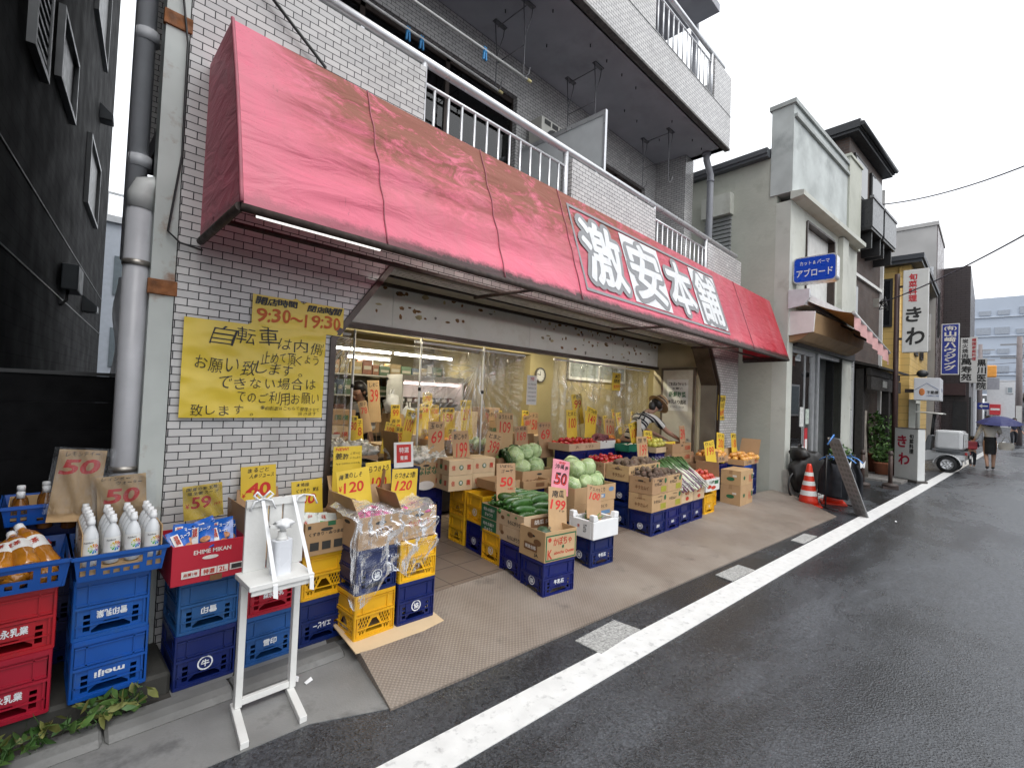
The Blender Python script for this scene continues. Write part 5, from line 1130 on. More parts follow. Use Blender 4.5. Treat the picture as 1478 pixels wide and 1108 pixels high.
# left produce row
cbox((2.862, 2.428, .318), ra, .345, .315, .235, 'tan', 'big tan pumpkin carton with red and green print, foremost in the row', [('f', None, 0, -.01, .33, .20, 2), ('f', None, 0, -.01, .308, .178, 7), ('f', 'かぼちゃ', .015, .035, .20, .062, 1), ('f', 'O', -.125, .055, .035, .035, 1), ('f', 'K', -.12, -.058, .05, .075, 1), ('f', 'abocha Queen', .035, -.055, .22, .03, 1), ('f', 'O', .02, -.012, .022, .026, 2), ('l', 'O', -.02, .06, .07, .045, 6), ('l', 'O', .07, .02, .09, .05, 6), ('l', 'まごころ', -.02, .06, .045, .014, 0), ('l', None, -.01, -.03, .16, .06, 6), ('l', '検査合格', -.01, -.03, .13, .03, 5), ('l', 'JA', .06, -.085, .05, .03, 0)], '', hand=True)
for z, l in ((.345, 'lower'), (.475, 'upper')):
    cbox((2.935, 2.73, z), ra, .43, .62, .128, 'pale', '%s long pale cucumber box with a green printed end' % l, [('l', None, -.19, 0, .24, .122, 2), ('l', '旬をお届け', -.19, .02, .17, .03, 5), ('l', 'きゅうり', -.19, -.025, .12, .03, 5), ('l', 'もろにがうり', .18, -.02, .17, .035, 0), ('l', 'O', .02, .0, .05, .035, 6), ('f', None, .0, .0, .28, .08, 6), ('f', '胡瓜 5kg', .0, .0, .20, .045, 5)], '' if l == 'upper' else '', open_=(l == 'upper'), hand=False)
for i, (x, z) in enumerate(((2.90, .648), (3.19, .648), (2.90, .80), (3.19, .80))):
    cbox((x + .015 * (i % 2), 3.72, z), R_(-6), .28, .30, .15, 'pale', 'closed pale carton with orange crests, %s of four' % ('lower left', 'lower right', 'upper left', 'upper right')[i], [('f', '信', -.09, 0, .04, .05, 1), ('f', 'O', 0, 0, .05, .05, 2), ('f', '果', 0, 0, .03, .03, 5), ('f', '園', .09, 0, .04, .05, 1), ('l', '信', -.09, 0, .04, .05, 1), ('l', 'O', 0, 0, .05, .05, 2), ('l', '園', .09, 0, .04, .05, 1)], open_=False)
cbox((2.52, 4.0, .648), R_(-5), .58, .36, .30, 'tan', 'large tan carton with a white fan print holding bagged vegetables', [('f', 'なばな', .02, .03, .22, .08, 2), ('f', 'O', .0, -.12, .20, .09, 5), ('f', None, -.22, .06, .08, .05, 0)], 'l')
cbox((3.66, 3.45, .648), R_(-3), .50, .42, .17, 'tan', 'rear tan cabbage box heaped with whole cabbages', [('f', 'キャベツ', -.1, -.02, .2, .04, 6)], '')
cbox((3.84, 2.90, .375), R_(-3), .66, .40, .165, 'tan', 'lower front carton printed in blue beneath the cabbages', [('f', 'ぐんまづくり', .08, .03, .25, .035, 0), ('f', None, .1, -.035, .32, .04, 4)], open_=False)
cbox((3.84, 2.90, .542), R_(-3), .68, .42, .17, 'tan', 'front cabbage box printed in black and blue characters', [('f', 'ぐんまづくり', .02, .035, .26, .045, 0), ('f', None, .02, -.03, .27, .04, 4), ('f', '群馬県産', .02, -.03, .22, .026, 5), ('l', 'JA', 0, 0, .1, .07, 4), ('f', 'O', .26, .03, .09, .05, 4)], '')
cbox((3.18, 3.36, .68), R_(-5), .32, .30, .09, 'brown', 'small open brown carton beside the leafy greens, left', [('f', None, .05, .0, .1, .05, 4)], '')
cbox((3.52, 3.30, .66), R_(-5), .36, .28, .09, 'brown', 'small open brown carton beside the leafy greens, right', [('f', None, .05, .0, .12, .04, 6)], '')
cbox((3.62, 3.78, .68), R_(-4), .46, .34, .24, 'brown', 'brown carton stuffed with dark leafy greens', [('f', 'ほうれん草', 0, 0, .2, .05, 2)], '')
# right row
KP = [('f', 'キタカムイ', -.05, .02, .18, .038, 0), ('f', None, .08, -.045, .13, .065, 3), ('f', 'じゃがいも', .0, .07, .1, .016, 0), ('l', 'キタカムイ', .02, -.025, .17, .045, 6), ('l', 'じゃがいも', .0, .045, .13, .018, 6), ('f', 'O', .12, .05, .05, .06, 2)]
for i, (x, y) in enumerate(((5.0, 2.688), (5.378, 2.692))):
    for k, z in enumerate((.350, .547)):
        cbox((x, y, z), 0, .372, .30, .193, 'tan', '%s printed potato carton of the %s front stack' % (('lower closed', 'open heaped')[k], ('left', 'right')[i]), KP, '', open_=bool(k))
for i, (x, y) in enumerate(((5.01, 3.0), (5.385, 3.0))):
    cbox((x, y, .648), 0, .37, .32, .185, 'tan', 'open taro carton on double crates, %s one behind the potato stacks' % ('left', 'right')[i], KP, '')
for k, z in enumerate((.648, .745)): cbox((4.98, 3.33, z), 0, .62, .36, .095, 'tan', ('lower closed', 'open')[k] + ' flat tan tray box of the front tomatoes', [('l', None, -.08, 0, .05, .08, 1), ('l', 'トマト', .08, 0, .12, .04, 6), ('f', 'トマト', 0, 0, .16, .04, 6)], open_=bool(k))
cbox((4.93, 3.84, .92), 0, .70, .36, .095, 'pale', 'rear tomato tray box raised on three crates', [('f', 'JA', -.18, 0, .07, .045, 6), ('f', 'トマト', .1, 0, .18, .04, 6)], '')
cbox((5.66, 3.86, .92), 0, .38, .30, .11, 'white', 'white produce box with sweet potatoes behind the tomatoes', [], '')
for i, x in enumerate((5.755, 6.10)): cbox((x, 2.70, .352), 0, .335, .30, .20, 'pale', 'tan carton of bagged leeks with a red hand-shaped print, %s' % ('left', 'right')[i], [('f', 'ねぎ', 0, .03, .12, .06, 1), ('f', 'O', 0, -.05, .09, .05, 1)], '')
cbox((6.56, 2.73, .40), 0, .46, .36, .17, 'white', 'white apple box with a pink and green ribbon print', [('f', None, .12, .03, .14, .05, 2), ('f', 'O', -.12, -.02, .14, .05, 1), ('f', 'O', .02, -.04, .16, .05, 1), ('f', 'りんご', -.05, .04, .14, .045, 2)], 'r')
for k, z in enumerate((.72, .86)): cbox((6.70, 3.30, z), 0, .62, .34, .138, 'brown', ('lower', 'upper') [k] + ' brown carton with red characters near the side door', [('f', '大玉西瓜', .18, 0, .18, .06, 1), ('l', '産地直送', 0, 0, .2, .03, 6)], '', open_=bool(k))
for x in (6.7, 7.05): 
    for k in range(2): crate((x, 3.33, .1 + .273 * k), 0, 'blue', '%s navy crate hidden under the %s half of the brown cartons' % (('lower', 'upper')[k], 'left' if x < 7 else 'right'), group=G_B)
cbox((7.15, 2.95, .373), .05, .40, .34, .33, 'brown', 'dark brown carton with raised flaps between apples and pepper cartons', [], 'br')
for k, z in enumerate((.078, .382)): cbox((7.655, 2.66, z), .01, .54, .30, .302 if k == 0 else .228, 'tan', ('lower', 'upper')[k] + ' closed tan carton printed with red peppers', [('f', 'O', .1 + .05 * i, -.02, .022, .13, 1) for i in range(3)] + [('f', 'O', -.12, .0, .08, .06, 2), ('l', 'O', 0, -.02, .12, .06, 2), ('l', None, .06, .03, .06, .03, 5), ('f', None, .22, 0, .05, .08, 2)], open_=False)
cbox((7.42, 3.0, .70), 0, .62, .28, .10, 'tan', 'left flat box of yellow-orange fruit with bold characters', [('f', 'しろね', 0, 0, .3, .05, 0)], '')
cbox((8.18, 2.80, .635), .02, .74, .34, .09, 'tan', 'right flat box of yellow-orange fruit on blue crates', [('f', 'しろね', -.12, 0, .22, .045, 0), ('f', '甘い', .22, 0, .15, .055, 1)], 'br')
for x in (7.45, 7.75): 
    for k in range(2): crate((x, 3.02, .1 + .29 * k), 0, 'blue', '%s navy crate hidden behind the pepper cartons, %s' % (('lower', 'upper')[k], 'left' if x < 7.6 else 'right'), group=G_B)
# flattened cardboard under the corner crates
g = MB(); g.prism([(1.40, 2.60, .062), (1.50, 2.585, .058), (1.86, 2.575, .056), (2.04, 2.60, .060), (2.05, 3.02, .105), (1.42, 3.02, .105)], (0, 0, .007)); tag(g.build('cardboard_sheet', CB['pale']), 'flattened pale cardboard lying under the corner crates on the ramp', 'cardboard')
# blue trays
def tray(loc, w_, d_, h_, lab, logo=False):
    t = thing('blue_tray', lab, 'tray', loc, 0, 'blue bottle trays'); g = MB(); fl = .022
    for s in range(4):
        L = w_ if s % 2 == 0 else d_; off = (d_ if s % 2 == 0 else w_) / 2
        T = Matrix.Translation((w_ / 2, d_ / 2, 0)) @ Matrix.Rotation(s * math.pi / 2, 4, 'Z')
        holes = []
        for sg in (-1, 1):
            for i in range(2):
                for j in range(2):
                    x = sg * (L * .30 + i * .034) if not logo else sg * (L * .30 + i * .034); z = h_ * (.22 + .34 * j)
                    holes.append([(x - .011, z), (x + .011, z), (x + .011, z + h_ * .22), (x - .011, z + h_ * .22)])
        if not logo: holes.append([(-L * .22, h_ * .42), (L * .22, h_ * .42), (L * .22, h_ * .72), (-L * .22, h_ * .72)])
        for i in range(4): x = (i - 1.5) * L * .105; holes.append([(x - .012, h_ * .16), (x + .012, h_ * .16), (x + .012, h_ * .32), (x - .012, h_ * .32)])
        g.plate([(-L / 2 + fl * .8, 0), (L / 2 - fl * .8, 0), (L / 2 - .003, h_), (-L / 2 + .003, h_)], holes, lambda u, v, d, T=T, off=off: T @ Vector((u, -off + fl * (1 - v / h_) + d, v)), .005)
        g.T = T; g.box(-L / 2 - .004, -off - .006, h_ - .016, L / 2 + .004, -off + .004, h_); g.T = None
    g.box(fl, fl, .0, w_ - fl, d_ - fl, .006); g.build('body', CC['meiji'], t)
    if logo: g = MB(); g.text('meiji', (w_ * .62, -.0005, h_ * .62), (1, 0, 0), (0, -.1, 1), .075, .026, bold=.03); g.build('logo', M_LOGO, t, fix=False)
    return t
tray((-.27, 2.86, .685), .425, .46, .125, 'bright blue tray holding amber tea bottles at the left picture edge')
tray((.158, 2.84, .690), .345, .46, .12, 'bright blue tray of white-capped rainbow bottles on the blue crates')
tray((-.085, 3.27, .880), .40, .34, .10, 'rear bright blue tray with upright white logo in the shadow', True)

# ------------------------------------------------------------------ bottles
M_CAPW = mat('bottle_cap_white', (.72, .73, .74), .4, var=.03); M_CLR = mat('milky_bottle', (.62, .64, .66), .12, var=.05, rv=.03, spec=.6); M_LABW = mat('label_white', (.70, .70, .68), .4, var=.05)
BURST = [mat('burst_%d' % i, c, .5) for i, c in enumerate(((.5, .03, .03), (.65, .25, .02), (.6, .5, .03), (.05, .35, .06), (.02, .2, .5), (.2, .05, .35)))]
def water_bottle():
    t = thing('water_bottle', '', 'bottle')
    g = MB(); g.lathe([(.024, 0), (.030, .006), (.031, .03), (.0285, .04), (.031, .05), (.031, .125), (.029, .14), (.019, .168), (.0125, .178), (.0125, .186)], n=18); g.build('bottle', M_CLR, t)
    g = MB(); g.lathe([(.0145, .186), (.016, .188), (.016, .204), (.0135, .206), (.0130, .222), (.010, .224)], n=14); g.build('cap', M_CAPW, t)
    g = MB(); g.lathe([(.0316, .052), (.0316, .124)], n=18, caps=False)
    for k in range(11):
        a = k * 2 * math.pi / 11; c = -math.pi / 2 + .35
        def pt(rad, an):
            th_ = c + rad * math.cos(an) / .032; return (.0322 * math.cos(th_), .0322 * math.sin(th_), .082 + rad * math.sin(an))
        g.poly([pt(.004, a), pt(.020, a - .22), pt(.023, a), pt(.020, a + .22)], 1 + k * 6 // 11)
    g.text('Rainbow', (-.008, -.0325, .112), (1, 0, 0), (0, 0, 1), .034, .008, 7); g.build('label', [M_LABW] + BURST + [INK[0]], t, fix=False)
    return t
wb_ = water_bottle(); G_WB = 'white-capped rainbow label bottles in the front tray'
for i in range(4):
    for j in range(5):
        o = place(wb_, USED, (.215 + i * .077 + rnd.uniform(-.002, .002), 2.905 + j * .078, .748), (0, 0, rnd.uniform(-.4, .5)), 'white-capped water bottle with a rainbow burst label in the front blue tray' if j else None, G_WB)
        if j == 0: o['label'] = ['rainbow label bottle in the front line of the tray, leftmost', 'rainbow label bottle in the front line, second from left', 'rainbow label bottle in the front line, third from left', 'rainbow label bottle in the front line, rightmost'][i]
g = MB(); 
for a in ((.185, 2.87, .70, .189, 3.27, .90), (.478, 2.87, .70, .482, 3.27, .90), (.189, 3.266, .70, .478, 3.27, .91)): g.box(*a)
g.box(.189, 2.872, .699, .478, 3.266, .745)
tag(g.build('bottle_carton', CB['tan']), 'cut-down tan carton lining the tray of rainbow bottles', 'box')
lt_ = thing('tea_bottle', '', 'bottle')
g = MB(); g.lathe([(.026, 0), (.031, .006), (.031, .12), (.027, .14), (.013, .165), (.0125, .18)], n=14); g.build('bottle', mat('lemon_tea', (.18, .07, .012), .12, var=.1, spec=.6), lt_)
g = MB(); g.lathe([(.016, .178), (.016, .205), (.0135, .208)], n=14); g.build('cap', M_CAPW, lt_)
for i, (x, y) in enumerate([(a, b) for a in (-.02, .07) for b in (3.33, 3.40, 3.47)] + [(.16, 3.36), (.23, 3.34), (.165, 3.44), (.235, 3.43)]):
    place(lt_, USED, (x, y, .83 + .02 * (i % 2)), (0, 0, rnd.uniform(0, 6)), 'white-capped lemon tea bottle standing in the shallow rear carton', 'white-capped bottles in the rear carton')
M_AMB = mat('amber_tea', (.40, .155, .015), .10, var=.25, vs=12, spec=.7, coat=.4); ab = thing('tea_bottle', '', 'bottle')
g = MB(); g.ball((0, 0, .012), (.047, .047, .02), 20, 6, fn=lambda d: 1 - .16 * (math.cos(5 * math.atan2(d.y, d.x)) > .3)); g.lathe([(.040, 0), (.0475, .012), (.0475, .07), (.045, .085), (.0475, .10), (.0475, .20), (.040, .23), (.016, .275), (.014, .29)], n=20, caps=False); g.build('bottle', M_AMB, ab)
g = MB(); g.lathe([(.0482, .115), (.0482, .19)], n=20, caps=False)
for k in range(3): g.text('麦茶', (.0486 * math.cos(k * 2.1), .0486 * math.sin(k * 2.1), .155), (-math.sin(k * 2.1), math.cos(k * 2.1), 0), (0, 0, 1), .05, .03, 1, bold=.03)
g.build('label', [M_LABW, INK[1]], ab, fix=False)
g = MB(); g.lathe([(.018, .285), (.018, .315), (.015, .318)], n=14); g.build('cap', M_CAPW, ab)
for i, (x, y, z, rx, rz, lab) in enumerate(((.02, 2.93, .765, -72, 12, 'amber tea bottle lying base outward, the uppermost in the left tray'), (-.07, 2.92, .76, -74, -6, 'amber tea bottle lying base outward left of the uppermost one'), (.095, 2.99, .735, -60, 25, 'amber tea bottle tilted at the right rim of the left tray'), (-.16, 2.91, .755, -74, 8, 'amber tea bottle lying at the left picture edge'), (-.02, 2.92, .73, -84, -3, 'amber tea bottle low in the left tray under the others'), (.075, 2.90, .73, -86, 6, 'amber tea bottle low at the front right of the left tray'), (-.115, 3.0, .83, -55, 30, 'green-capped amber bottle standing higher at the left edge'))):
    place(ab, USED, (x, y, z), (R_(rx), 0, R_(rz)), lab, 'amber tea bottles in the left tray')

# ------------------------------------------------------------------ price cards
M_YCARD = mat('yellow_card', (.66, .46, .04), .55, var=.05, vs=4, bp=.25, bs=14, rv=.05); M_PCARD = mat('pink_card', (.70, .26, .32), .6, var=.05); M_TCARD = CB['tan']
M_FILM = film_mat('clear_film', .22); M_FILMT = film_mat('thin_sleeve', .06, bs=22, bstr=.3)
TCOL = {'y': M_YCARD, 'c': M_TCARD, 'p': M_PCARD}
def card(loc, w_, h_, col, lines, label, rz=0., tilt=10., roll=0., ext=0., sleeve=False, stick=0., cat='price card', name='price_card', group=None, hand=.02):
    """loc = centre of the written field; lines: (text, u, v, w, h, ink 0 black 1 red, bold) in card fractions"""
    t = thing(name, label, cat, loc, group=group); t.rotation_mode = 'ZXY'
    t.rotation_euler = (R_(-tilt), R_(roll), R_(rz))
    g = MB()
    def fn(u, v): 
        x = (u - .5) * w_; z = -h_ / 2 - ext + (h_ + ext) * v
        return (x, .012 * (2 * (u - .5)) ** 2 + .004 * math.sin(v * 5), z)
    N = 6
    g.grid(lambda u, v: fn(u, v), N, 6, sm=False); g.grid(lambda u, v: Vector(fn(u, v)) + Vector((0, .004, 0)), N, 6, sm=False)
    e = [fn(i / N, 0) for i in range(N + 1)] + [fn(1, i / 6) for i in range(1, 7)] + [fn(i / N, 1) for i in range(N - 1, -1, -1)] + [fn(0, i / 6) for i in range(5, 0, -1)]
    for i in range(len(e)): a, b = Vector(e[i]), Vector(e[(i + 1) % len(e)]); k = Vector((0, .004, 0)); g.poly([a, b, b + k, a + k])
    g.build('card', TCOL[col], t)
    if stick > .02: g = MB(); g.tube([(0, .010, -h_ / 2 - ext + .06), (0, .010, -h_ / 2 - ext - stick)], .004, 5); g.build('stick', CB['brown'], t)
    if lines:
        g = MB()
        for (s, u, v, a, b_, ink, bo) in lines: g.text(s, (u * w_, 0, v * h_), (1, 0, 0), (0, 0, 1), a * w_, b_ * h_, ink, bold=bo, hand=hand, shear=rnd.uniform(.02, .22))
        for i, p in enumerate(g.v): x, z = p.x, p.z; u = x / w_ + .5; v = (z + h_ / 2 + ext) / (h_ + ext); g.v[i] = Vector((x, fn(u, v)[1] - .0014, z))
        g.build('lettering', [M_SBLK, M_SRED], t, fix=False)
    if sleeve:
        g = MB(); g.grid(lambda u, v: ((u - .5) * w_ * 1.30 + .01, -.010 + .006 * math.sin(u * 17 + v * 9), -h_ / 2 - ext * .8 + (h_ * 1.06 + ext * .8) * v), 14, 14); g.build('plastic_sleeve', M_FILMT, t, fix=False)
    return t
def price(p, top, sub=None, pre=''):
    L = [(top, 0, .32, .84, .22, 0, .012), (p, 0, -.14, .66 if len(p) > 1 else .4, .50, 1, .006)]
    if sub: L.append((sub, .22, -.43, .45, .09, 1, .008))
    if pre: L.append((pre, -.42, -.22, .1, .2, 1, .012))
    return L
card((.19, 3.27, 1.16), .185, .155, 'c', [('レモンティー', 0, .36, .72, .17, 0, .008), ('50', 0, -.06, .80, .50, 1, .03)], 'brown card reading 50 in a plastic sleeve, tallest at the far left', rz=-4, tilt=12, roll=6, ext=.20, sleeve=True)
card((.35, 3.18, 1.03), .20, .155, 'c', [('レインボー', -.12, .40, .60, .12, 0, .008), ('ウォーター', .15, .25, .55, .12, 0, .008), ('50', 0, -.16, .70, .48, 1, .03)], 'brown card reading 50 in a sleeve behind the rainbow bottles', rz=-3, tilt=8, roll=-3, ext=.20, sleeve=True)
card((.70, 3.10, .965), .19, .145, 'y', [('国産の新玉葱', -.02, .36, .80, .13, 0, .012), ('塩生姜スープ', .0, .20, .78, .13, 0, .012), ('59', -.06, -.17, .50, .46, 1, .025), ('¥', -.40, -.26, .1, .18, 1, .01), ('(63)', .36, -.30, .2, .12, 1, .008)], 'yellow card reading 59 standing in the red fruit carton', rz=-2, tilt=6, roll=-4, sleeve=True, ext=.04)
card((1.03, 3.24, .99), .205, .22, 'y', [('まるごと', -.02, .38, .62, .14, 0, .012), ('人参ジュース', .08, .22, .72, .12, 0, .012), ('40', -.02, -.16, .70, .40, 1, .03), ('¥', -.42, -.30, .1, .12, 1, .01)], 'yellow card reading 40 on the tiles behind the sanitiser stand', rz=0, tilt=4, roll=-2, ext=.12)
card((1.305, 3.16, .915), .20, .165, 'y', [('本格味', -.16, .34, .42, .16, 0, .012), ('くずきり 時系', .0, .10, .74, .18, 0, .012), ('50', -.02, -.24, .56, .40, 1, .025), ('¥', -.42, -.28, .1, .14, 1, .01)], 'yellow card reading 50 in the noodle carton', tilt=5, roll=-3, ext=.08)
card((1.61, 3.23, 1.06), .215, .275, 'y', [('NEW!', -.22, .43, .42, .08, 1, .02), ('姜酢', -.22, .25, .44, .16, 0, .015), ('ごはんと', .25, .32, .4, .07, 0, .01), ('いっしょに', .25, .20, .42, .06, 0, .01), ('〜すっきりさわやか〜', .0, .06, .84, .05, 0, .008), ('100', 0, -.30, .7, .26, 1, .02)], 'large yellow card marked NEW at the left edge of the opening', tilt=3, roll=0, ext=.25)
card((1.53, 2.97, .995), .225, .165, 'y', [('梅漬のしそ', -.08, .26, .74, .24, 0, .012), ('120', -.03, -.20, .60, .42, 1, .02), ('¥', -.42, -.2, .09, .22, 1, .01)], 'yellow card reading 120 for plum pickle, in front of the NEW card', rz=-4, tilt=8, roll=-6, ext=.1)
card((1.80, 3.12, .98), .20, .22, 'y', [('らっきょう', 0, .28, .84, .22, 0, .012), ('100', 0, -.18, .6, .34, 1, .02)], 'yellow card half hidden behind an upright carton flap', tilt=5, roll=-2, ext=.1)
card((1.90, 2.93, .975), .215, .16, 'y', [('らっきょう酢', -.02, .22, .84, .26, 0, .012), ('120', -.05, -.22, .62, .42, 1, .022)], 'yellow card reading 120 for pickled shallots, rightmost by the plastic cover', rz=2, tilt=6, roll=3, ext=.1)
for a in (((3.04, 5.5, 1.58), .16, .31, 'c', '39', 'しめじ', 'brown card reading 39 at the back of the shop by the worker'), ((2.43, 4.8, 1.24), .10, .17, 'y', '80', '生姜', 'small yellow card above the bagged mushrooms, left'), ((2.76, 4.6, 1.20), .125, .125, 'y', '109', 'えのき', 'yellow card reading 109 tilted above the bagged mushrooms', 14), ((2.81, 4.5, 1.14), .09, .18, 'y', '85', '豆苗', 'narrow yellow card right of the tilted 109 card'), ((2.95, 4.52, 1.27), .12, .27, 'y', '100', '水菜', 'tall slanting yellow card in the shop centre-left', 14), ((3.18, 5.2, 1.36), .12, .16, 'y', '99', '椎茸', 'yellow card deeper inside, left of the clear curtain'), ((3.58, 5.2, 1.37), .11, .17, 'y', '88', 'もやし', 'yellow card bent behind the clear curtain, left', -6), ((3.93, 5.6, 1.54), .15, .13, 'y', '70', '豆腐', 'square yellow card highest behind the clear curtain'), ((3.77, 5.2, 1.38), .14, .13, 'y', '100', '油揚', 'small yellow card reading 100 behind the clear curtain'), ((4.07, 4.9, 1.38), .17, .30, 'y', '219', '国産にんにく', 'large yellow card reading 219 behind the curtain fold'), ((3.84, 5.0, 1.32), .22, .20, 'y', '159', '青森産', 'wide yellow card left of the 219 card'), ((2.94, 4.0, 1.19), .185, .25, 'c', '69', '玉ねぎ', 'brown card reading 69 standing in the big carton', 0), ((3.19, 3.9, 1.06), .215, .32, 'c', '199', '新じゃが', 'brown card reading 199 above the closed cartons'), ((4.21, 4.3, 1.25), .25, .28, 'c', '109', 'ほうれん草', 'brown card reading 109 behind the greens'), ((3.75, 4.0, 1.05), .22, .27, 'c', '399', 'とまと', 'tilted brown card reading 399 by the greens', 12), ((4.51, 4.3, 1.12), .21, .21, 'c', '169', '小松菜', 'brown card reading 169 over the dark greens'), ((5.32, 5.0, 1.31), .14, .17, 'y', '50', '大葉', 'small yellow card reading 50 under the calendar', 6), ((5.5, 5.0, 1.22), .24, .30, 'c', '150', 'レタス', 'brown card reading 150 before the plaster column'), ((4.98, 4.3, 1.14), .24, .26, 'c', '69', 'キャベツ', 'brown card reading 69 over the cabbages'), ((5.31, 4.1, 1.31), .22, .28, 'y', '100', 'とまと', 'bright yellow card reading 100 over the rear tomatoes', 0), ((6.06, 4.3, 1.34), .26, .28, 'y', '149', 'さつま芋', 'yellow card reading 149 leaning right', 18), ((5.94, 4.5, 1.56), .22, .25, 'y', '99', 'きのこ', 'crumpled yellow card hanging above the tomatoes', -8), ((6.41, 4.2, 1.19), .23, .26, 'c', '101', 'みかん', 'brown card reading 101 left of the shopper'), ((6.46, 3.8, 1.16), .22, .26, 'y', '100', 'トマト', 'yellow card reading 100 leaning left before the shopper', -12), ((6.50, 3.58, 1.06), .20, .24, 'y', '98', 'なし', 'yellow card stuck in the green-yellow pears', 6), ((6.82, 3.38, .95), .22, .15, 'y', '109', '', 'small yellow card reading 109 in front of the pears'), ((5.81, 3.28, 1.0), .24, .28, 'c', '199', '里芋', 'brown card reading 199 behind the taro'), ((7.34, 3.45, 1.12), .20, .26, 'c', '39', '', 'dark brown card on the red-lettered cartons'), ((7.25, 2.97, .94), .25, .24, 'y', '199', 'りんご', 'tall yellow card behind the apples', -6), ((8.04, 3.12, 1.01), .24, .27, 'y', '200', 'びわ', 'yellow card at the wall, left one over the orange fruit', 8), ((8.57, 3.10, .99), .24, .28, 'y', '180', '柿', 'yellow card at the wall, right one over the orange fruit', 3)):
    lo, w_, h_, c_, pr, tp, lab = a[:7]; ro = a[7] if len(a) > 7 else rnd.uniform(-3, 3)
    card(lo, w_, h_, c_, price(pr, tp) if tp else [(pr, 0, 0, .8, .6, 1, .02)], lab, rz=rnd.uniform(-12, 2), tilt=rnd.uniform(4, 10), roll=ro, ext=.22, stick=max(0, lo[2] - h_ / 2 - .22 - .88) if lo[1] > 3.7 else 0)
seen_ = set(); VEGS = (('人参', 'carrots'), ('長芋', 'yam'), ('牛蒡', 'burdock'), ('胡瓜', 'cucumbers'), ('茄子', 'aubergines'), ('白菜', 'chinese cabbage'), ('生姜', 'ginger'))
for i in range(22):
    x = rnd.uniform(2.0, 5.6) if i < 14 else rnd.uniform(6.3, 8.0); y = rnd.uniform(4.85, 5.25) if i < 14 else rnd.uniform(4.55, 5.2); z = rnd.uniform(1.05, 1.42); k = rnd.uniform(.09, .16); yl = rnd.random() < .6
    while True:
        vg, pr, tw = rnd.choice(VEGS), rnd.choice(('88', '120', '98', '150', '58', '199', '78')), rnd.choice((('leaning left', -9), ('upright', 0), ('leaning right', 10), ('strongly tilted', 17)))
        if (vg, tw, i < 14) not in seen_: seen_.add((vg, tw, i < 14)); break
    card((x, y, z), k, k * rnd.uniform(1.1, 1.7), 'y' if yl else 'c', [(vg[0], 0, .28, .8, .26, 0, .006), (pr, 0, -.16, .7, .44, 1, .004)], 'small %s %s card reading %s for %s, deep in the %s' % (tw[0], 'yellow' if yl else 'brown', pr, vg[1], 'left half' if i < 14 else 'right half'), rz=rnd.uniform(-20, 10), roll=tw[1] + rnd.uniform(-2, 2), ext=.2, stick=max(0, z - .2 - .07 - .86))
card((3.11, 3.13, .86), .215, .25, 'c', [('いぼなし', 0, .40, .74, .12, 0, .012), ('ゴーヤ', .02, .22, .68, .17, 0, .012), ('50', 0, -.16, .66, .34, 1, .022), ('+税', .2, -.42, .3, .1, 1, .01)], 'brown card reading 50 behind the cucumbers', rz=-8, tilt=8, roll=3, ext=.12)
card((3.72, 2.98, .85), .225, .29, 'p', [('新物', .0, .40, .4, .10, 1, .01), ('沖縄産', .0, .26, .8, .18, 0, .014), ('50', .0, -.14, .74, .42, 0, .035), ('50', .012, -.15, .70, .38, 1, .005)], 'pink card reading 50 leaning over the cucumbers', rz=-10, tilt=10, roll=14, ext=.05)
card((3.23, 2.61, .735), .215, .20, 'c', [('南瓜', 0, .22, .7, .32, 0, .02), ('199', 0, -.22, .8, .42, 1, .022), ('1ヶ', .2, -.47, .3, .1, 0, .01)], 'brown card reading 199 standing in the pumpkin carton', rz=-8, tilt=16, roll=14, ext=.20)
card((3.90, 2.70, .69), .20, .16, 'c', [('アスパラ', 0, .26, .8, .24, 0, .012), ('100', 0, -.14, .7, .42, 1, .02)], 'olive brown card reading 100 in the white foam box', rz=-10, tilt=14, roll=16, ext=.16)
card((8.49, 3.292, 1.56), .33, .43, 'y', [('営業中', 0, .34, .7, .2, 0, .015), ('毎日', 0, .08, .5, .2, 0, .015), ('安売', 0, -.2, .6, .2, 1, .02), ('年中無休', 0, -.40, .8, .1, 0, .012)], 'narrow yellow notice taped on the tiles right of the opening', tilt=0, cat='notice', name='wall_notice')
card((6.84, 4.38, 1.92), .25, .29, 'y', [('本日', 0, .30, .6, .22, 0, .015), ('特売', 0, .02, .7, .24, 0, .02), ('97円', 0, -.3, .7, .22, 1, .02)], 'small yellow notice hung on the right clear curtain', tilt=0, cat='notice', name='wall_notice')
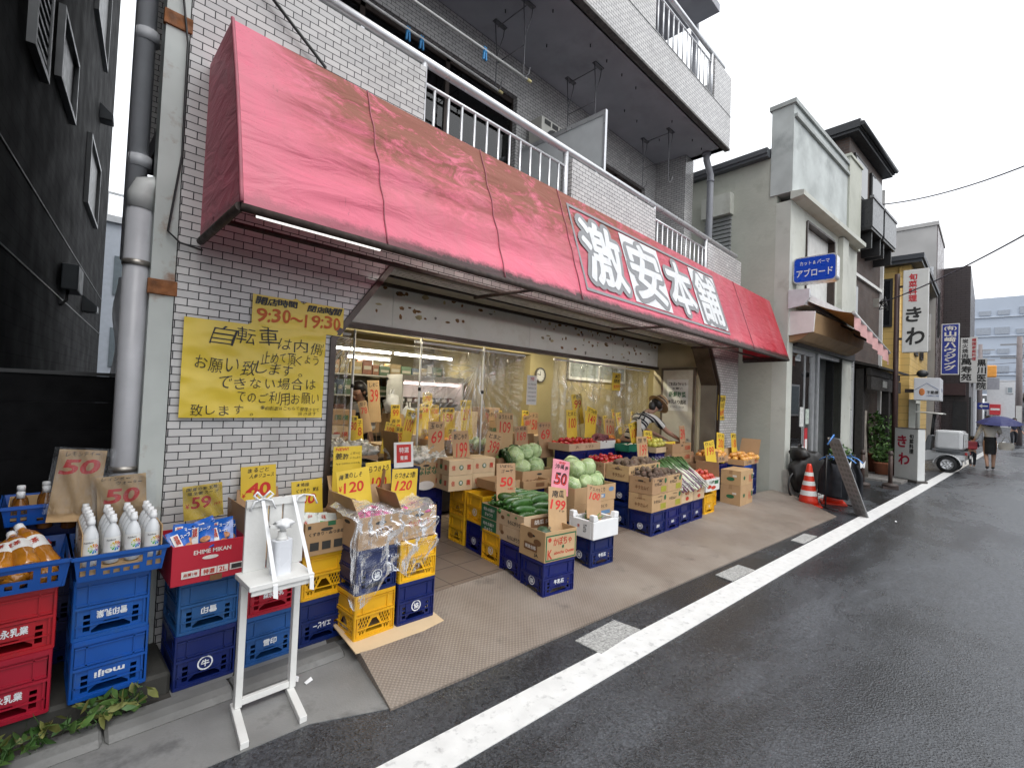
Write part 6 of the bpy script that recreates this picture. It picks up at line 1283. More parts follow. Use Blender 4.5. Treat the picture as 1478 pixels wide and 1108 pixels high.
# notices on the tiled wall (big sheet and opening hours)
def sheet(name, x0, x1, z0, z1, lab, lines, crump):
    t = thing(name, lab, 'notice', ((x0 + x1) / 2, 3.284, (z0 + z1) / 2)); W, H = x1 - x0, z1 - z0; g = MB()
    def f(u, v):
        n1 = noise.noise((u * 3.1, v * 2.6, 3)); n2 = noise.noise((u * 9, v * 8, 7))
        e = min(u, 1 - u, v, 1 - v)
        n3 = abs(noise.noise((u * 4.3 + v * 2, v * 5.1 - u, 11)))
        return ((u - .5) * W, -crump * (.9 + n1 * .7 + n2 * .25 - n3 * .9), (v - .5) * H + .012 * (abs(u - .48) < .08) * (v > .97) * math.sin((u - .40) * 39))
    g.grid(f, 60, 44); g.build('paper', mat('yellow_poster_paper', (.68, .50, .04), .38, var=.07, vs=3, bp=.5, bs=9, coat=.15), t, fix=False)
    g = MB()
    for (s, u, v, a, b_, ink, bo) in lines: g.text(s, (u * W, 0, v * H), (1, 0, 0), (0, 0, 1), a * W, b_ * H, ink, bold=bo if bo > .01 else -.006, hand=.05, shear=.08)
    for i, p in enumerate(g.v): g.v[i] = Vector((p.x, f(p.x / W + .5, p.z / H + .5)[1] - .0035, p.z))
    g.build('lettering', [M_SBLK, mat('orange_red_ink', (.50, .10, .012), .6)], t, fix=False); return t
sheet('bicycle_notice', .590, 1.420, 1.400, 1.982, 'large crumpled yellow sheet of black handwriting taped to the tiles', [('自転車', -.10, .37, .46, .19, 0, .004), ('は内側', .30, .32, .36, .15, 0, .004), ('止めて頂くよう', .23, .165, .44, .13, 0, .004), ('お願い致します。', -.04, .04, .80, .155, 0, .004), ('できない場合は', .08, -.125, .72, .14, 0, .004), ('でのご利用お願い', .16, -.28, .64, .13, 0, .004), ('致します。', -.22, -.42, .44, .13, 0, .006), ('※自転車はこちらで整理させて', .25, -.40, .46, .045, 0, .006), ('頂きます', .38, -.455, .15, .045, 0, .006)], .013)
sheet('hours_notice', .945, 1.545, 1.978, 2.180, 'yellow strip with red opening hours taped above the large sheet', [('開店時間', -.25, .33, .42, .22, 0, .035), ('閉店時間', .27, .31, .40, .22, 0, .035), ('9:30~19:30', .0, -.10, .92, .46, 1, .02)], .003)
# ------------------------------------------------------------------ produce
def nzf(s, a, k): return lambda d: 1 + a * noise.noise(Vector(d) * s + Vector((k, k * 2, 3)))
def veg(name, mb, mats, cat, parts=()):
    o = mb.build(name, mats, fix=False); o['category'] = cat
    for nm, m2, mt in parts: m2.build(nm, mt, o, fix=False)
    return o
def heap(proto, pts, label, group, rot=None, sc=(.9, 1.12)):
    for p in pts:
        r = rot(p) if rot else (rnd.uniform(0, 6.3), rnd.uniform(0, 6.3), rnd.uniform(0, 6.3))
        place(proto, USED, p, r, label, group, rnd.uniform(*sc))
def rows(x0, x1, nx, y0, y1, ny, z, jit=.012, rz=0., o=(0, 0)):
    out = []
    for i in range(nx):
        for j in range(ny):
            x = x0 + (x1 - x0) * (i / (nx - 1) if nx > 1 else .5) + rnd.uniform(-jit, jit); y = y0 + (y1 - y0) * (j / (ny - 1) if ny > 1 else .5) + rnd.uniform(-jit, jit)
            out.append((x, y, z + rnd.uniform(-.006, .010)))
    return out
M_TOM = mat('tomato_skin', (.42, .012, .012), .22, var=.12, rv=.14, coat=.3); M_CALX = mat('calyx_green', (.04, .12, .02), .7)
g = MB(); g.ball((0, 0, 0), (.036, .036, .030), 16, 10, fn=lambda d: 1 + .03 * math.cos(5 * math.atan2(d.y, d.x)) * (1 - abs(d.z)) - .10 * max(0, d.z - .85) / .15)
c2 = MB()
for k in range(5): a = k * 1.2566; c2.poly([(0, 0, .028), (.010 * math.cos(a - .4), .010 * math.sin(a - .4), .0295), (.022 * math.cos(a), .022 * math.sin(a), .028), (.010 * math.cos(a + .4), .010 * math.sin(a + .4), .0295)])
tom = veg('tomato', g, M_TOM, 'tomato', [('calyx', c2, M_CALX)])
trot = lambda p: (rnd.uniform(-.6, .6), rnd.uniform(-.6, .6), rnd.uniform(0, 6))
heap(tom, rows(5.04, 5.55, 7, 3.39, 3.63, 4, .815, .01) + rows(5.08, 5.51, 5, 3.44, 3.60, 3, .857, .012) + rows(5.2, 5.4, 2, 3.50, 3.56, 1, .895), 'red tomato in the front tomato tray beside the taro cartons', 'front tray tomatoes', trot)
heap(tom, rows(4.99, 5.58, 7, 3.90, 4.14, 3, 1.0, .01) + rows(5.06, 5.5, 5, 3.93, 4.08, 2, 1.045, .012), 'red tomato in the rear tray raised on three crates', 'rear tray tomatoes', trot, (1.0, 1.25))
M_CAB = None
def cabbage_mat():
    m, n, b = _base('cabbage_leaf'); s = n.nodes.new('ShaderNodeSeparateXYZ'); c = n.nodes.new('ShaderNodeTexCoord'); n.links.new(c.outputs['Object'], s.inputs[0])
    v = n.nodes.new('ShaderNodeTexVoronoi'); v.feature = 'DISTANCE_TO_EDGE'; v.inputs['Scale'].default_value = 17; n.links.new(mapv(n, (1, 1, .45)), v.inputs['Vector'])
    vein = ramp(n, v.outputs['Distance'], .0, .045, 1, 0); oi = n.nodes.new('ShaderNodeObjectInfo')
    col = mixc(n, oi.outputs['Random'], (.32, .43, .19), (.20, .32, .13)); col = mixc(n, ramp(n, nz(n, 9, 4), .4, .65), col, (.44, .54, .28)); col = mixc(n, mth(n, 'MULTIPLY', vein, .75), col, (.58, .64, .46))
    n.links.new(col, b.inputs['Base Color']); b.inputs['Roughness'].default_value = .5; bump(n, b, mth(n, 'SUBTRACT', nz(n, 30, 3), vein), .35, .006); return m
M_CAB = cabbage_mat()
cabs = []
for k in range(3):
    g = MB(); f = nzf(1.7, .10, k * 5.3); g.ball((0, 0, 0), (.098, .094, .082), 28, 18, fn=lambda d: f(d) * (1 + .02 * math.sin(7 * d.x + 5 * d.z)))
    w2 = MB(); r = random.Random(k)
    for q in range(4):
        a0 = r.uniform(0, 6.28) + q * 1.5; wd = r.uniform(.8, 1.15); lean = r.uniform(.0, .25)
        def lf(u, v, a0=a0, wd=wd, lean=lean):
            th = a0 + (u - .5) * 2 * wd * math.sin(math.pi * (.15 + .75 * v)); ph = -1.35 + 2.35 * v
            d = Vector((math.cos(ph) * math.cos(th), math.cos(ph) * math.sin(th), math.sin(ph))); rr = f(d) * (1.04 + .16 * lean * 4 * v ** 3 + .022 * math.sin(u * 19 + v * 7) * v)
            return (d.x * .098 * rr, d.y * .094 * rr, d.z * .082 * rr)
        w2.grid(lf, 14, 12)
    cabs.append(veg('cabbage', g, M_CAB, 'cabbage', [('outer_leaf', w2, M_CAB)]))
CB1 = [(3.78, 3.58, .83), (3.97, 3.56, .835), (4.10, 3.66, .83), (3.86, 3.74, .85), (4.07, 3.78, .86), (3.92, 3.66, .98), (4.09, 3.70, .985), (3.80, 3.70, .96)]
CB2 = [(3.95, 3.02, .715), (4.14, 3.01, .72), (4.32, 3.0, .715), (4.44, 3.06, .73), (4.03, 3.20, .73), (4.22, 3.19, .745), (4.40, 3.2, .74), (4.12, 3.10, .855), (4.31, 3.10, .862), (4.20, 3.22, .88)]
for nm, L in (('rear', CB1), ('front', CB2)):
    for i, p in enumerate(L): place(cabs[i % 3], USED, p, (rnd.uniform(-1.2, 1.2), rnd.uniform(-1.2, 1.2), rnd.uniform(0, 6)), 'pale green cabbage heaped in the %s cabbage box' % nm, '%s cabbages' % nm, rnd.uniform(.93, 1.1))
M_CUC = mat('cucumber_skin', (.030, .095, .016), .32, var=.35, vs=9, rv=.2, bp=.4, bs=70, coat=.2, dirt=.5, dcol=(.10, .19, .04), ds=14)
g = MB(); P_ = [(-.15 + .3 * k / 12, .018 * math.sin(math.pi * k / 12), 0) for k in range(13)]; g.tube(P_, [.006, .020, .027, .030, .0315, .032, .032, .032, .031, .029, .026, .018, .005], 12)
c2 = MB(); c2.tube([(-.15, 0, 0), (-.175, -.004, .004)], .006, 6)
cuc = veg('cucumber', g, M_CUC, 'cucumber', [('stalk', c2, M_CALX)])
def loc_rz(o, a, x, y): return (o[0] + x * math.cos(a) - y * math.sin(a), o[1] + x * math.sin(a) + y * math.cos(a))
k_ = 0
for lay in range(3):
    for j in range(6 - lay):
        for i in range(2):
            q = loc_rz((2.935, 2.73), ra, .12 + .18 * i + rnd.uniform(-.02, .02), .09 + .085 * j + .03 * lay + rnd.uniform(-.012, .012))
            place(cuc, USED, (q[0], q[1], .565 + .055 * lay + .02 * (i)), (rnd.uniform(-.2, .2), rnd.uniform(-.10, .18), R_(-28) + rnd.uniform(-.55, .55)), 'fat dark green cucumber in the long pale box', 'cucumbers in the long pale box', (rnd.uniform(.78, 1.0), rnd.uniform(1.2, 1.45), rnd.uniform(1.2, 1.45)))
M_TARO = mat('taro_skin', (.13, .088, .062), .85, var=.35, vs=14, rv=.2, bp=.8, bs=60)
taros = []
for k in range(2): g = MB(); g.ball((0, 0, 0), (.036, .032, .029), 14, 9, fn=nzf(1.6, .28, 9 + k)); taros.append(veg('taro', g, M_TARO, 'taro'))
for i, L in enumerate((rows(5.04, 5.34, 5, 2.73, 2.95, 4, .715) + rows(5.08, 5.31, 4, 2.77, 2.93, 3, .755) + rows(5.14, 5.28, 2, 2.82, 2.9, 2, .79), rows(5.42, 5.71, 5, 2.73, 2.95, 4, .715) + rows(5.46, 5.68, 4, 2.78, 2.93, 3, .752))):
    for j, p in enumerate(L): place(taros[j % 2], USED, p, (rnd.uniform(0, 6), rnd.uniform(0, 6), 0), 'brown taro heaped in the %s front potato carton' % ('left', 'right')[i], '%s carton taro' % ('left', 'right')[i], rnd.uniform(.9, 1.25))
for i, L in enumerate((rows(5.06, 5.33, 4, 3.05, 3.27, 3, .80) + rows(5.10, 5.30, 3, 3.1, 3.22, 2, .85), rows(5.44, 5.70, 4, 3.05, 3.27, 3, .80) + rows(5.48, 5.66, 3, 3.1, 3.22, 2, .848))):
    for j, p in enumerate(L): place(taros[j % 2], USED, p, (rnd.uniform(0, 6), rnd.uniform(0, 6), 0), 'large brown taro in the %s rear carton' % ('left', 'right')[i], '%s rear carton taro' % ('left', 'right')[i], rnd.uniform(1.25, 1.6))
def fruit(name, c, r, cat, coat=.2, k=0, stretch=1.0, rv=.15):
    g = MB(); g.ball((0, 0, 0), (r, r, r * stretch), 16, 10, fn=lambda d: 1 - .10 * max(0, abs(d.z) - .8) / .2 + .03 * noise.noise(Vector(d) * 2 + Vector((k, 0, 0)))); s = MB(); s.tube([(0, 0, r * stretch * .86), (.003, 0, r * stretch * 1.12)], .0022, 5)
    return veg(name, g, mat(name + '_skin', c, .35, var=.16, vs=12, rv=rv, coat=coat), cat, [('stalk', s, MATS['stem_brown'])])
app = fruit('apple', (.48, .055, .03), .040, 'apple', .3, 2); app2 = fruit('apple', (.55, .36, .07), .040, 'apple', .3, 4)
for j, p in enumerate(rows(6.62, 6.96, 5, 2.79, 3.03, 4, .535) + rows(6.66, 6.93, 4, 2.82, 3.0, 3, .59) + rows(6.74, 6.86, 2, 2.88, 2.95, 2, .63)): place(app if j % 3 else app2, USED, p, (rnd.uniform(0, 6), rnd.uniform(0, 6), 0), 'red apple in the white printed box' if j % 3 else 'yellowish apple among the red ones in the white box', 'red apples in the white box' if j % 3 else 'yellowish apples in the white box', rnd.uniform(.9, 1.1))
nash = fruit('pear', (.48, .44, .08), .042, 'pear', .1, 6)
for p in rows(6.45, 6.72, 4, 3.45, 3.72, 4, .98) + rows(6.5, 6.68, 3, 3.5, 3.68, 3, 1.03): place(nash, USED, p, (rnd.uniform(-.5, .5), rnd.uniform(-.5, .5), 0), 'green-yellow pear piled before the bending shopper', 'green-yellow pears')
cbox((6.40, 3.40, .87), 0, .38, .38, .08, 'pale', 'shallow pale box under the green-yellow pears', [], '')
for x in (6.42,):
    for k in range(3): crate((x, 3.42, .1 + .257 * k), 0, 'blue', '%s of three navy crates under the green-yellow pears' % ('bottom', 'middle', 'top')[k], group=G_B, logo=None)
per = fruit('persimmon', (.62, .30, .06), .043, 'fruit', .2, 8, .92)
for nm, L in (('left', rows(7.48, 7.98, 6, 3.05, 3.23, 3, .80) + rows(7.55, 7.9, 4, 3.1, 3.2, 2, .85)), ('right', rows(8.24, 8.86, 7, 2.85, 3.08, 3, .725) + rows(8.32, 8.78, 5, 2.9, 3.05, 2, .775))):
    for p in L: place(per, USED, p, (rnd.uniform(-.5, .5), rnd.uniform(-.5, .5), rnd.uniform(0, 6)), 'yellow-orange fruit in the %s flat box by the wall' % nm, '%s box yellow-orange fruit' % nm, rnd.uniform(1.0, 1.25))
swp = MB(); swp.ball((0, 0, 0), (.08, .04, .038), 14, 9, fn=nzf(1.5, .25, 31)); swp = veg('sweet_potato', swp, mat('sweet_potato_skin', (.16, .04, .05), .7, var=.25, rv=.15), 'sweet potato')
for p in rows(5.72, 5.98, 3, 3.92, 4.1, 3, 1.02) + rows(5.78, 5.92, 2, 3.95, 4.05, 2, 1.065): place(swp, USED, p, (0, rnd.uniform(-.3, .3), rnd.uniform(0, 6)), 'purple sweet potato in the white box behind the tomatoes', 'sweet potatoes in the white box')
ora = fruit('orange', (.62, .22, .015), .040, 'orange', .2, 12)
for p in rows(6.05, 6.32, 4, 4.0, 4.2, 3, .98) + rows(6.1, 6.28, 3, 4.05, 4.15, 2, 1.04): place(ora, USED, p, (rnd.uniform(0, 6), 0, 0), 'orange in the heap beside the shopper\'s bag', 'oranges beside the shopper')
g = MB(); g.ball((0, 0, 0), (.075, .075, .058), 30, 12, fn=lambda d: 1 + .06 * math.cos(10 * math.atan2(d.y, d.x)) * (1 - d.z * d.z)); s = MB(); s.tube([(0, 0, .045), (.01, 0, .08)], [.014, .009], 7)
pk = veg('pumpkin', g, mat('pumpkin_skin', (.035, .075, .035), .45, var=.4, vs=14, dirt=.4, dcol=(.12, .16, .09), ds=14), 'pumpkin', [('stalk', s, mat('pumpkin_stalk', (.2, .17, .1), .8))]); pk.location = (3.055, 2.60, .47); pk.rotation_euler = (.5, .2, 0); tag(pk, 'single dark green pumpkin left in the big tan carton', 'pumpkin')
g = MB(); g.box(0, 0, 0, .46, .34, .10); t = thing('green_basket', 'low green plastic basket behind the front tomatoes', 'basket', (6.02, 3.62, .88)); g = MB()
for a in ((0, 0, 0, .40, .006, .10), (0, .234, 0, .40, .24, .10), (0, .006, 0, .006, .234, .10), (.394, .006, 0, .40, .234, .10), (.006, .006, 0, .394, .234, .006), (-.008, -.008, .094, .408, 0, .11)): g.box(*a)
g.build('body', mat('basket_green', (.008, .13, .075), .45), t)
for k in range(3): crate((6.04, 3.50, .1 + .26 * k), 0, 'blue', '%s of three navy crates under the low green basket' % ('bottom', 'middle', 'top')[k], group=G_B, logo=None)
gar = MB(); gar.ball((0, 0, 0), (.03, .03, .026), 12, 8, fn=lambda d: 1 + .06 * math.cos(7 * math.atan2(d.y, d.x)) + .5 * max(0, d.z - .8)); gar = veg('garlic', gar, mat('garlic_skin', (.62, .58, .50), .6, var=.1), 'garlic')
for p in rows(6.07, 6.37, 5, 3.67, 3.80, 3, .945): place(gar, USED, p, (rnd.uniform(-.5, .5), rnd.uniform(-.5, .5), 0), 'white garlic bulb in the low green basket', 'garlic in the green basket')
# foam box
t = thing('foam_box', 'white polystyrene box with raised corners on a navy crate', 'box', (3.63, 2.515, .331), R_(-4)); g = MB(); W, D, H = .37, .30, .165
for a in ((0, 0, 0, W, .03, H), (0, D - .03, 0, W, D, H), (0, .03, 0, .03, D - .03, H), (W - .03, .03, 0, W, D - .03, H), (.03, .03, 0, W - .03, D - .03, .03)): g.box(*a)
for x in (0, W - .075): 
    for y in (0, D - .055): g.prism([(x, y, H), (x + .075, y, H), (x + (.0 if x == 0 else .075), y, H + .05), (x + (.02 if x == 0 else .055), y, H + .05)] if 0 else [(x, y, H), (x + .075, y, H), (x + (.05 if x == 0 else .075), y, H + .055), (x + (0 if x == 0 else .025), y, H + .055)], (0, .055, 0))
g.build('body', mat('foam_white', (.76, .77, .78), .7, var=.03, bp=.2, bs=220), t, bev=.006)
g = MB(); g.text('出荷', (-.001, .10, .09), (0, -1, 0), (0, 0, 1), .04, .08, 0); g.text('青', (-.001, .18, .1), (0, -1, 0), (0, 0, 1), .03, .03, 1); g.build('printing', INK, t, fix=False)
asp = MB(); asp.tube([(0, 0, 0), (.16, .01, .0), (.2, .01, .002)], [.008, .007, .003], 7); asp = veg('asparagus', asp, mat('asparagus_green', (.14, .22, .05), .5, var=.2), 'asparagus')
for i in range(14): place(asp, USED, (3.70 + .02 * (i % 5), 2.60 + .025 * (i // 2), .42 + .012 * (i % 3)), (0, rnd.uniform(-.4, .1), rnd.uniform(-.5, 1.2)), 'green asparagus spear in the white foam box', 'asparagus in the foam box')
# leafy greens and leeks
for i, (x, y, z, a, lab) in enumerate(((3.72, 3.90, .90, .4, 'bundle of dark leafy greens flopping left over the brown carton'), (3.86, 3.92, .92, -.2, 'bundle of dark leafy greens in the middle of the brown carton'), (4.0, 3.92, .91, -.7, 'bundle of dark leafy greens flopping right over the brown carton'))):
    r = random.Random(40 + i); g = MB()
    for k in range(46):
        d = r.uniform(-1.5, 1.5) + a; L = r.uniform(.16, .30); wv = r.uniform(.012, .026); up = r.uniform(.06, .16)
        def lf(u, v): 
            q = L * u; return (q * math.cos(d) * 1.0 - (v - .5) * wv * math.sin(d) * 4 * u * (1.15 - u) * 2, -abs(q * math.sin(d)) * .9 + (v - .5) * wv * math.cos(d) * 4 * u * (1.15 - u) * 2, up * math.sin(2.4 * u) - .10 * u * u + .01 * math.sin(9 * u + k))
        g.grid(lf, 8, 2, 0 if r.random() < .6 else 1)
    t = thing('greens_bundle', lab, 'leafy greens', (x, y, z), 0, 'dark leafy greens'); g.build('leaves', LG[:2], t, fix=False); s = MB(); s.lathe([(.03, -.2), (.035, 0), (.02, .03)], n=8); s.build('stems', mat('stem_pale', (.18, .28, .08), .5), t)
M_LEEKW = mat('leek_white', (.62, .64, .50), .4, var=.06); M_LEEKP = mat('leek_purple', (.16, .06, .12), .45, var=.2)
for i in range(7):
    x = 5.76 + .105 * i; t = thing('bagged_leeks', ['bagged purple-stemmed leek bundle, leftmost over the leek cartons', 'second bagged leek bundle over the leek cartons', 'third bagged leek bundle over the leek cartons', 'middle bagged leek bundle over the leek cartons', 'third from right bagged leek bundle', 'bagged leek bundle next to the apple box, inner', 'bagged leek bundle touching the apple box'][i], 'leeks', (x, 2.76, .56), rnd.uniform(-.1, .1), 'bagged leeks'); g = MB()
    for k in range(5):
        ox = (k - 2) * .019 + rnd.uniform(-.008, .008); g.T = Matrix.Translation((0, rnd.uniform(-.05, .03), rnd.uniform(-.01, .025))) @ Matrix.Rotation(rnd.uniform(-.12, .12), 4, 'Z'); g.tube([(ox, -.09, -.05), (ox * 1.1, .10, .10), (ox * 1.4, .32, .22), (ox * 2.2, .46, .26)], [.012, .012, .013, .006], 7, k % 2)
        g.tube([(ox * 1.2, .16, .13), (ox * 3 + .02, .36, .27), (ox * 5, .46, .24)], [.015, .013, .003], 5, 2)
    g.T = None; g.build('stalks', [M_LEEKW, M_LEEKP, LG[1]], t, fix=False); g = MB(); g.grid(lambda u, v: ((u - .5) * .13, -.10 + .56 * v, -.02 + .30 * v + .035 * math.sin(math.pi * u) + .008 * noise.noise((u * 9, v * 12, i))), 10, 18); g.build('plastic_bag', M_FILM, t, fix=False)
M_BAG = mat('crumpled_bag', (.56, .53, .46), .22, var=.45, vs=26, bp=1, bs=40, coat=.6); M_MUSH = mat('bag_contents', (.50, .44, .30), .7, var=.35, vs=25)
bg_ = thing('bagged_vegetable', '', 'bag'); g = MB(); g.ball((0, 0, 0), (.075, .055, .05), 18, 12, fn=nzf(3.2, .55, 3)); g.prism([(.06, -.02, 0), (.12, -.04, .02), (.13, .03, .03), (.06, .02, .01)], (0, 0, .01)); g.build('plastic_bag', M_BAG, bg_, fix=False); g = MB(); g.ball((0, 0, -.004), (.062, .045, .04), 14, 9, fn=nzf(5, .4, 7)); g.build('contents', M_MUSH, bg_, fix=False)
for nm, L in (('big printed carton', rows(2.60, 3.02, 5, 4.02, 4.22, 2, .95) + rows(2.68, 2.95, 3, 4.06, 4.16, 2, 1.0)), ('left carton behind the black trays', rows(1.86, 2.3, 5, 4.16, 4.36, 3, 1.02) + rows(1.92, 2.24, 4, 4.2, 4.3, 2, 1.07))):
    for p in L: place(bg_, USED, p, (rnd.uniform(-.4, .4), rnd.uniform(-.4, .4), rnd.uniform(0, 6)), 'crumpled clear bag of pale vegetables in the %s' % nm, 'bagged vegetables in the %s' % nm, rnd.uniform(.9, 1.2))
cbox((1.78, 4.10, .646), 0, .56, .34, .35, 'tan', 'tall tan carton of bagged mushrooms behind the black trays', [('f', 'きのこ', 0, 0, .2, .05, 6)], '')
for k in range(2): crate((1.88, 4.12, .1 + .273 * k), 0, 'blue', '%s navy crate under the carton of bagged mushrooms' % ('lower', 'upper')[k], group=G_A)
for k in range(3): crate((2.22, 3.72, .1 + .273 * k), 0, 'blue', '%s of three navy crates under the red leaflet board' % ('bottom', 'middle', 'top')[k], group=G_A, logo='森永')
for k in range(2): crate((1.72, 3.62, .1 + .273 * k), 0, 'blue', '%s navy crate under the pile of black trays' % ('lower', 'upper')[k], group=G_A, logo='森永')
M_BTR = mat('black_tray_plastic', (.012, .013, .016), .3, var=.1); bt = thing('black_tray', '', 'tray'); g = MB()
for a in ((0, 0, 0, .46, .012, .03), (0, .288, 0, .46, .30, .03), (0, .012, 0, .012, .288, .03), (.448, .012, 0, .46, .288, .03), (.012, .012, 0, .448, .288, .006), (-.012, -.012, .026, .472, .0, .034)): g.box(*a)
g.build('body', M_BTR, bt)
for k in range(10): place(bt, USED, (1.66 + rnd.uniform(-.012, .012), 3.60 + rnd.uniform(-.012, .012), .647 + .036 * k), (0, 0, rnd.uniform(-.04, .04)), 'black plastic tray in the pile just inside the opening', 'piled black trays')
t = thing('leaflet_board', 'small red leaflet with white lettering standing on navy crates', 'notice', (2.38, 3.72, 1.03)); t.rotation_euler = (R_(-6), 0, 0); g = MB(); g.box(-.10, 0, -.105, .10, .006, .12); g.build('board', M_WHITE, t); g = MB(); g.box(-.075, -.002, -.06, .075, -.0005, .10); g.build('red_field', mat('leaflet_red', (.5, .02, .015), .5), t); g = MB(); g.text('特選', (0, -.003, .05), (1, 0, 0), (0, 0, 1), .10, .05); g.text('青果', (0, -.003, -.02), (1, 0, 0), (0, 0, 1), .08, .04); g.build('lettering', M_WHITE, t, fix=False)
# soup pouches, noodle and snack packs
M_PB = mat('pouch_blue', (.015, .10, .42), .25, var=.25, vs=14, coat=.3)
po = thing('soup_pouch', '', 'packet'); g = MB(); g.grid(lambda u, v: ((u - .5) * .11, -.018 * math.sin(math.pi * u) * math.sin(math.pi * v), (v - .5) * .15), 8, 8); g.grid(lambda u, v: ((u - .5) * .11, .018 * math.sin(math.pi * u) * math.sin(math.pi * v), (v - .5) * .15), 8, 8); g.build('pouch', M_PB, po); g = MB(); yy = -.0215
g.poly([(-.045, -.012, -.06), (-.012, yy, -.06), (-.012, yy, .05), (-.045, -.012, .05)], 0); g.text('淡路', (-.028, -.0225, .02), (1, 0, 0), (0, 0, 1), .022, .05, 1, bold=.03); g.ball((.018, -.018, -.03), (.026, .005, .018), 12, 6, 2); g.text('スープ', (.018, -.0225, .03), (1, 0, 0), (0, 0, 1), .05, .018, 0, bold=.03); g.build('label', [M_LABW, INK[1], mat('soup_photo', (.5, .22, .1), .5, var=.4, vs=60)], po, fix=False)
for i in range(9): place(po, USED, (.575 + .028 * i + rnd.uniform(-.01, .01), 2.93 + .045 * (i % 3), .775 + .02 * (i % 2)), (R_(-38 + rnd.uniform(-10, 10)), rnd.uniform(-.25, .25), rnd.uniform(-.5, .5)), 'blue soup pouch with a white title strip in the red carton', 'soup pouches in the red carton')
pn = thing('noodle_pack', '', 'packet'); g = MB(); g.grid(lambda u, v: ((u - .5) * .13, -.012 * math.sin(math.pi * u) * math.sin(math.pi * v), (v - .5) * .12), 8, 8); g.grid(lambda u, v: ((u - .5) * .13, .012 * math.sin(math.pi * u) * math.sin(math.pi * v), (v - .5) * .12), 8, 8); g.build('pack', mat('pack_white', (.62, .66, .62), .3, var=.08), pn); g = MB(); g.poly([(-.06, -.011, -.05), (.06, -.011, -.05), (.06, -.014, -.005), (-.06, -.014, -.005)], 0); g.text('味', (-.03, -.0145, .025), (1, 0, 0), (0, 0, 1), .03, .03, 1); g.build('print', [mat('pack_green', (.10, .40, .12), .4), INK[1]], pn, fix=False)
for i in range(5): place(pn, USED, (1.27 + .035 * i, 3.0 + .04 * (i % 3), .735 + .015 * (i % 2)), (R_(-40 + 8 * (i % 3)), rnd.uniform(-.2, .2), rnd.uniform(-.3, .3)), 'white and green noodle pack in the brown carton', 'noodle packs in the brown carton')
ps = thing('snack_pack', '', 'packet'); g = MB(); g.ball((0, 0, 0), (.06, .045, .025), 14, 8, fn=nzf(3, .25, 5)); g.build('pack', mat('snack_pink', (.55, .10, .25), .25, var=.5, vs=22, coat=.3), ps, fix=False); g = MB(); g.text('漬', (0, -.012, .026), (1, 0, 0), (0, .9, .4), .035, .035); g.build('print', INK[0], ps, fix=False)
for nm, cx_ in (('carton under the clear cover', 1.585), ('carton of pickles', 1.885)):
    for p in rows(cx_ - .09, cx_ + .09, 3, 2.77, 2.93, 3, .80): place(ps, USED, p, (rnd.uniform(-.5, .5), rnd.uniform(-.5, .5), rnd.uniform(0, 6)), 'glossy pink pickle pack in the %s' % nm, 'pink packs in the %s' % nm)

# ------------------------------------------------------------------ clear plastic
g = MB()
def cov(u, v):
    x = 1.36 + .60 * u; r = noise.noise((u * 5, v * 6, 1)); r2_ = noise.noise((u * 13, v * 15, 9))
    if v < .35: k = v / .35; y = 2.98 - .32 * k; z = .86 - .02 * k + .03 * math.sin(u * 7)
    else: k = (v - .35) / .65; y = 2.655 - .03 * k - .05 * max(0, u - .7) ; z = .84 - (.50 - .20 * u + .05 * math.sin(u * 11)) * k
    return (x + .03 * r, y - .035 * max(0, r + .2) - .012 * r2_, z + .03 * r + .015 * r2_)
g.grid(cov, 46, 56, sm=False); M_COV = film_mat('cover_film', .20, bs=5, rough=.10, bstr=.55); tag(g.build('plastic_cover', M_COV, None, fix=False), 'crumpled clear plastic sheet draped over the corner cartons and crates', 'plastic sheet')
def curtain(x0, x1, z0, z1, y, lab, n, gather=0., piv=None):
    t = thing('plastic_curtain', lab, 'curtain', (x0, y, 0)); W = x1 - x0; g = MB()
    def f(u, v):
        s = .02 * math.sin(u * n) + .012 * math.sin(u * n * 2.3 + 1) + .01 * noise.noise((u * 6, v * 3, n))
        x = W * u
        if piv: dx, dz = u - piv[0], (v - piv[1]) * 1.1; rr_ = math.hypot(dx * W, dz * (z1 - z0)); s += .035 * math.sin(math.atan2(dz, dx) * 34) * min(1, rr_ * 2.2) * math.exp(-rr_ * .9)
        if gather: x = W * (1 - (1 - u) * (1 - gather * (1 - v) ** 2)) if gather > 0 else W * u * (1 + gather * (1 - v) ** 2)
        return (x, s * (1.2 - .5 * v), z0 + (z1 - z0) * v - .05 * (1 - v) * math.sin(u * 3))
    g.grid(f, 110, 44); g.build('sheet', M_CURTF, t, fix=False)
    g = MB(); g.box(0, -.012, z1, W, .012, z1 + .025); g.build('top_rail', M_WHITE, t)
    if piv:
        r = random.Random(n)
        for k in range(13):
            a = math.pi * (1.02 + .46 * k / 12) + r.uniform(-.03, .03) if k % 4 else r.uniform(2.9, 5.4); L = r.uniform(.35, 1.0) * min(W, .95)
            p0 = Vector((piv[0] * W, -.045, z0 + piv[1] * (z1 - z0))); d = Vector((math.cos(a), 0, math.sin(a))); s0 = r.uniform(.03, .25) * L; g = MB()
            q_ = [p0 + d * (s0 + (L - s0) * i / 6) + Vector((0, -.01 * math.sin(i), .012 * math.sin(i * 1.3 + k))) for i in range(7)]
            q_ = [p for p in q_ if 0 < p.x < W and z0 < p.z < z1]
            if len(q_) > 2: g.tube(q_, [.0012] + [.0032] * (len(q_) - 2) + [.0008], 5); g.build('fold', M_GLINT, t)  # thin white streak standing in for tube light reflected along a crease
    return t
M_GLINT = mat('fold_glint', (.72, .72, .70), .25, var=.1)  # opaque white for the painted lamp glints on the curtains
M_CURTF = film_mat('curtain_film', .50, bs=4.5, rough=.12, bstr=1.0, base=.09, tint=(.96, .96, .95))
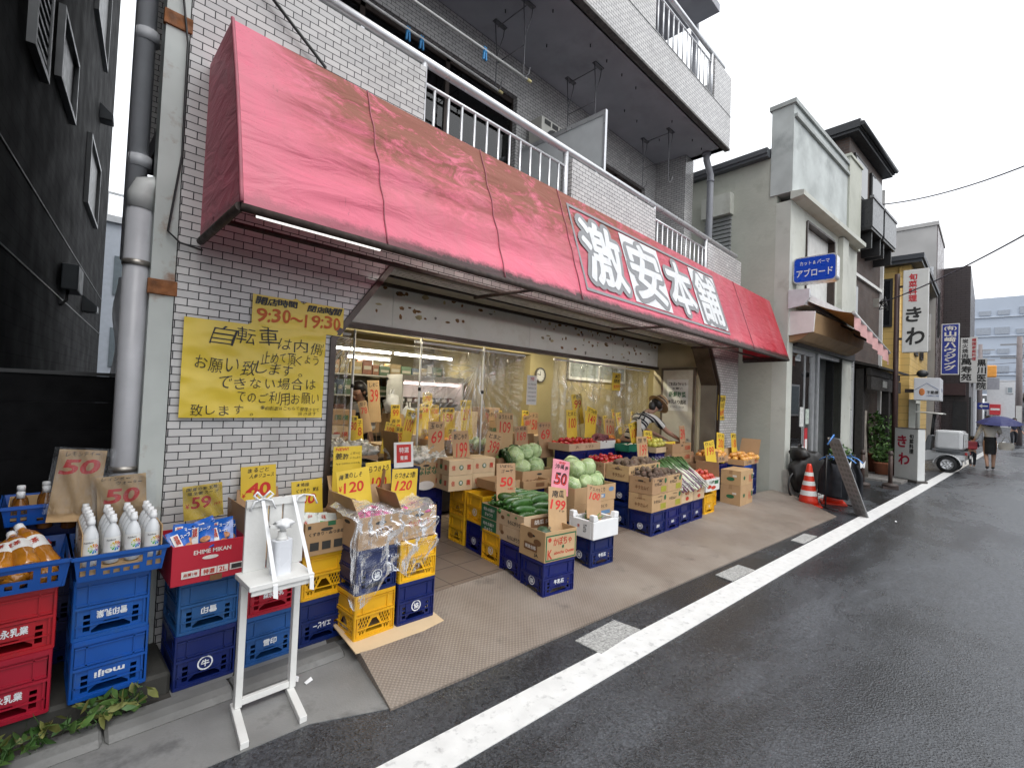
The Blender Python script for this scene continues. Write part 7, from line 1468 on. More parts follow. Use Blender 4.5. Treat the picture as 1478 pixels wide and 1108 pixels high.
curtain(1.52, 2.21, 1.05, 2.14, 4.52, 'clear plastic curtain gathered at the left edge of the opening', 26, .35, (1.02, .97)); curtain(2.95, 4.72, .95, 2.15, 4.50, 'wide clear plastic curtain sagging across the shop centre', 30, -.08, (.50, .82)); curtain(5.34, 8.1, 1.0, 2.16, 4.50, 'clear plastic curtain across the right side of the shop, before the window', 44, 0., (.02, .98))
for x, z0, lab in ((2.23, 1.1, 'thin white pole by the left gathered curtain'), (3.02, .9, 'thin white pole at the left edge of the wide curtain'), (3.95, 1.2, 'thin white pole in the middle of the wide curtain')): t = thing('curtain_pole', lab, 'pole', (x, 4.47, 0)); g = MB(); g.tube([(-.01, 0, .1), (0, 0, 2.2)], .012, 8); g.build('rod', M_WHITE, t); g = MB(); g.lathe([(.017, 1.62), (.017, 1.66)], n=8); g.build('joint', M_BLACK, t)

# ------------------------------------------------------------------ inside the shop
for i, (x0, x1, y0, y1, h, lab) in enumerate(((1.75, 3.4, 4.85, 5.35, .85, 'dark shop counter on the left, piled with cartons'), (3.5, 5.6, 4.75, 5.28, .82, 'dark shop counter in the centre, piled with produce'), (2.0, 5.6, 6.2, 6.65, 1.0, 'dark shop counter further back before the worker'))):
    t = thing('shop_counter', lab, 'counter', (x0, y0, .1)); g = MB(); g.box(0, .03, .04, x1 - x0, y1 - y0, h - .14); g.build('base', mat('counter_dark', (.035, .03, .026), .7, var=.3), t); g = MB(); g.box(-.03, 0, h - .14, x1 - x0 + .03, y1 - y0 + .03, h - .10); g.build('top', mat('counter_top', (.14, .11, .08), .6, var=.2), t)
    r = random.Random(70 + i); x = x0
    while x < x1 - .2:
        w_ = r.uniform(.2, .38); hh = r.uniform(.10, .26); kk = r.random()
        cbox((x, y0 + .04, h + .002), r.uniform(-.06, .06), w_, .32, hh, r.choice(('tan', 'brown', 'pale')), ['tan carton on the left counter inside', 'tan carton on the centre counter inside', 'tan carton on the rear counter inside'][i], [('f', r.choice(('野菜', '青果', '国産', '大根')), 0, 0, w_ * .5, .05, r.choice((0, 1, 2)))], open_=kk < .55, group=['cartons on the left counter', 'cartons on the centre counter', 'cartons on the rear counter'][i], hand=False)
        if kk < .55:
            pr_ = (cabs[0], ora, nash, gar, taros[0])[r.randint(0, 4)]; nm = pr_.name.split('.')[0].replace('_', ' '); big = pr_ is cabs[0]
            for p in rows(x + .06, x + w_ - .06, 2 if big else 4, y0 + .1, y0 + .3, 2 if big else 3, h + hh - .01): place(pr_, USED, p, (r.uniform(0, 6), r.uniform(0, 6), 0), '%s in an open carton on the %s counter inside' % (nm, ('left', 'centre', 'rear')[i]), '%s on the %s counter' % (nm, ('left', 'centre', 'rear')[i]), .8 if big else 1.0)
        x += w_ + r.uniform(.02, .08)
for i, (x, y, z, w_, hh, lab) in enumerate(((2.05, 5.5, .95, .34, .30, 'closed carton stacked behind the left counter, nearest the left curtain'), (2.45, 5.52, .95, .38, .22, 'closed pale carton in the stack before the worker'), (2.47, 5.53, 1.175, .34, .18, 'top closed carton in the stack before the worker'), (3.3, 5.45, .95, .36, .36, 'tall closed carton right of the worker'), (4.3, 5.42, .95, .40, .40, 'tall closed carton behind the 219 card'), (4.8, 5.40, .95, .42, .26, 'wide closed carton left of the column'), (4.82, 5.41, 1.215, .36, .2, 'upper closed carton left of the column'))):
    cbox((x, y, z), rnd.uniform(-.1, .1), w_, .3, hh, ('tan', 'pale', 'brown')[i % 3], lab, [('f', ('みかん', '青果', '国産')[i % 3], 0, 0, w_ * .5, .06, i % 3)], open_=False)
    if z < 1: g = MB(); g.box(0, 0, 0, w_, .3, .85); tag(g.build('dark_plinth', MATS['counter_dark'], None, (x, y, .1)), 'dark stand under the ' + lab.split(',')[0], 'stand')
wbag = thing('carrier_bag', '', 'bag'); g = MB(); g.ball((0, 0, .11), (.13, .09, .13), 18, 12, fn=nzf(2.6, .35, 21)); g.tube([(-.06, 0, .2), (-.05, 0, .30), (-.02, 0, .22)], .012, 6); g.tube([(.06, 0, .2), (.05, 0, .30), (.02, 0, .22)], .012, 6); g.build('bag', mat('white_poly', (.62, .63, .64), .45, var=.1), wbag, fix=False)
for i, (x, y, z) in enumerate(((3.55, 5.5, 1.16), (3.78, 5.48, 1.14), (3.35, 5.6, 1.33))): place(wbag, USED, (x, y, z), (0, 0, rnd.uniform(0, 6)), ('left white carrier bag on the cartons right of the worker', 'right white carrier bag on the cartons right of the worker', 'white carrier bag sitting highest right of the worker')[i], 'white carrier bags')
cbox((3.66, 5.4, .95), 0, .4, .32, .18, 'tan', 'closed carton under the white carrier bags', [], open_=False); g = MB(); g.box(0, 0, 0, .4, .32, .85); tag(g.build('dark_plinth', MATS['counter_dark'], None, (3.66, 5.4, .1)), 'dark stand under the carton with carrier bags', 'stand')
t = thing('wall_shelf', 'deep wall shelves crowded with goods at the back of the shop', 'shelf', (2.4, 7.55, 0)); g = MB()
for z in (1.15, 1.50, 1.85): g.box(0, 0, z, 3.2, .42, z + .025)
for x in (0, 1.05, 2.1, 3.17): g.box(x, .38, .1, x + .03, .42, 2.1)
g.build('frame', mat('shelf_grey', (.30, .29, .26), .5), t)
r = random.Random(5); PK = [mat('goods_%d' % i, c, .5, var=.25, vs=14, rv=.2) for i, c in enumerate(((.13, .05, .03), (.19, .14, .06), (.05, .07, .10), (.05, .08, .045), (.22, .21, .19), (.03, .03, .035), (.20, .12, .06)))]
gp = MB(); gp.box(0, 0, 0, .13, .2, .2); 
for z in (1.176, 1.526, 1.876):
    x = 2.45
    while x < 5.5:
        w_ = r.uniform(.10, .22); h_ = r.uniform(.12, .28); q = MB(); q.box(0, 0, 0, w_, .24, h_); o = q.build('packet_row', r.choice(PK), None, (x, 7.58, z), bev=.008); q = MB(); q.box(.02, -.002, h_ * .35, w_ - .02, -.0005, h_ * .6); q.build('label', mat('dim_label', (.25, .23, .18), .6), o); tag(o, 'packaged goods lined up on the %s shelf at the back' % {1.176: 'lowest', 1.526: 'middle', 1.876: 'highest'}[z], 'package', 'packages on the %s back shelf' % {1.176: 'lowest', 1.526: 'middle', 1.876: 'highest'}[z]); x += w_ + .012
t = thing('chiller_cabinet', 'open chiller cabinet with a pinkish lit strip at the back right', 'cabinet', (4.35, 6.95, .1)); g = MB()
for a in ((0, 0, 0, 1.32, .5, .75), (0, .45, .75, 1.32, .5, 1.75), (0, 0, 1.70, 1.32, .5, 1.80), (0, 0, .75, .03, .45, 1.70), (1.29, 0, .75, 1.32, .45, 1.70)): g.box(*a)
g.build('body', M_WHITE, t); g = MB(); g.tube([(.06, .10, 1.66), (1.26, .10, 1.66)], .018, 8); g.build('lamp_strip', mat('pink_lamp', (1, .78, .74), .5, var=0, emit=5), t)
for z in (1.0, 1.3): g = MB(); g.box(.03, .12, z, 1.29, .45, z + .02); g.build('shelf', M_STEEL, t)
for i in range(16):
    q = MB(); q.box(0, 0, 0, .12, .14, .10); o = q.build('food_tray', PK[i % 5], None, (4.42 + .15 * (i % 8), 7.14, 1.12 + (.30 if i > 7 else 0)), bev=.01); q = MB(); q.box(.015, -.002, .02, .105, -.0005, .07); q.build('label', M_LABW, o); tag(o, 'packed tray on the %s chiller shelf' % ('lower', 'upper')[i > 7], 'food tray', 'trays on the %s chiller shelf' % ('lower', 'upper')[i > 7])
t = thing('wall_clock', 'round white wall clock on the cream column', 'clock', (5.95, 5.312, 1.98)); g = MB(); g.plate([(.125 * math.cos(a * .2618), .125 * math.sin(a * .2618)) for a in range(24)], [[(.108 * math.cos(a * .2618), .108 * math.sin(a * .2618)) for a in range(24)]], lambda u, v, d: (u, -.03 + d, v), .035); g.build('rim', mat('clock_rim', (.10, .09, .08), .4), t)
g = MB(); g.plate([(.108 * math.cos(a * .2618), .108 * math.sin(a * .2618)) for a in range(24)], [], lambda u, v, d: (u, -.015 + d, v), .01); g.build('dial', M_LABW, t); g = MB(); g.box(-.004, -.019, -.01, .004, -.017, .065); g.prism([(-.01, -.019, -.006), (-.085, -.019, .012), (-.083, -.019, .018), (.0, -.019, .006)], (0, .002, 0))
for k in range(12): a = k * .5236; g.box(.094 * math.sin(a) - .004, -.018, .094 * math.cos(a) - .004, .094 * math.sin(a) + .004, -.0165, .094 * math.cos(a) + .004)
g.build('hands', M_SBLK, t)
t = thing('calendar', 'paper wall calendar hanging at the edge of the wide clear curtain', 'calendar', (4.80, 4.42, 1.70)); g = MB(); g.box(-.10, -.003, -.20, .10, .0, .20); g.build('paper', M_LABW, t); g = MB(); g.text('7月', (0, -.0042, .15), (1, 0, 0), (0, 0, 1), .07, .05, 1)
for j in range(5): g.text(' '.join(str(1 + j * 6 + k) for k in range(6)), (0, -.0042, .08 - j * .055), (1, 0, 0), (0, 0, 1), .16, .022, 0)
g.build('print', [M_SBLK, M_SRED], t, fix=False)
t = thing('door_poster', 'white poster with black and green brush words on the side door', 'poster', (8.152, 3.96, 1.76)); g = MB(); g.box(-.002, -.20, -.29, .0, .20, .27); g.build('paper', M_LABW, t); g = MB()
for s, z, w_, h_, m_ in (('ご来店ありがとう', .19, .34, .06, 0), ('お願い', .11, .2, .035, 0), ('新鮮野菜', .0, .32, .10, 2), ('地元より直送', -.13, .34, .07, 0), ('いつもニコニコ', -.22, .26, .03, 0)): g.text(s, (-.0035, 0, z), (0, -1, 0), (0, 0, 1), w_, h_, m_, bold=.02, hand=.03)
g.build('lettering', [M_SBLK, M_SRED, INK[2]], t, fix=False)
for i, (x, z, w_, h_) in enumerate(((2.55, 2.0, .32, .30), (3.0, 2.02, .30, .28))): t = thing('framed_poster', ('left', 'right')[i] + ' of two small framed posters high on the back wall', 'poster', (x + 1.2, 7.98, z)); g = MB(); g.box(-w_ / 2, -.02, -h_ / 2, w_ / 2, 0, h_ / 2); g.build('frame', M_WHITE, t); g = MB(); g.box(-w_ / 2 + .02, -.024, -h_ / 2 + .02, w_ / 2 - .02, -.021, h_ / 2 - .02); g.build('picture', PK[(2, 3)[i]], t)
# ------------------------------------------------------------------ sanitiser stand
M_WW = mat('white_washed_wood', (.68, .68, .66), .65, var=.06, vs=4, bp=.25, bs=50, dirt=.2, dcol=(.45, .43, .4), ds=9)
t = thing('sanitiser_stand', 'home-made white wooden stand with a slatted back on the gutter', 'stand', (0, 0, 0))
for x, nm in ((.775, 'l'), (1.03, 'r')):
    g = MB(); g.box(x - .016, 2.56, .034, x + .016, 2.595, .655); g.build('leg', M_WW, t, bev=.003)
    g = MB(); g.prism([(x - .045 - .018, 2.30, .004), (x - .045 + .018, 2.30, .004), (x + .018, 2.63, .004), (x - .018, 2.63, .004)], (0, 0, .03)); g.build('foot', M_WW, t, bev=.003)
g = MB(); g.box(.791, 2.565, .04, 1.014, 2.59, .07); g.build('crossbar', M_WW, t, bev=.002)
g = MB(); g.box(.738, 2.375, .656, 1.035, 2.60, .682); g.box(.75, 2.385, .630, 1.02, 2.395, .656); g.build('shelf', M_WW, t, bev=.003)
for x0, x1 in ((.765, .868), (.876, .936), (.944, 1.05)): g = MB(); g.box(x0, 2.575, .682, x1, 2.592, 1.035); g.build('slat', M_WW, t, bev=.002)
g = MB(); g.box(.765, 2.566, 1.0, 1.05, 2.575, 1.035); g.build('top_rail', M_WW, t)
M_RIB = mat('white_ribbon', (.74, .75, .76), .5, var=.04)
for x, x2 in ((.835, .85), (.985, 1.02)):
    g = MB(); g.prism([(x - .008, 2.565, 1.04), (x + .008, 2.565, 1.04), (x2 + .010, 2.372, .662), (x2 - .010, 2.372, .662)], (0, -.0015, -.001)); g.prism([(x2 - .01, 2.372, .665), (x2 + .01, 2.372, .665), (x2 + .012, 2.366, .60), (x2 - .01, 2.366, .61)], (0, -.0015, 0))
    for s in (-1, 1):
        if x < .9: g.tube([(x, 2.562, 1.04), (x + .03 * s, 2.555, 1.075), (x + .045 * s, 2.552, 1.06), (x + .02 * s, 2.556, 1.035), (x, 2.56, 1.04)], .006, 6)
        g.tube([(x + (.05 if x > .9 else 0), 2.562, 1.038), (x + .04 * s + (.06 if x > .9 else 0), 2.552, 1.03), (x + .06 * s + (.06 if x > .9 else 0), 2.55, .985)], .005, 5)
    g.build('ribbon', M_RIB, t, fix=False)
t = thing('pump_bottle', 'square translucent pump bottle on the white wooden stand, tissue over its spout', 'bottle', (.905, 2.475, .682), .15); g = MB()
g.plate(rrect(.088, .070, .016), [], lambda u, v, d: (u, v, d), .165); g.build('body', mat('milky_plastic', (.66, .68, .72), .3, var=.03, spec=.5), t, bev=.012)
g = MB(); g.lathe([(.030, .165), (.022, .175), (.020, .18), (.020, .205)], n=16); g.build('neck', M_LABW, t)
g = MB(); g.lathe([(.012, .205), (.012, .225)], n=10); g.prism([(-.012, -.01, .222), (-.012, .01, .222), (-.065, .008, .232), (-.065, -.008, .232)], (0, 0, .014)); g.build('pump_head', M_LABW, t)
g = MB(); g.ball((.005, -.005, .240), (.045, .034, .022), 18, 10, fn=nzf(3.5, .7, 2)); g.build('tissue', M_RIB, t, fix=False)
# weeds along the kerb
for i, (x, y, n_, s) in enumerate(((.36, 2.84, 46, .12), (.24, 2.83, 40, .11), (.08, 2.80, 26, .07), (-.03, 2.78, 30, .08), (-.16, 2.77, 30, .09), (-.30, 2.75, 30, .10))):
    t = thing('weed', ['leafy weed by the bright blue crates, largest at its right end', 'leafy weed left of the largest one along the kerb', 'small weed in the middle of the kerb line', 'yellowish weed below the red crates', 'weed near the lower left corner', 'weed at the extreme lower left'][i], 'weed', (x, y, .05), 0, 'weeds along the kerb')
    leafy('leaves', n_, (s, s * .55, .055), .034, LG[1:] + [leafmat('leaf_yellow', (.16, .17, .05))], 60 + i, parent=t, loc=(0, 0, .06)); g = MB(); r = random.Random(i)
    for k in range(6): g.tube([(0, 0, -.04), (r.uniform(-s, s) * .5, r.uniform(-.04, .04), .03), (r.uniform(-s, s) * .8, r.uniform(-.05, .05), .07)], .002, 4)
    g.build('stems', LG[1], t)

for i, (x, y, a, lab) in enumerate(((1.13, 2.60, .4, 'white paper scrap on the gutter right of the stand'), (1.09, 2.66, 1.2, 'small torn scrap near the kerb behind the stand'), (9.0, .95, .2, 'white scrap on the road beyond the leaning board'))): g = MB(); g.prism([(-.022, -.008, 0), (.02, -.012, .004), (.026, .009, .012), (-.018, .012, .003)], (0, 0, .0015)); o = g.build('paper_scrap', M_RIB, None, (x, y, .007)); o.rotation_euler = (0, 0, a); tag(o, lab, 'litter')
# ------------------------------------------------------------------ cones, rack, covered bike, boards
M_CONE = mat('cone_red', (.62, .035, .012), .4, var=.06, dirt=.15, dcol=(.3, .05, .03)); M_REFL = mat('reflective_white', (.72, .72, .70), .35, var=.04)
def cone(loc, lab):
    t = thing('traffic_cone', lab, 'traffic cone', loc, .3, 'red and white cones')
    g = MB(); g.prism([(-.185, -.185, 0), (.185, -.185, 0), (.185, .185, 0), (-.185, .185, 0)], (0, 0, .03)); g.build('base', M_CONE, t, bev=.01)
    g = MB(); R0 = lambda z: .150 - .118 * (z - .03) / .66
    g.lathe([(R0(z), z) for z in (.03, .1, .3, .5, .66)] + [(.028, .685), (.012, .69)], n=22); g.build('cone', M_CONE, t)
    for z0, z1 in ((.17, .25), (.335, .405), (.49, .55)): g = MB(); g.lathe([(R0(z0) + .0015, z0), (R0(z1) + .0015, z1)], n=22, caps=False); g.build('reflective_band', M_REFL, t)
cone((9.22, 2.12, 0), 'red traffic cone with three white bands at the end of the ramp')
cone((9.78, 1.88, 0), 'red traffic cone mostly hidden behind the hanging dark clothes')
t = thing('clothes_rack', 'low black rack hung with dark garments on blue hangers', 'rack', (9.42, 1.72, 0), -.5); g = MB()
g.tube([(-.32, 0, .86), (.32, 0, .86)], .012, 8)
for x in (-.3, .3): g.tube([(x, 0, .86), (x, 0, .03)], .012, 8); g.tube([(x, -.22, .02), (x, .22, .02)], .012, 8)
g.build('frame', M_BLACK, t)
M_CLO = mat('black_cloth', (.005, .006, .010), .9, var=.3, vs=6, bp=.3, bs=90)
for i in range(4):
    x = -.22 + .15 * i; L = .58 + .05 * (i % 2); g = MB()
    g.grid(lambda u, v: (x + .085 * math.cos(2 * math.pi * u) * (.75 + .35 * v) + .012 * math.sin(u * 38 + i), .20 * math.sin(2 * math.pi * u) * (.55 + .45 * min(1, v * 3)) + .01 * math.cos(u * 31), .80 - L * v - .08 * abs(math.sin(2 * math.pi * u)) * (1 - v)), 48, 10); o = g.build('garment', M_CLO, t, fix=False)
M_HGB = mat('hanger_blue', (.10, .28, .68), .4)
for i in range(4): x = -.22 + .15 * i; g = MB(); g.tube([(x, -.2, .76), (x, -.1, .82), (x, 0, .845), (x, .1, .82), (x, .2, .76)], .010, 6); g.tube([(x, 0, .845), (x, 0, .875), (x, .02, .885)], .005, 5); g.build('hanger', M_HGB, t)
for i in range(2): x = -.1 + .3 * i; g = MB(); g.prism([(x - .06, -.21, .80), (x, -.21, .70), (x + .06, -.21, .80), (x + .045, -.21, .68), (x, -.215, .75), (x - .045, -.21, .68)], (0, -.006, 0)); g.build('white_collar', M_RIB, t)
t = thing('printed_board', 'long narrow grey board leaning outward beside the clothes rack', 'board', (9.04, 1.36, .01)); d = Vector((-.30, .33, 1.16)); wv = Vector((.10, .10, 0)); n_ = d.cross(wv).normalized() * .012; g = MB()
g.prism([Vector((0, 0, 0)) - wv, wv, wv + d, -wv + d], n_); g.build('panel', mat('grey_board_face', (.27, .275, .28), .5, var=.06), t); g = MB()
for i in range(14):
    for s in (-1, 0, 1): c = d * (.06 + i * .066) + wv * s * .55; a = wv * .18; b = d * .018; o_ = -n_ * .1; g.poly([c - a - b + o_, c + a - b + o_, c + a + b + o_, c - a + b + o_]); g.poly([c - a - b + n_ * 1.1, c + a - b + n_ * 1.1, c + a + b + n_ * 1.1, c - a + b + n_ * 1.1])
pm = g.build('print', mat('board_ink', (.19, .195, .20), .6), t, fix=False); g = MB(); g.tube([d, d + Vector((0, 0, .05)), d + Vector((-.10, .06, -.10))], .012, 6); g.build('blue_strap', M_HGB, t)
t = thing('covered_bicycle', 'bicycle shrouded in a dark brown cover before the hairdresser window', 'bicycle', (9.95, 2.30, 0), -.3); t.scale = (.85, .85, .9); g = MB(); g.ball((0, 0, .52), (.55, .22, .42), 30, 18, fn=lambda d: 1 + .16 * noise.noise(d * 2.5 + Vector((4, 0, 0))) + .10 * abs(d.x) - .12 * max(0, d.z) * abs(d.x)); g.ball((-.34, 0, .88), (.12, .2, .14), 14, 9, fn=nzf(2, .3, 2)); g.build('cover', mat('brown_black_cover', (.010, .009, .008), .45, var=.3, bp=.5, bs=12), t, fix=False)
for x in (-.42, .42): g = MB(); g.tube([(x + .26 * math.cos(a * .3142), 0, .28 + .26 * math.sin(a * .3142)) for a in range(21)], .02, 6); g.build('wheel', M_BLACK, t)
t = thing('clip_light', 'small white clip shining on the dark cover', 'clip', (9.64, 2.33, .93)); g = MB(); g.tube([(0, 0, 0), (.06, -.02, -.05)], .012, 6); g.build('clip', M_RIB, t)
t = thing('spot_light', 'black ground spotlight beside the porch deck', 'lamp', (16.4, 1.75, 0)); g = MB(); g.ball((0, 0, .17), (.14, .12, .12), 14, 9); g.build('head', M_BLACK, t); g = MB(); g.box(-.1, -.1, 0, .1, .1, .03); g.tube([(0, 0, .03), (0, 0, .1)], .02, 6); g.build('stand', M_BLACK, t)
t = thing('white_ornament', 'small white animal ornament sitting on the porch deck', 'ornament', (16.9, 1.75, 0.0)); g = MB(); g.ball((0, 0, .13), (.10, .09, .14), 14, 9); g.ball((-.02, -.03, .31), (.075, .07, .07), 12, 8); g.prism([(-.07, -.03, .36), (-.02, -.03, .38), (-.06, -.03, .43)], (0, .02, 0)); g.prism([(.0, -.03, .38), (.05, -.03, .36), (.04, -.03, .43)], (0, .02, 0)); g.build('body', M_RIB, t, fix=False)

# ------------------------------------------------------------------ three-wheeled delivery scooter
M_SCW = mat('scooter_white', (.66, .67, .68), .25, var=.04, coat=.5); M_SCG = mat('scooter_grey', (.16, .17, .18), .5, var=.1); M_RUB = mat('tyre_rubber', (.014, .014, .015), .7)
t = thing('delivery_scooter', 'white three-wheeled roofed delivery scooter with a cargo box', 'scooter', (18.35, .78, 0), R_(-6))
def wheel(x, y, r, w_):
    g = MB(); g.lathe([(r * .62, -w_ / 2), (r * .9, -w_ / 2), (r, -w_ / 4), (r, w_ / 4), (r * .9, w_ / 2), (r * .62, w_ / 2)], n=24, caps=False); o = g.build('wheel', M_RUB, t, (x, y, r)); o.rotation_euler = (0, R_(90), 0)
    g = MB(); g.lathe([(r * .1, -w_ * .4), (r * .25, -w_ * .35), (r * .55, -w_ * .2), (r * .62, -w_ * .45), (r * .64, w_ * .45), (r * .5, w_ * .2), (r * .1, w_ * .4)], n=24)
    for k in range(6): a = k * 1.047; g.tube([(r * .15 * math.cos(a), r * .15 * math.sin(a), -w_ * .42), (r * .58 * math.cos(a), r * .58 * math.sin(a), -w_ * .35)], r * .06, 6)
    g.build('rim', M_ALU, o)
wheel(-.30, 0, .23, .17); wheel(.30, 0, .23, .17); wheel(0, 1.85, .23, .13)
for x in (-.30, .30): g = MB(); g.grid(lambda u, v: (x - .11 + .22 * v, .30 * math.cos(math.pi * (u * .95 + .02)), .21 + .30 * math.sin(math.pi * (u * .95 + .02))), 16, 3); o = g.build('fender', M_SCW, t, fix=False); o.modifiers.new('s', 'SOLIDIFY').thickness = .012
g = MB(); g.prism([(-.2, -.25, .35), (-.2, -.28, .52), (-.2, .35, .58), (-.2, .60, .36), (-.2, 1.15, .30), (-.2, 1.15, .24), (-.2, .5, .22), (-.2, .2, .32)], (.4, 0, 0)); g.build('body', M_SCW, t, bev=.03)
g = MB(); g.prism([(-.17, .42, .54), (-.17, .42, .64), (-.17, .88, .60), (-.17, .92, .54)], (.34, 0, 0)); g.build('seat', mat('seat_blue_black', (.03, .04, .07), .5), t, bev=.02)
g = MB(); g.prism([(-.18, .30, .55), (-.18, .26, 1.0), (-.18, .34, 1.02), (-.18, .44, .56)], (.36, 0, 0)); g.build('backrest', M_SCG, t, bev=.03)
g = MB(); g.box(-.31, -.24, .64, .31, .22, 1.17); g.build('cargo_box', M_SCW, t, bev=.06); g = MB(); g.box(-.32, -.2, .60, .32, .25, .64); g.box(-.2, -.3, .50, .2, .2, .60); g.build('rack', M_SCG, t)
g = MB(); g.prism([(-.24, 1.15, .30), (-.20, 1.36, .52), (-.20, 1.30, 1.0), (-.24, 1.20, 1.0), (-.26, 1.12, .5)], (.48, 0, 0)); g.build('leg_shield', M_SCW, t, bev=.03); g = MB(); g.grid(lambda u, v: (-.09 + .18 * v, 1.42 + .27 * math.cos(math.pi * u), .24 + .26 * math.sin(math.pi * u)), 12, 2); o = g.build('front_fender', M_SCW, t, fix=False); o.modifiers.new('s', 'SOLIDIFY').thickness = .01
g = MB(); g.grid(lambda u, v: (-.25 + .5 * v, 1.40 - .42 * u ** 1.6, .95 + .68 * math.sin(u * 1.45)), 14, 4); g.build('windscreen', glass_mat('clear_screen', (.8, .82, .82)), t, fix=False)
g = MB(); g.grid(lambda u, v: (-.27 + .54 * v, .98 - .88 * u, 1.62 + .03 * math.sin(math.pi * u) + .02 * math.sin(math.pi * v)), 10, 4); o = g.build('roof', mat('roof_ivory', (.56, .56, .52), .35), t, fix=False); o.modifiers.new('s', 'SOLIDIFY').thickness = .025
g = MB()
for x in (-.24, .24): g.tube([(x, 1.40, .95), (x, 1.24, 1.35), (x, .98, 1.62)], .013, 6)
g.build('screen_frame', M_BLACK, t); g = MB()
for x in (-.12, .12): g.tube([(x, .30, .98), (x, .26, 1.63)], .018, 6)
g.build('roof_post', M_BLACK, t); g = MB(); g.tube([(-.3, 1.12, 1.02), (-.1, 1.22, 1.06), (.1, 1.22, 1.06), (.3, 1.12, 1.02)], .014, 6); g.build('handlebar', M_BLACK, t)
for x in (-.3, .3): g = MB(); g.tube([(x * .9, 1.2, 1.05), (x * 1.2, 1.22, 1.22)], .008, 5); g.ball((x * 1.25, 1.22, 1.26), (.07, .02, .045), 10, 6); g.build('mirror', M_BLACK, t)
g = MB(); g.ball((0, 1.36, .80), (.09, .05, .07), 12, 8); g.build('headlight', M_REFL, t); g = MB(); g.box(-.28, -.30, .52, -.16, -.27, .58); g.box(.16, -.30, .52, .28, -.27, .58); g.build('tail_lamp', mat('lamp_red', (.45, .02, .02), .3), t); g = MB(); g.box(-.10, -.335, .42, .10, -.325, .50); g.build('number_plate', M_REFL, t); g = MB(); g.box(-.27, -.262, .70, .27, -.250, 1.10); g.build('box_lid', mat('lid_white', (.60, .61, .62), .3), t, bev=.01)

for o in t.children:
    if not o.name.startswith(('wheel', 'fender')): o.scale = (1, 1.3, 1)
# ------------------------------------------------------------------ people
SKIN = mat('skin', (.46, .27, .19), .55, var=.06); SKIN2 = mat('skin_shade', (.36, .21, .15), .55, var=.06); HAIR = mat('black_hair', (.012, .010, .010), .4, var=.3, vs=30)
def skinmesh(name, chains, m, parent, root=None, lev=2):
    """chains: lists of (point, radius); equal points are welded"""
    me = bpy.data.meshes.new(name); V = []; Rr = []; E = []; ix = {}
    for ch in chains:
        pv = None
        for p, r in ch:
            k = tuple(round(c, 4) for c in p)
            if k not in ix: ix[k] = len(V); V.append(k); Rr.append(r)
            if pv is not None and pv != ix[k]: E.append((pv, ix[k]))
            pv = ix[k]
    me.from_pydata(V, E, []); me.materials.append(m); o = bpy.data.objects.new(name, me); COL.objects.link(o); o.parent = parent
    me.skin_vertices.new() if hasattr(me.skin_vertices, 'new') and not me.skin_vertices else None
    md = o.modifiers.new('skin', 'SKIN'); md.use_smooth_shade = True
    if me.skin_vertices:
        for i, r in enumerate(Rr):
            s = me.skin_vertices[0].data[i]; s.radius = (r, r) if not isinstance(r, tuple) else r; s.use_root = (i == 0)
    sb = o.modifiers.new('sub', 'SUBSURF'); sb.levels = lev; sb.render_levels = lev
    return o
def hand_chains(w_, d, side, curl=.3):
    """five separate fingers from wrist w_ along unit d"""
    d = Vector(d).normalized(); sdv = Vector(side).normalized(); nn = d.cross(sdv); w_ = Vector(w_); palm = w_ + d * .075
    ch = [[(tuple(w_), .024), (tuple(w_ + d * .035), (.033, .020)), (tuple(palm), (.036, .018))]]
    for k, L in enumerate((.065, .075, .070, .055)):
        b = palm + sdv * (-.027 + .018 * k); a = b + d * L * .5 - nn * curl * .012; e = b + d * L - nn * curl * .04
        ch.append([(tuple(palm), (.036, .018)), (tuple(b + d * .008), .0095), (tuple(a), .0088), (tuple(e), .0072)])
    b = w_ + d * .03; ch.append([(tuple(w_ + d * .035), (.033, .020)), (tuple(b - sdv * .042 + d * .018), .011), (tuple(b - sdv * .052 + d * .05), .0085)])
    return ch
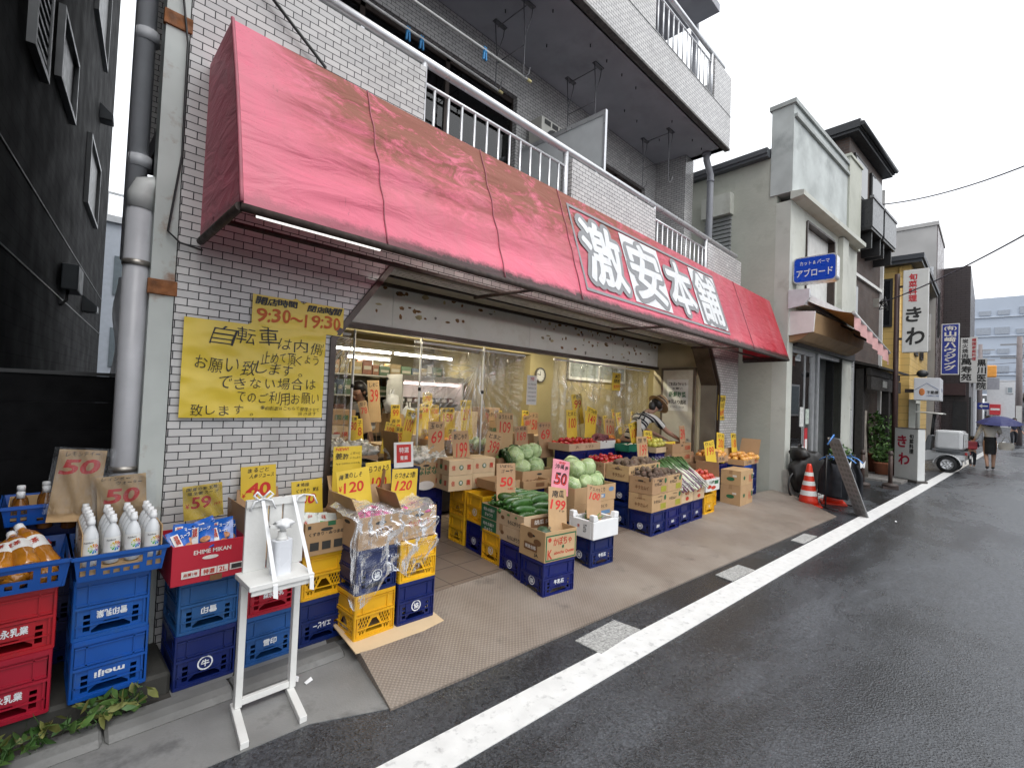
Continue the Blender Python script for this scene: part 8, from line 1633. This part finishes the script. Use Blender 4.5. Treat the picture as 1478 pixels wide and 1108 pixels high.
def person(label, loc, rz, J, sk, top, low, shoes, hair, scale=1.0, skirt=False, sleeve=1.0, curl=.5, longhair=0., legsbare=False, extra=None):
    t = thing('person', label, 'person', loc, rz); t.scale = (scale,) * 3
    j = {k: Vector(v) for k, v in J.items()}
    T = lambda k: tuple(j[k])
    up = (j['head'] - j['neck']).normalized(); fwd = j.get('face', Vector((0, 1, 0))).normalized()
    ch = [[(T('pelvis'), .105), (T('waist'), .095), (T('chest'), .115), (T('neckb'), .062), (T('neck'), .050), (tuple(j['head'] - up * .05), .066), (T('head'), .088), (tuple(j['head'] + up * .07), .070)]]
    for s in 'LR':
        ch.append([(T('chest'), .115), (T('sh' + s), .055), (T('el' + s), .040), (T('wr' + s), .026)])
        dv = (j['wr' + s] - j['el' + s]); sd = dv.cross(Vector((0, 0, 1)) if abs(dv.normalized().z) < .9 else fwd)
        hc = hand_chains(j['wr' + s], dv, sd if s == 'R' else -sd, curl); hc[0][0] = (T('wr' + s), .026); ch += hc
        ch.append([(T('pelvis'), .105), (T('hip' + s), .088), (T('kn' + s), .056), (T('an' + s), .036), (T('to' + s), .030)])
    # nose and ears belong to the same surface
    hd = j['head']; sd = up.cross(fwd).normalized()
    skinmesh('body', ch, sk, t)
    f = MB(); f.ball(tuple(hd + fwd * .098 - up * .012), (.012, .016, .018), 8, 6, 0)
    for s in (-1, 1): f.ball(tuple(hd + fwd * .086 + sd * .033 * s + up * .018), (.011, .008, .007), 8, 5, 1); f.ball(tuple(hd + sd * .092 * s), (.012, .022, .03), 8, 6, 0)
    f.ball(tuple(hd + fwd * .084 - up * .048), (.022, .008, .006), 8, 5, 2); f.build('face', [sk, M_SBLK, mat('lip', (.35, .12, .10), .5)], t, fix=False)
    q = .022
    tch = [[(T('pelvis'), .122), (T('waist'), .112), (T('chest'), .132), (T('neckb'), .066)]]
    for s in 'LR':
        e = j['sh' + s].lerp(j['el' + s], min(1, sleeve)); c = [(T('chest'), .132), (T('sh' + s), .068)]
        c.append((tuple(e), .058 if sleeve < 1 else .050))
        if sleeve > 1: c.append((tuple(j['el' + s].lerp(j['wr' + s], sleeve - 1)), .038))
        tch.append(c)
    skinmesh('top', tch, top, t)
    if skirt:
        g = MB(); pv = j['pelvis']; L = .50; g.grid(lambda u, v: (pv.x + (.135 + .02 * v - .03 * v * v) * math.cos(2 * math.pi * u) * (1 + .03 * math.sin(u * 44) * v), pv.y + (.115 + .03 * v) * math.sin(2 * math.pi * u), pv.z + .12 - L * v), 40, 8); g.build('skirt', low, t, fix=False)
    else:
        lch = []
        for s in 'LR': lch.append([(T('pelvis'), .118), (T('hip' + s), .098), (T('kn' + s), .068), (tuple(j['kn' + s].lerp(j['an' + s], .9)), .055)])
        lch.insert(0, [(tuple(j['pelvis'] + Vector((0, 0, .06))), .115), (T('pelvis'), .118)]); skinmesh('trousers', lch, low, t)
    for s in 'LR':
        a, b = j['an' + s], j['to' + s]; dd = (b - a); dd.z = 0; dd = dd.normalized() if dd.length > 1e-4 else fwd; zz = min(a.z, b.z)
        skinmesh('shoe', [[(tuple(a - dd * .03 - Vector((0, 0, .02))), .040), (tuple(a + dd * .05 - Vector((0, 0, .03))), .042), (tuple(a + dd * .15 - Vector((0, 0, .045))), .032)]], shoes, t)
    g = MB(); g.ball(tuple(hd + up * .022 - fwd * .018), (.105, .108, .115), 20, 14, fn=lambda d: (1.0 + .03 * noise.noise(d * 5)) if (d.dot(fwd) < .45 or d.dot(up) > .55) else .72)
    if longhair: g.ball(tuple(hd - fwd * .06 - up * longhair * .5), (.085, .055, longhair * .62), 16, 10, fn=nzf(3, .12, 1))
    g.build('hair', hair, t, fix=False)
    return t, j
def stripe_shirt(axis):
    m, n, b = _base('striped_shirt'); c = n.nodes.new('ShaderNodeTexCoord'); d = n.nodes.new('ShaderNodeVectorMath'); d.operation = 'DOT_PRODUCT'; d.inputs[1].default_value = axis; n.links.new(c.outputs['Object'], d.inputs[0])
    f = mth(n, 'FRACT', mth(n, 'MULTIPLY', d.outputs['Value'], 8.2)); k = ramp(n, f, .52, .56); f2 = mth(n, 'FRACT', mth(n, 'MULTIPLY', d.outputs['Value'], 24.6)); thin = mth(n, 'MULTIPLY', ramp(n, f2, .70, .74), .8)
    n.links.new(mixc(n, mth(n, 'MAXIMUM', k, thin, clamp=True), (.012, .013, .022), (.60, .60, .58)), b.inputs['Base Color']); b.inputs['Roughness'].default_value = .85; bump(n, b, nz(n, 9, 3), .3, .02); return m
ax = Vector((.40, -.12, .47)).normalized()
B = Vector((6.62, 4.0, .1))
W = lambda x, y, z: (x - B.x, y - B.y, z - B.z)
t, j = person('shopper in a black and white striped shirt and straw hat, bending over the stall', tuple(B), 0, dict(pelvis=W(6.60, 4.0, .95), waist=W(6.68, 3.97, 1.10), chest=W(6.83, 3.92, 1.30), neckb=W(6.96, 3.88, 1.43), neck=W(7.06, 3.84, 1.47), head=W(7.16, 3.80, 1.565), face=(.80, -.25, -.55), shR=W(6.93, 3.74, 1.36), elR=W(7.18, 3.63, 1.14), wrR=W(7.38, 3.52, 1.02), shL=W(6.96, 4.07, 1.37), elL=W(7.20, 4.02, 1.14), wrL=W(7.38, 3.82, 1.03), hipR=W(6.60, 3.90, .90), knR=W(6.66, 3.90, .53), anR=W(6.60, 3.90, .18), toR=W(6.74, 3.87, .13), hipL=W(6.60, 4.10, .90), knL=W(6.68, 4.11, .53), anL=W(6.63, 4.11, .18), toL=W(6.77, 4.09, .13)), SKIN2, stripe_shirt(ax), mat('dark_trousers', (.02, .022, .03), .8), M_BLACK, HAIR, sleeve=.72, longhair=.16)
hd = j['head']; up = (j['head'] - j['neck']).normalized(); g = MB(); M4 = up.to_track_quat('Z', 'Y').to_matrix().to_4x4(); M4.translation = hd + up * .055; g.T = M4; g.lathe([(.185, -.045), (.172, -.02), (.115, .004), (.112, .05), (.10, .085), (.06, .105), (.0, .108)], n=24); g.build('straw_hat', mat('straw', (.36, .25, .14), .8, var=.15, vs=40), t, fix=False)
g = MB(); g.T = M4; g.lathe([(.1145, .006), (.114, .035)], n=24, caps=False); g.build('hat_band', M_SBLK, t, fix=False)
fw = j['face'].normalized(); g = MB(); g.ball(tuple(hd + fw * .055 - up * .035), (.062, .062, .052), 14, 9); g.build('face_mask', mat('grey_mask', (.30, .31, .33), .8), t)
tt = thing('tote_bag', 'cream tote bag hanging from the shopper\'s shoulder', 'bag', (6.60, 3.80, 1.17), .3); g = MB(); g.grid(lambda u, v: (-.15 + .26 * u, .03 * math.sin(math.pi * u) * (1 - v * .6), -.17 + .34 * v), 10, 10); g.grid(lambda u, v: (-.15 + .26 * u, -.05 * math.sin(math.pi * u) * (1.2 - v), -.17 + .34 * v), 10, 10); g.build('bag', mat('cream_canvas', (.50, .46, .38), .8, var=.08), tt, fix=False); g = MB(); g.tube([(-.10, 0, .16), (.12, -.02, .28), (.28, -.03, .24), (.10, -.04, .16)], .012, 6); g.build('strap', M_SBLK, tt)
B = Vector((3.05, 5.75, .1))
STAND = dict(pelvis=(0, 0, .86), waist=(0, .01, 1.0), chest=(0, .04, 1.20), neckb=(0, .07, 1.34), neck=(0, .09, 1.38), head=(0, .14, 1.48), face=(0, .8, -.6), shR=(.17, .05, 1.28), elR=(.21, .10, 1.03), wrR=(.14, .30, .95), shL=(-.17, .05, 1.28), elL=(-.21, .10, 1.03), wrL=(-.12, .30, .95), hipR=(.09, 0, .82), knR=(.10, .03, .46), anR=(.10, 0, .09), toR=(.11, .13, .04), hipL=(-.09, 0, .82), knL=(-.10, .03, .46), anL=(-.10, 0, .09), toL=(-.11, .13, .04))
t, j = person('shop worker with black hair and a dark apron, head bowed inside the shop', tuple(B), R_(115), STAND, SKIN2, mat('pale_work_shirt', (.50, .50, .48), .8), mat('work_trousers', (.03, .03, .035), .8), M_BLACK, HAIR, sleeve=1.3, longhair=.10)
g = MB(); g.grid(lambda u, v: (-.17 + .34 * u, .15 + .035 * math.sin(math.pi * u) - .02 * v, .50 + .72 * v), 10, 8); o = g.build('apron', mat('black_apron', (.012, .012, .014), .8), t, fix=False); o.modifiers.new('s', 'SOLIDIFY').thickness = .006
WALK = dict(pelvis=(0, 0, .84), waist=(0, .0, .98), chest=(0, .02, 1.18), neckb=(0, .03, 1.32), neck=(0, .04, 1.36), head=(0, .07, 1.46), face=(0, 1, -.25), shR=(.165, .02, 1.27), elR=(.22, .10, 1.06), wrR=(.17, .27, 1.15), shL=(-.165, .02, 1.27), elL=(-.25, -.02, 1.02), wrL=(-.33, .06, .82), hipR=(.085, 0, .80), knR=(.09, .12, .46), anR=(.08, .10, .09), toR=(.08, .22, .05), hipL=(-.085, 0, .80), knL=(-.08, -.02, .45), anL=(-.06, -.20, .12), toL=(-.06, -.10, .04))
t, j = person('woman walking away in a cream blouse and black skirt under a navy umbrella', (20.4, -.02, 0), R_(-86), WALK, SKIN, mat('cream_blouse', (.58, .55, .50), .8, var=.05), mat('black_skirt', (.012, .012, .014), .8), M_BLACK, HAIR, skirt=True, sleeve=1.75, longhair=.22, scale=1.03)
t = thing('umbrella', 'open navy umbrella held by the woman in the street', 'umbrella', (20.62, -.20, 0), R_(-86)); t.rotation_euler = (R_(8), 0, R_(-86)); g = MB(); RU = .52
for k in range(8):
    a0 = k * math.pi / 4; a1 = a0 + math.pi / 4
    def uf(u, v):
        a = a0 + (a1 - a0) * u; r = RU * v * (1 - .07 * math.sin(math.pi * u) * v); return (r * math.cos(a), r * math.sin(a), 1.64 - .22 * v ** 1.8 - .0 * u)
    g.grid(uf, 6, 8)
o = g.build('canopy', mat('navy_nylon', (.022, .028, .14), .6, var=.1), t, fix=False)
g = MB(); g.tube([(0, 0, 1.68), (0, 0, 1.12)], .007, 6); g.build('shaft', M_STEEL, t); g = MB()
for k in range(8): a = k * math.pi / 4; g.tube([(RU * v / 5 * math.cos(a), RU * v / 5 * math.sin(a), 1.632 - .22 * (v / 5) ** 1.8) for v in range(6)], .004, 4)
g.build('ribs', M_STEEL, t); g = MB(); g.tube([(0, 0, 1.12), (0, 0, 1.02)], .013, 8); g.build('handle', M_BLACK, t)
tt = thing('handbag', 'pale grey handbag hanging from the walking woman\'s arm', 'bag', (20.36, -.36, .74)); g = MB(); g.grid(lambda u, v: (.05 * math.sin(2 * math.pi * u) * (1.1 - .5 * v), .15 * math.cos(2 * math.pi * u) * (.9 + .3 * math.sin(math.pi * v)), -.11 + .22 * v), 24, 8); g.build('bag', mat('bag_grey', (.42, .40, .36), .6), tt, fix=False); g = MB(); g.tube([(0, -.10, .10), (0, -.04, .26), (0, .04, .26), (0, .10, .10)], .010, 6); g.build('strap', MATS['bag_grey'], tt)
t, j = person('small child in dark clothes walking hand in hand beside the umbrella woman', (20.5, .36, 0), R_(-86), WALK, SKIN, mat('navy_jacket', (.03, .04, .08), .8, var=.4, vs=20), mat('dark_shorts', (.02, .022, .03), .8), M_RIB, HAIR, sleeve=1.6, scale=.62)
t = thing('school_bag', 'small red bag on the child\'s back', 'bag', (20.40, .36, .70), R_(-86)); g = MB(); g.box(-.11, -.07, -.12, .11, .05, .12); g.build('bag', mat('bag_red', (.38, .04, .05), .5), t, bev=.03); g = MB(); g.box(-.1, -.075, -.02, .1, -.07, .10); g.build('flap', mat('bag_red_dark', (.25, .02, .03), .5), t)
t, j = person('distant pedestrian in dark clothes near the right-hand utility pole', (39.5, -1.0, 0), R_(95), WALK, SKIN, MATS['navy_jacket'], MATS['dark_trousers'], M_BLACK, HAIR, sleeve=1.8)
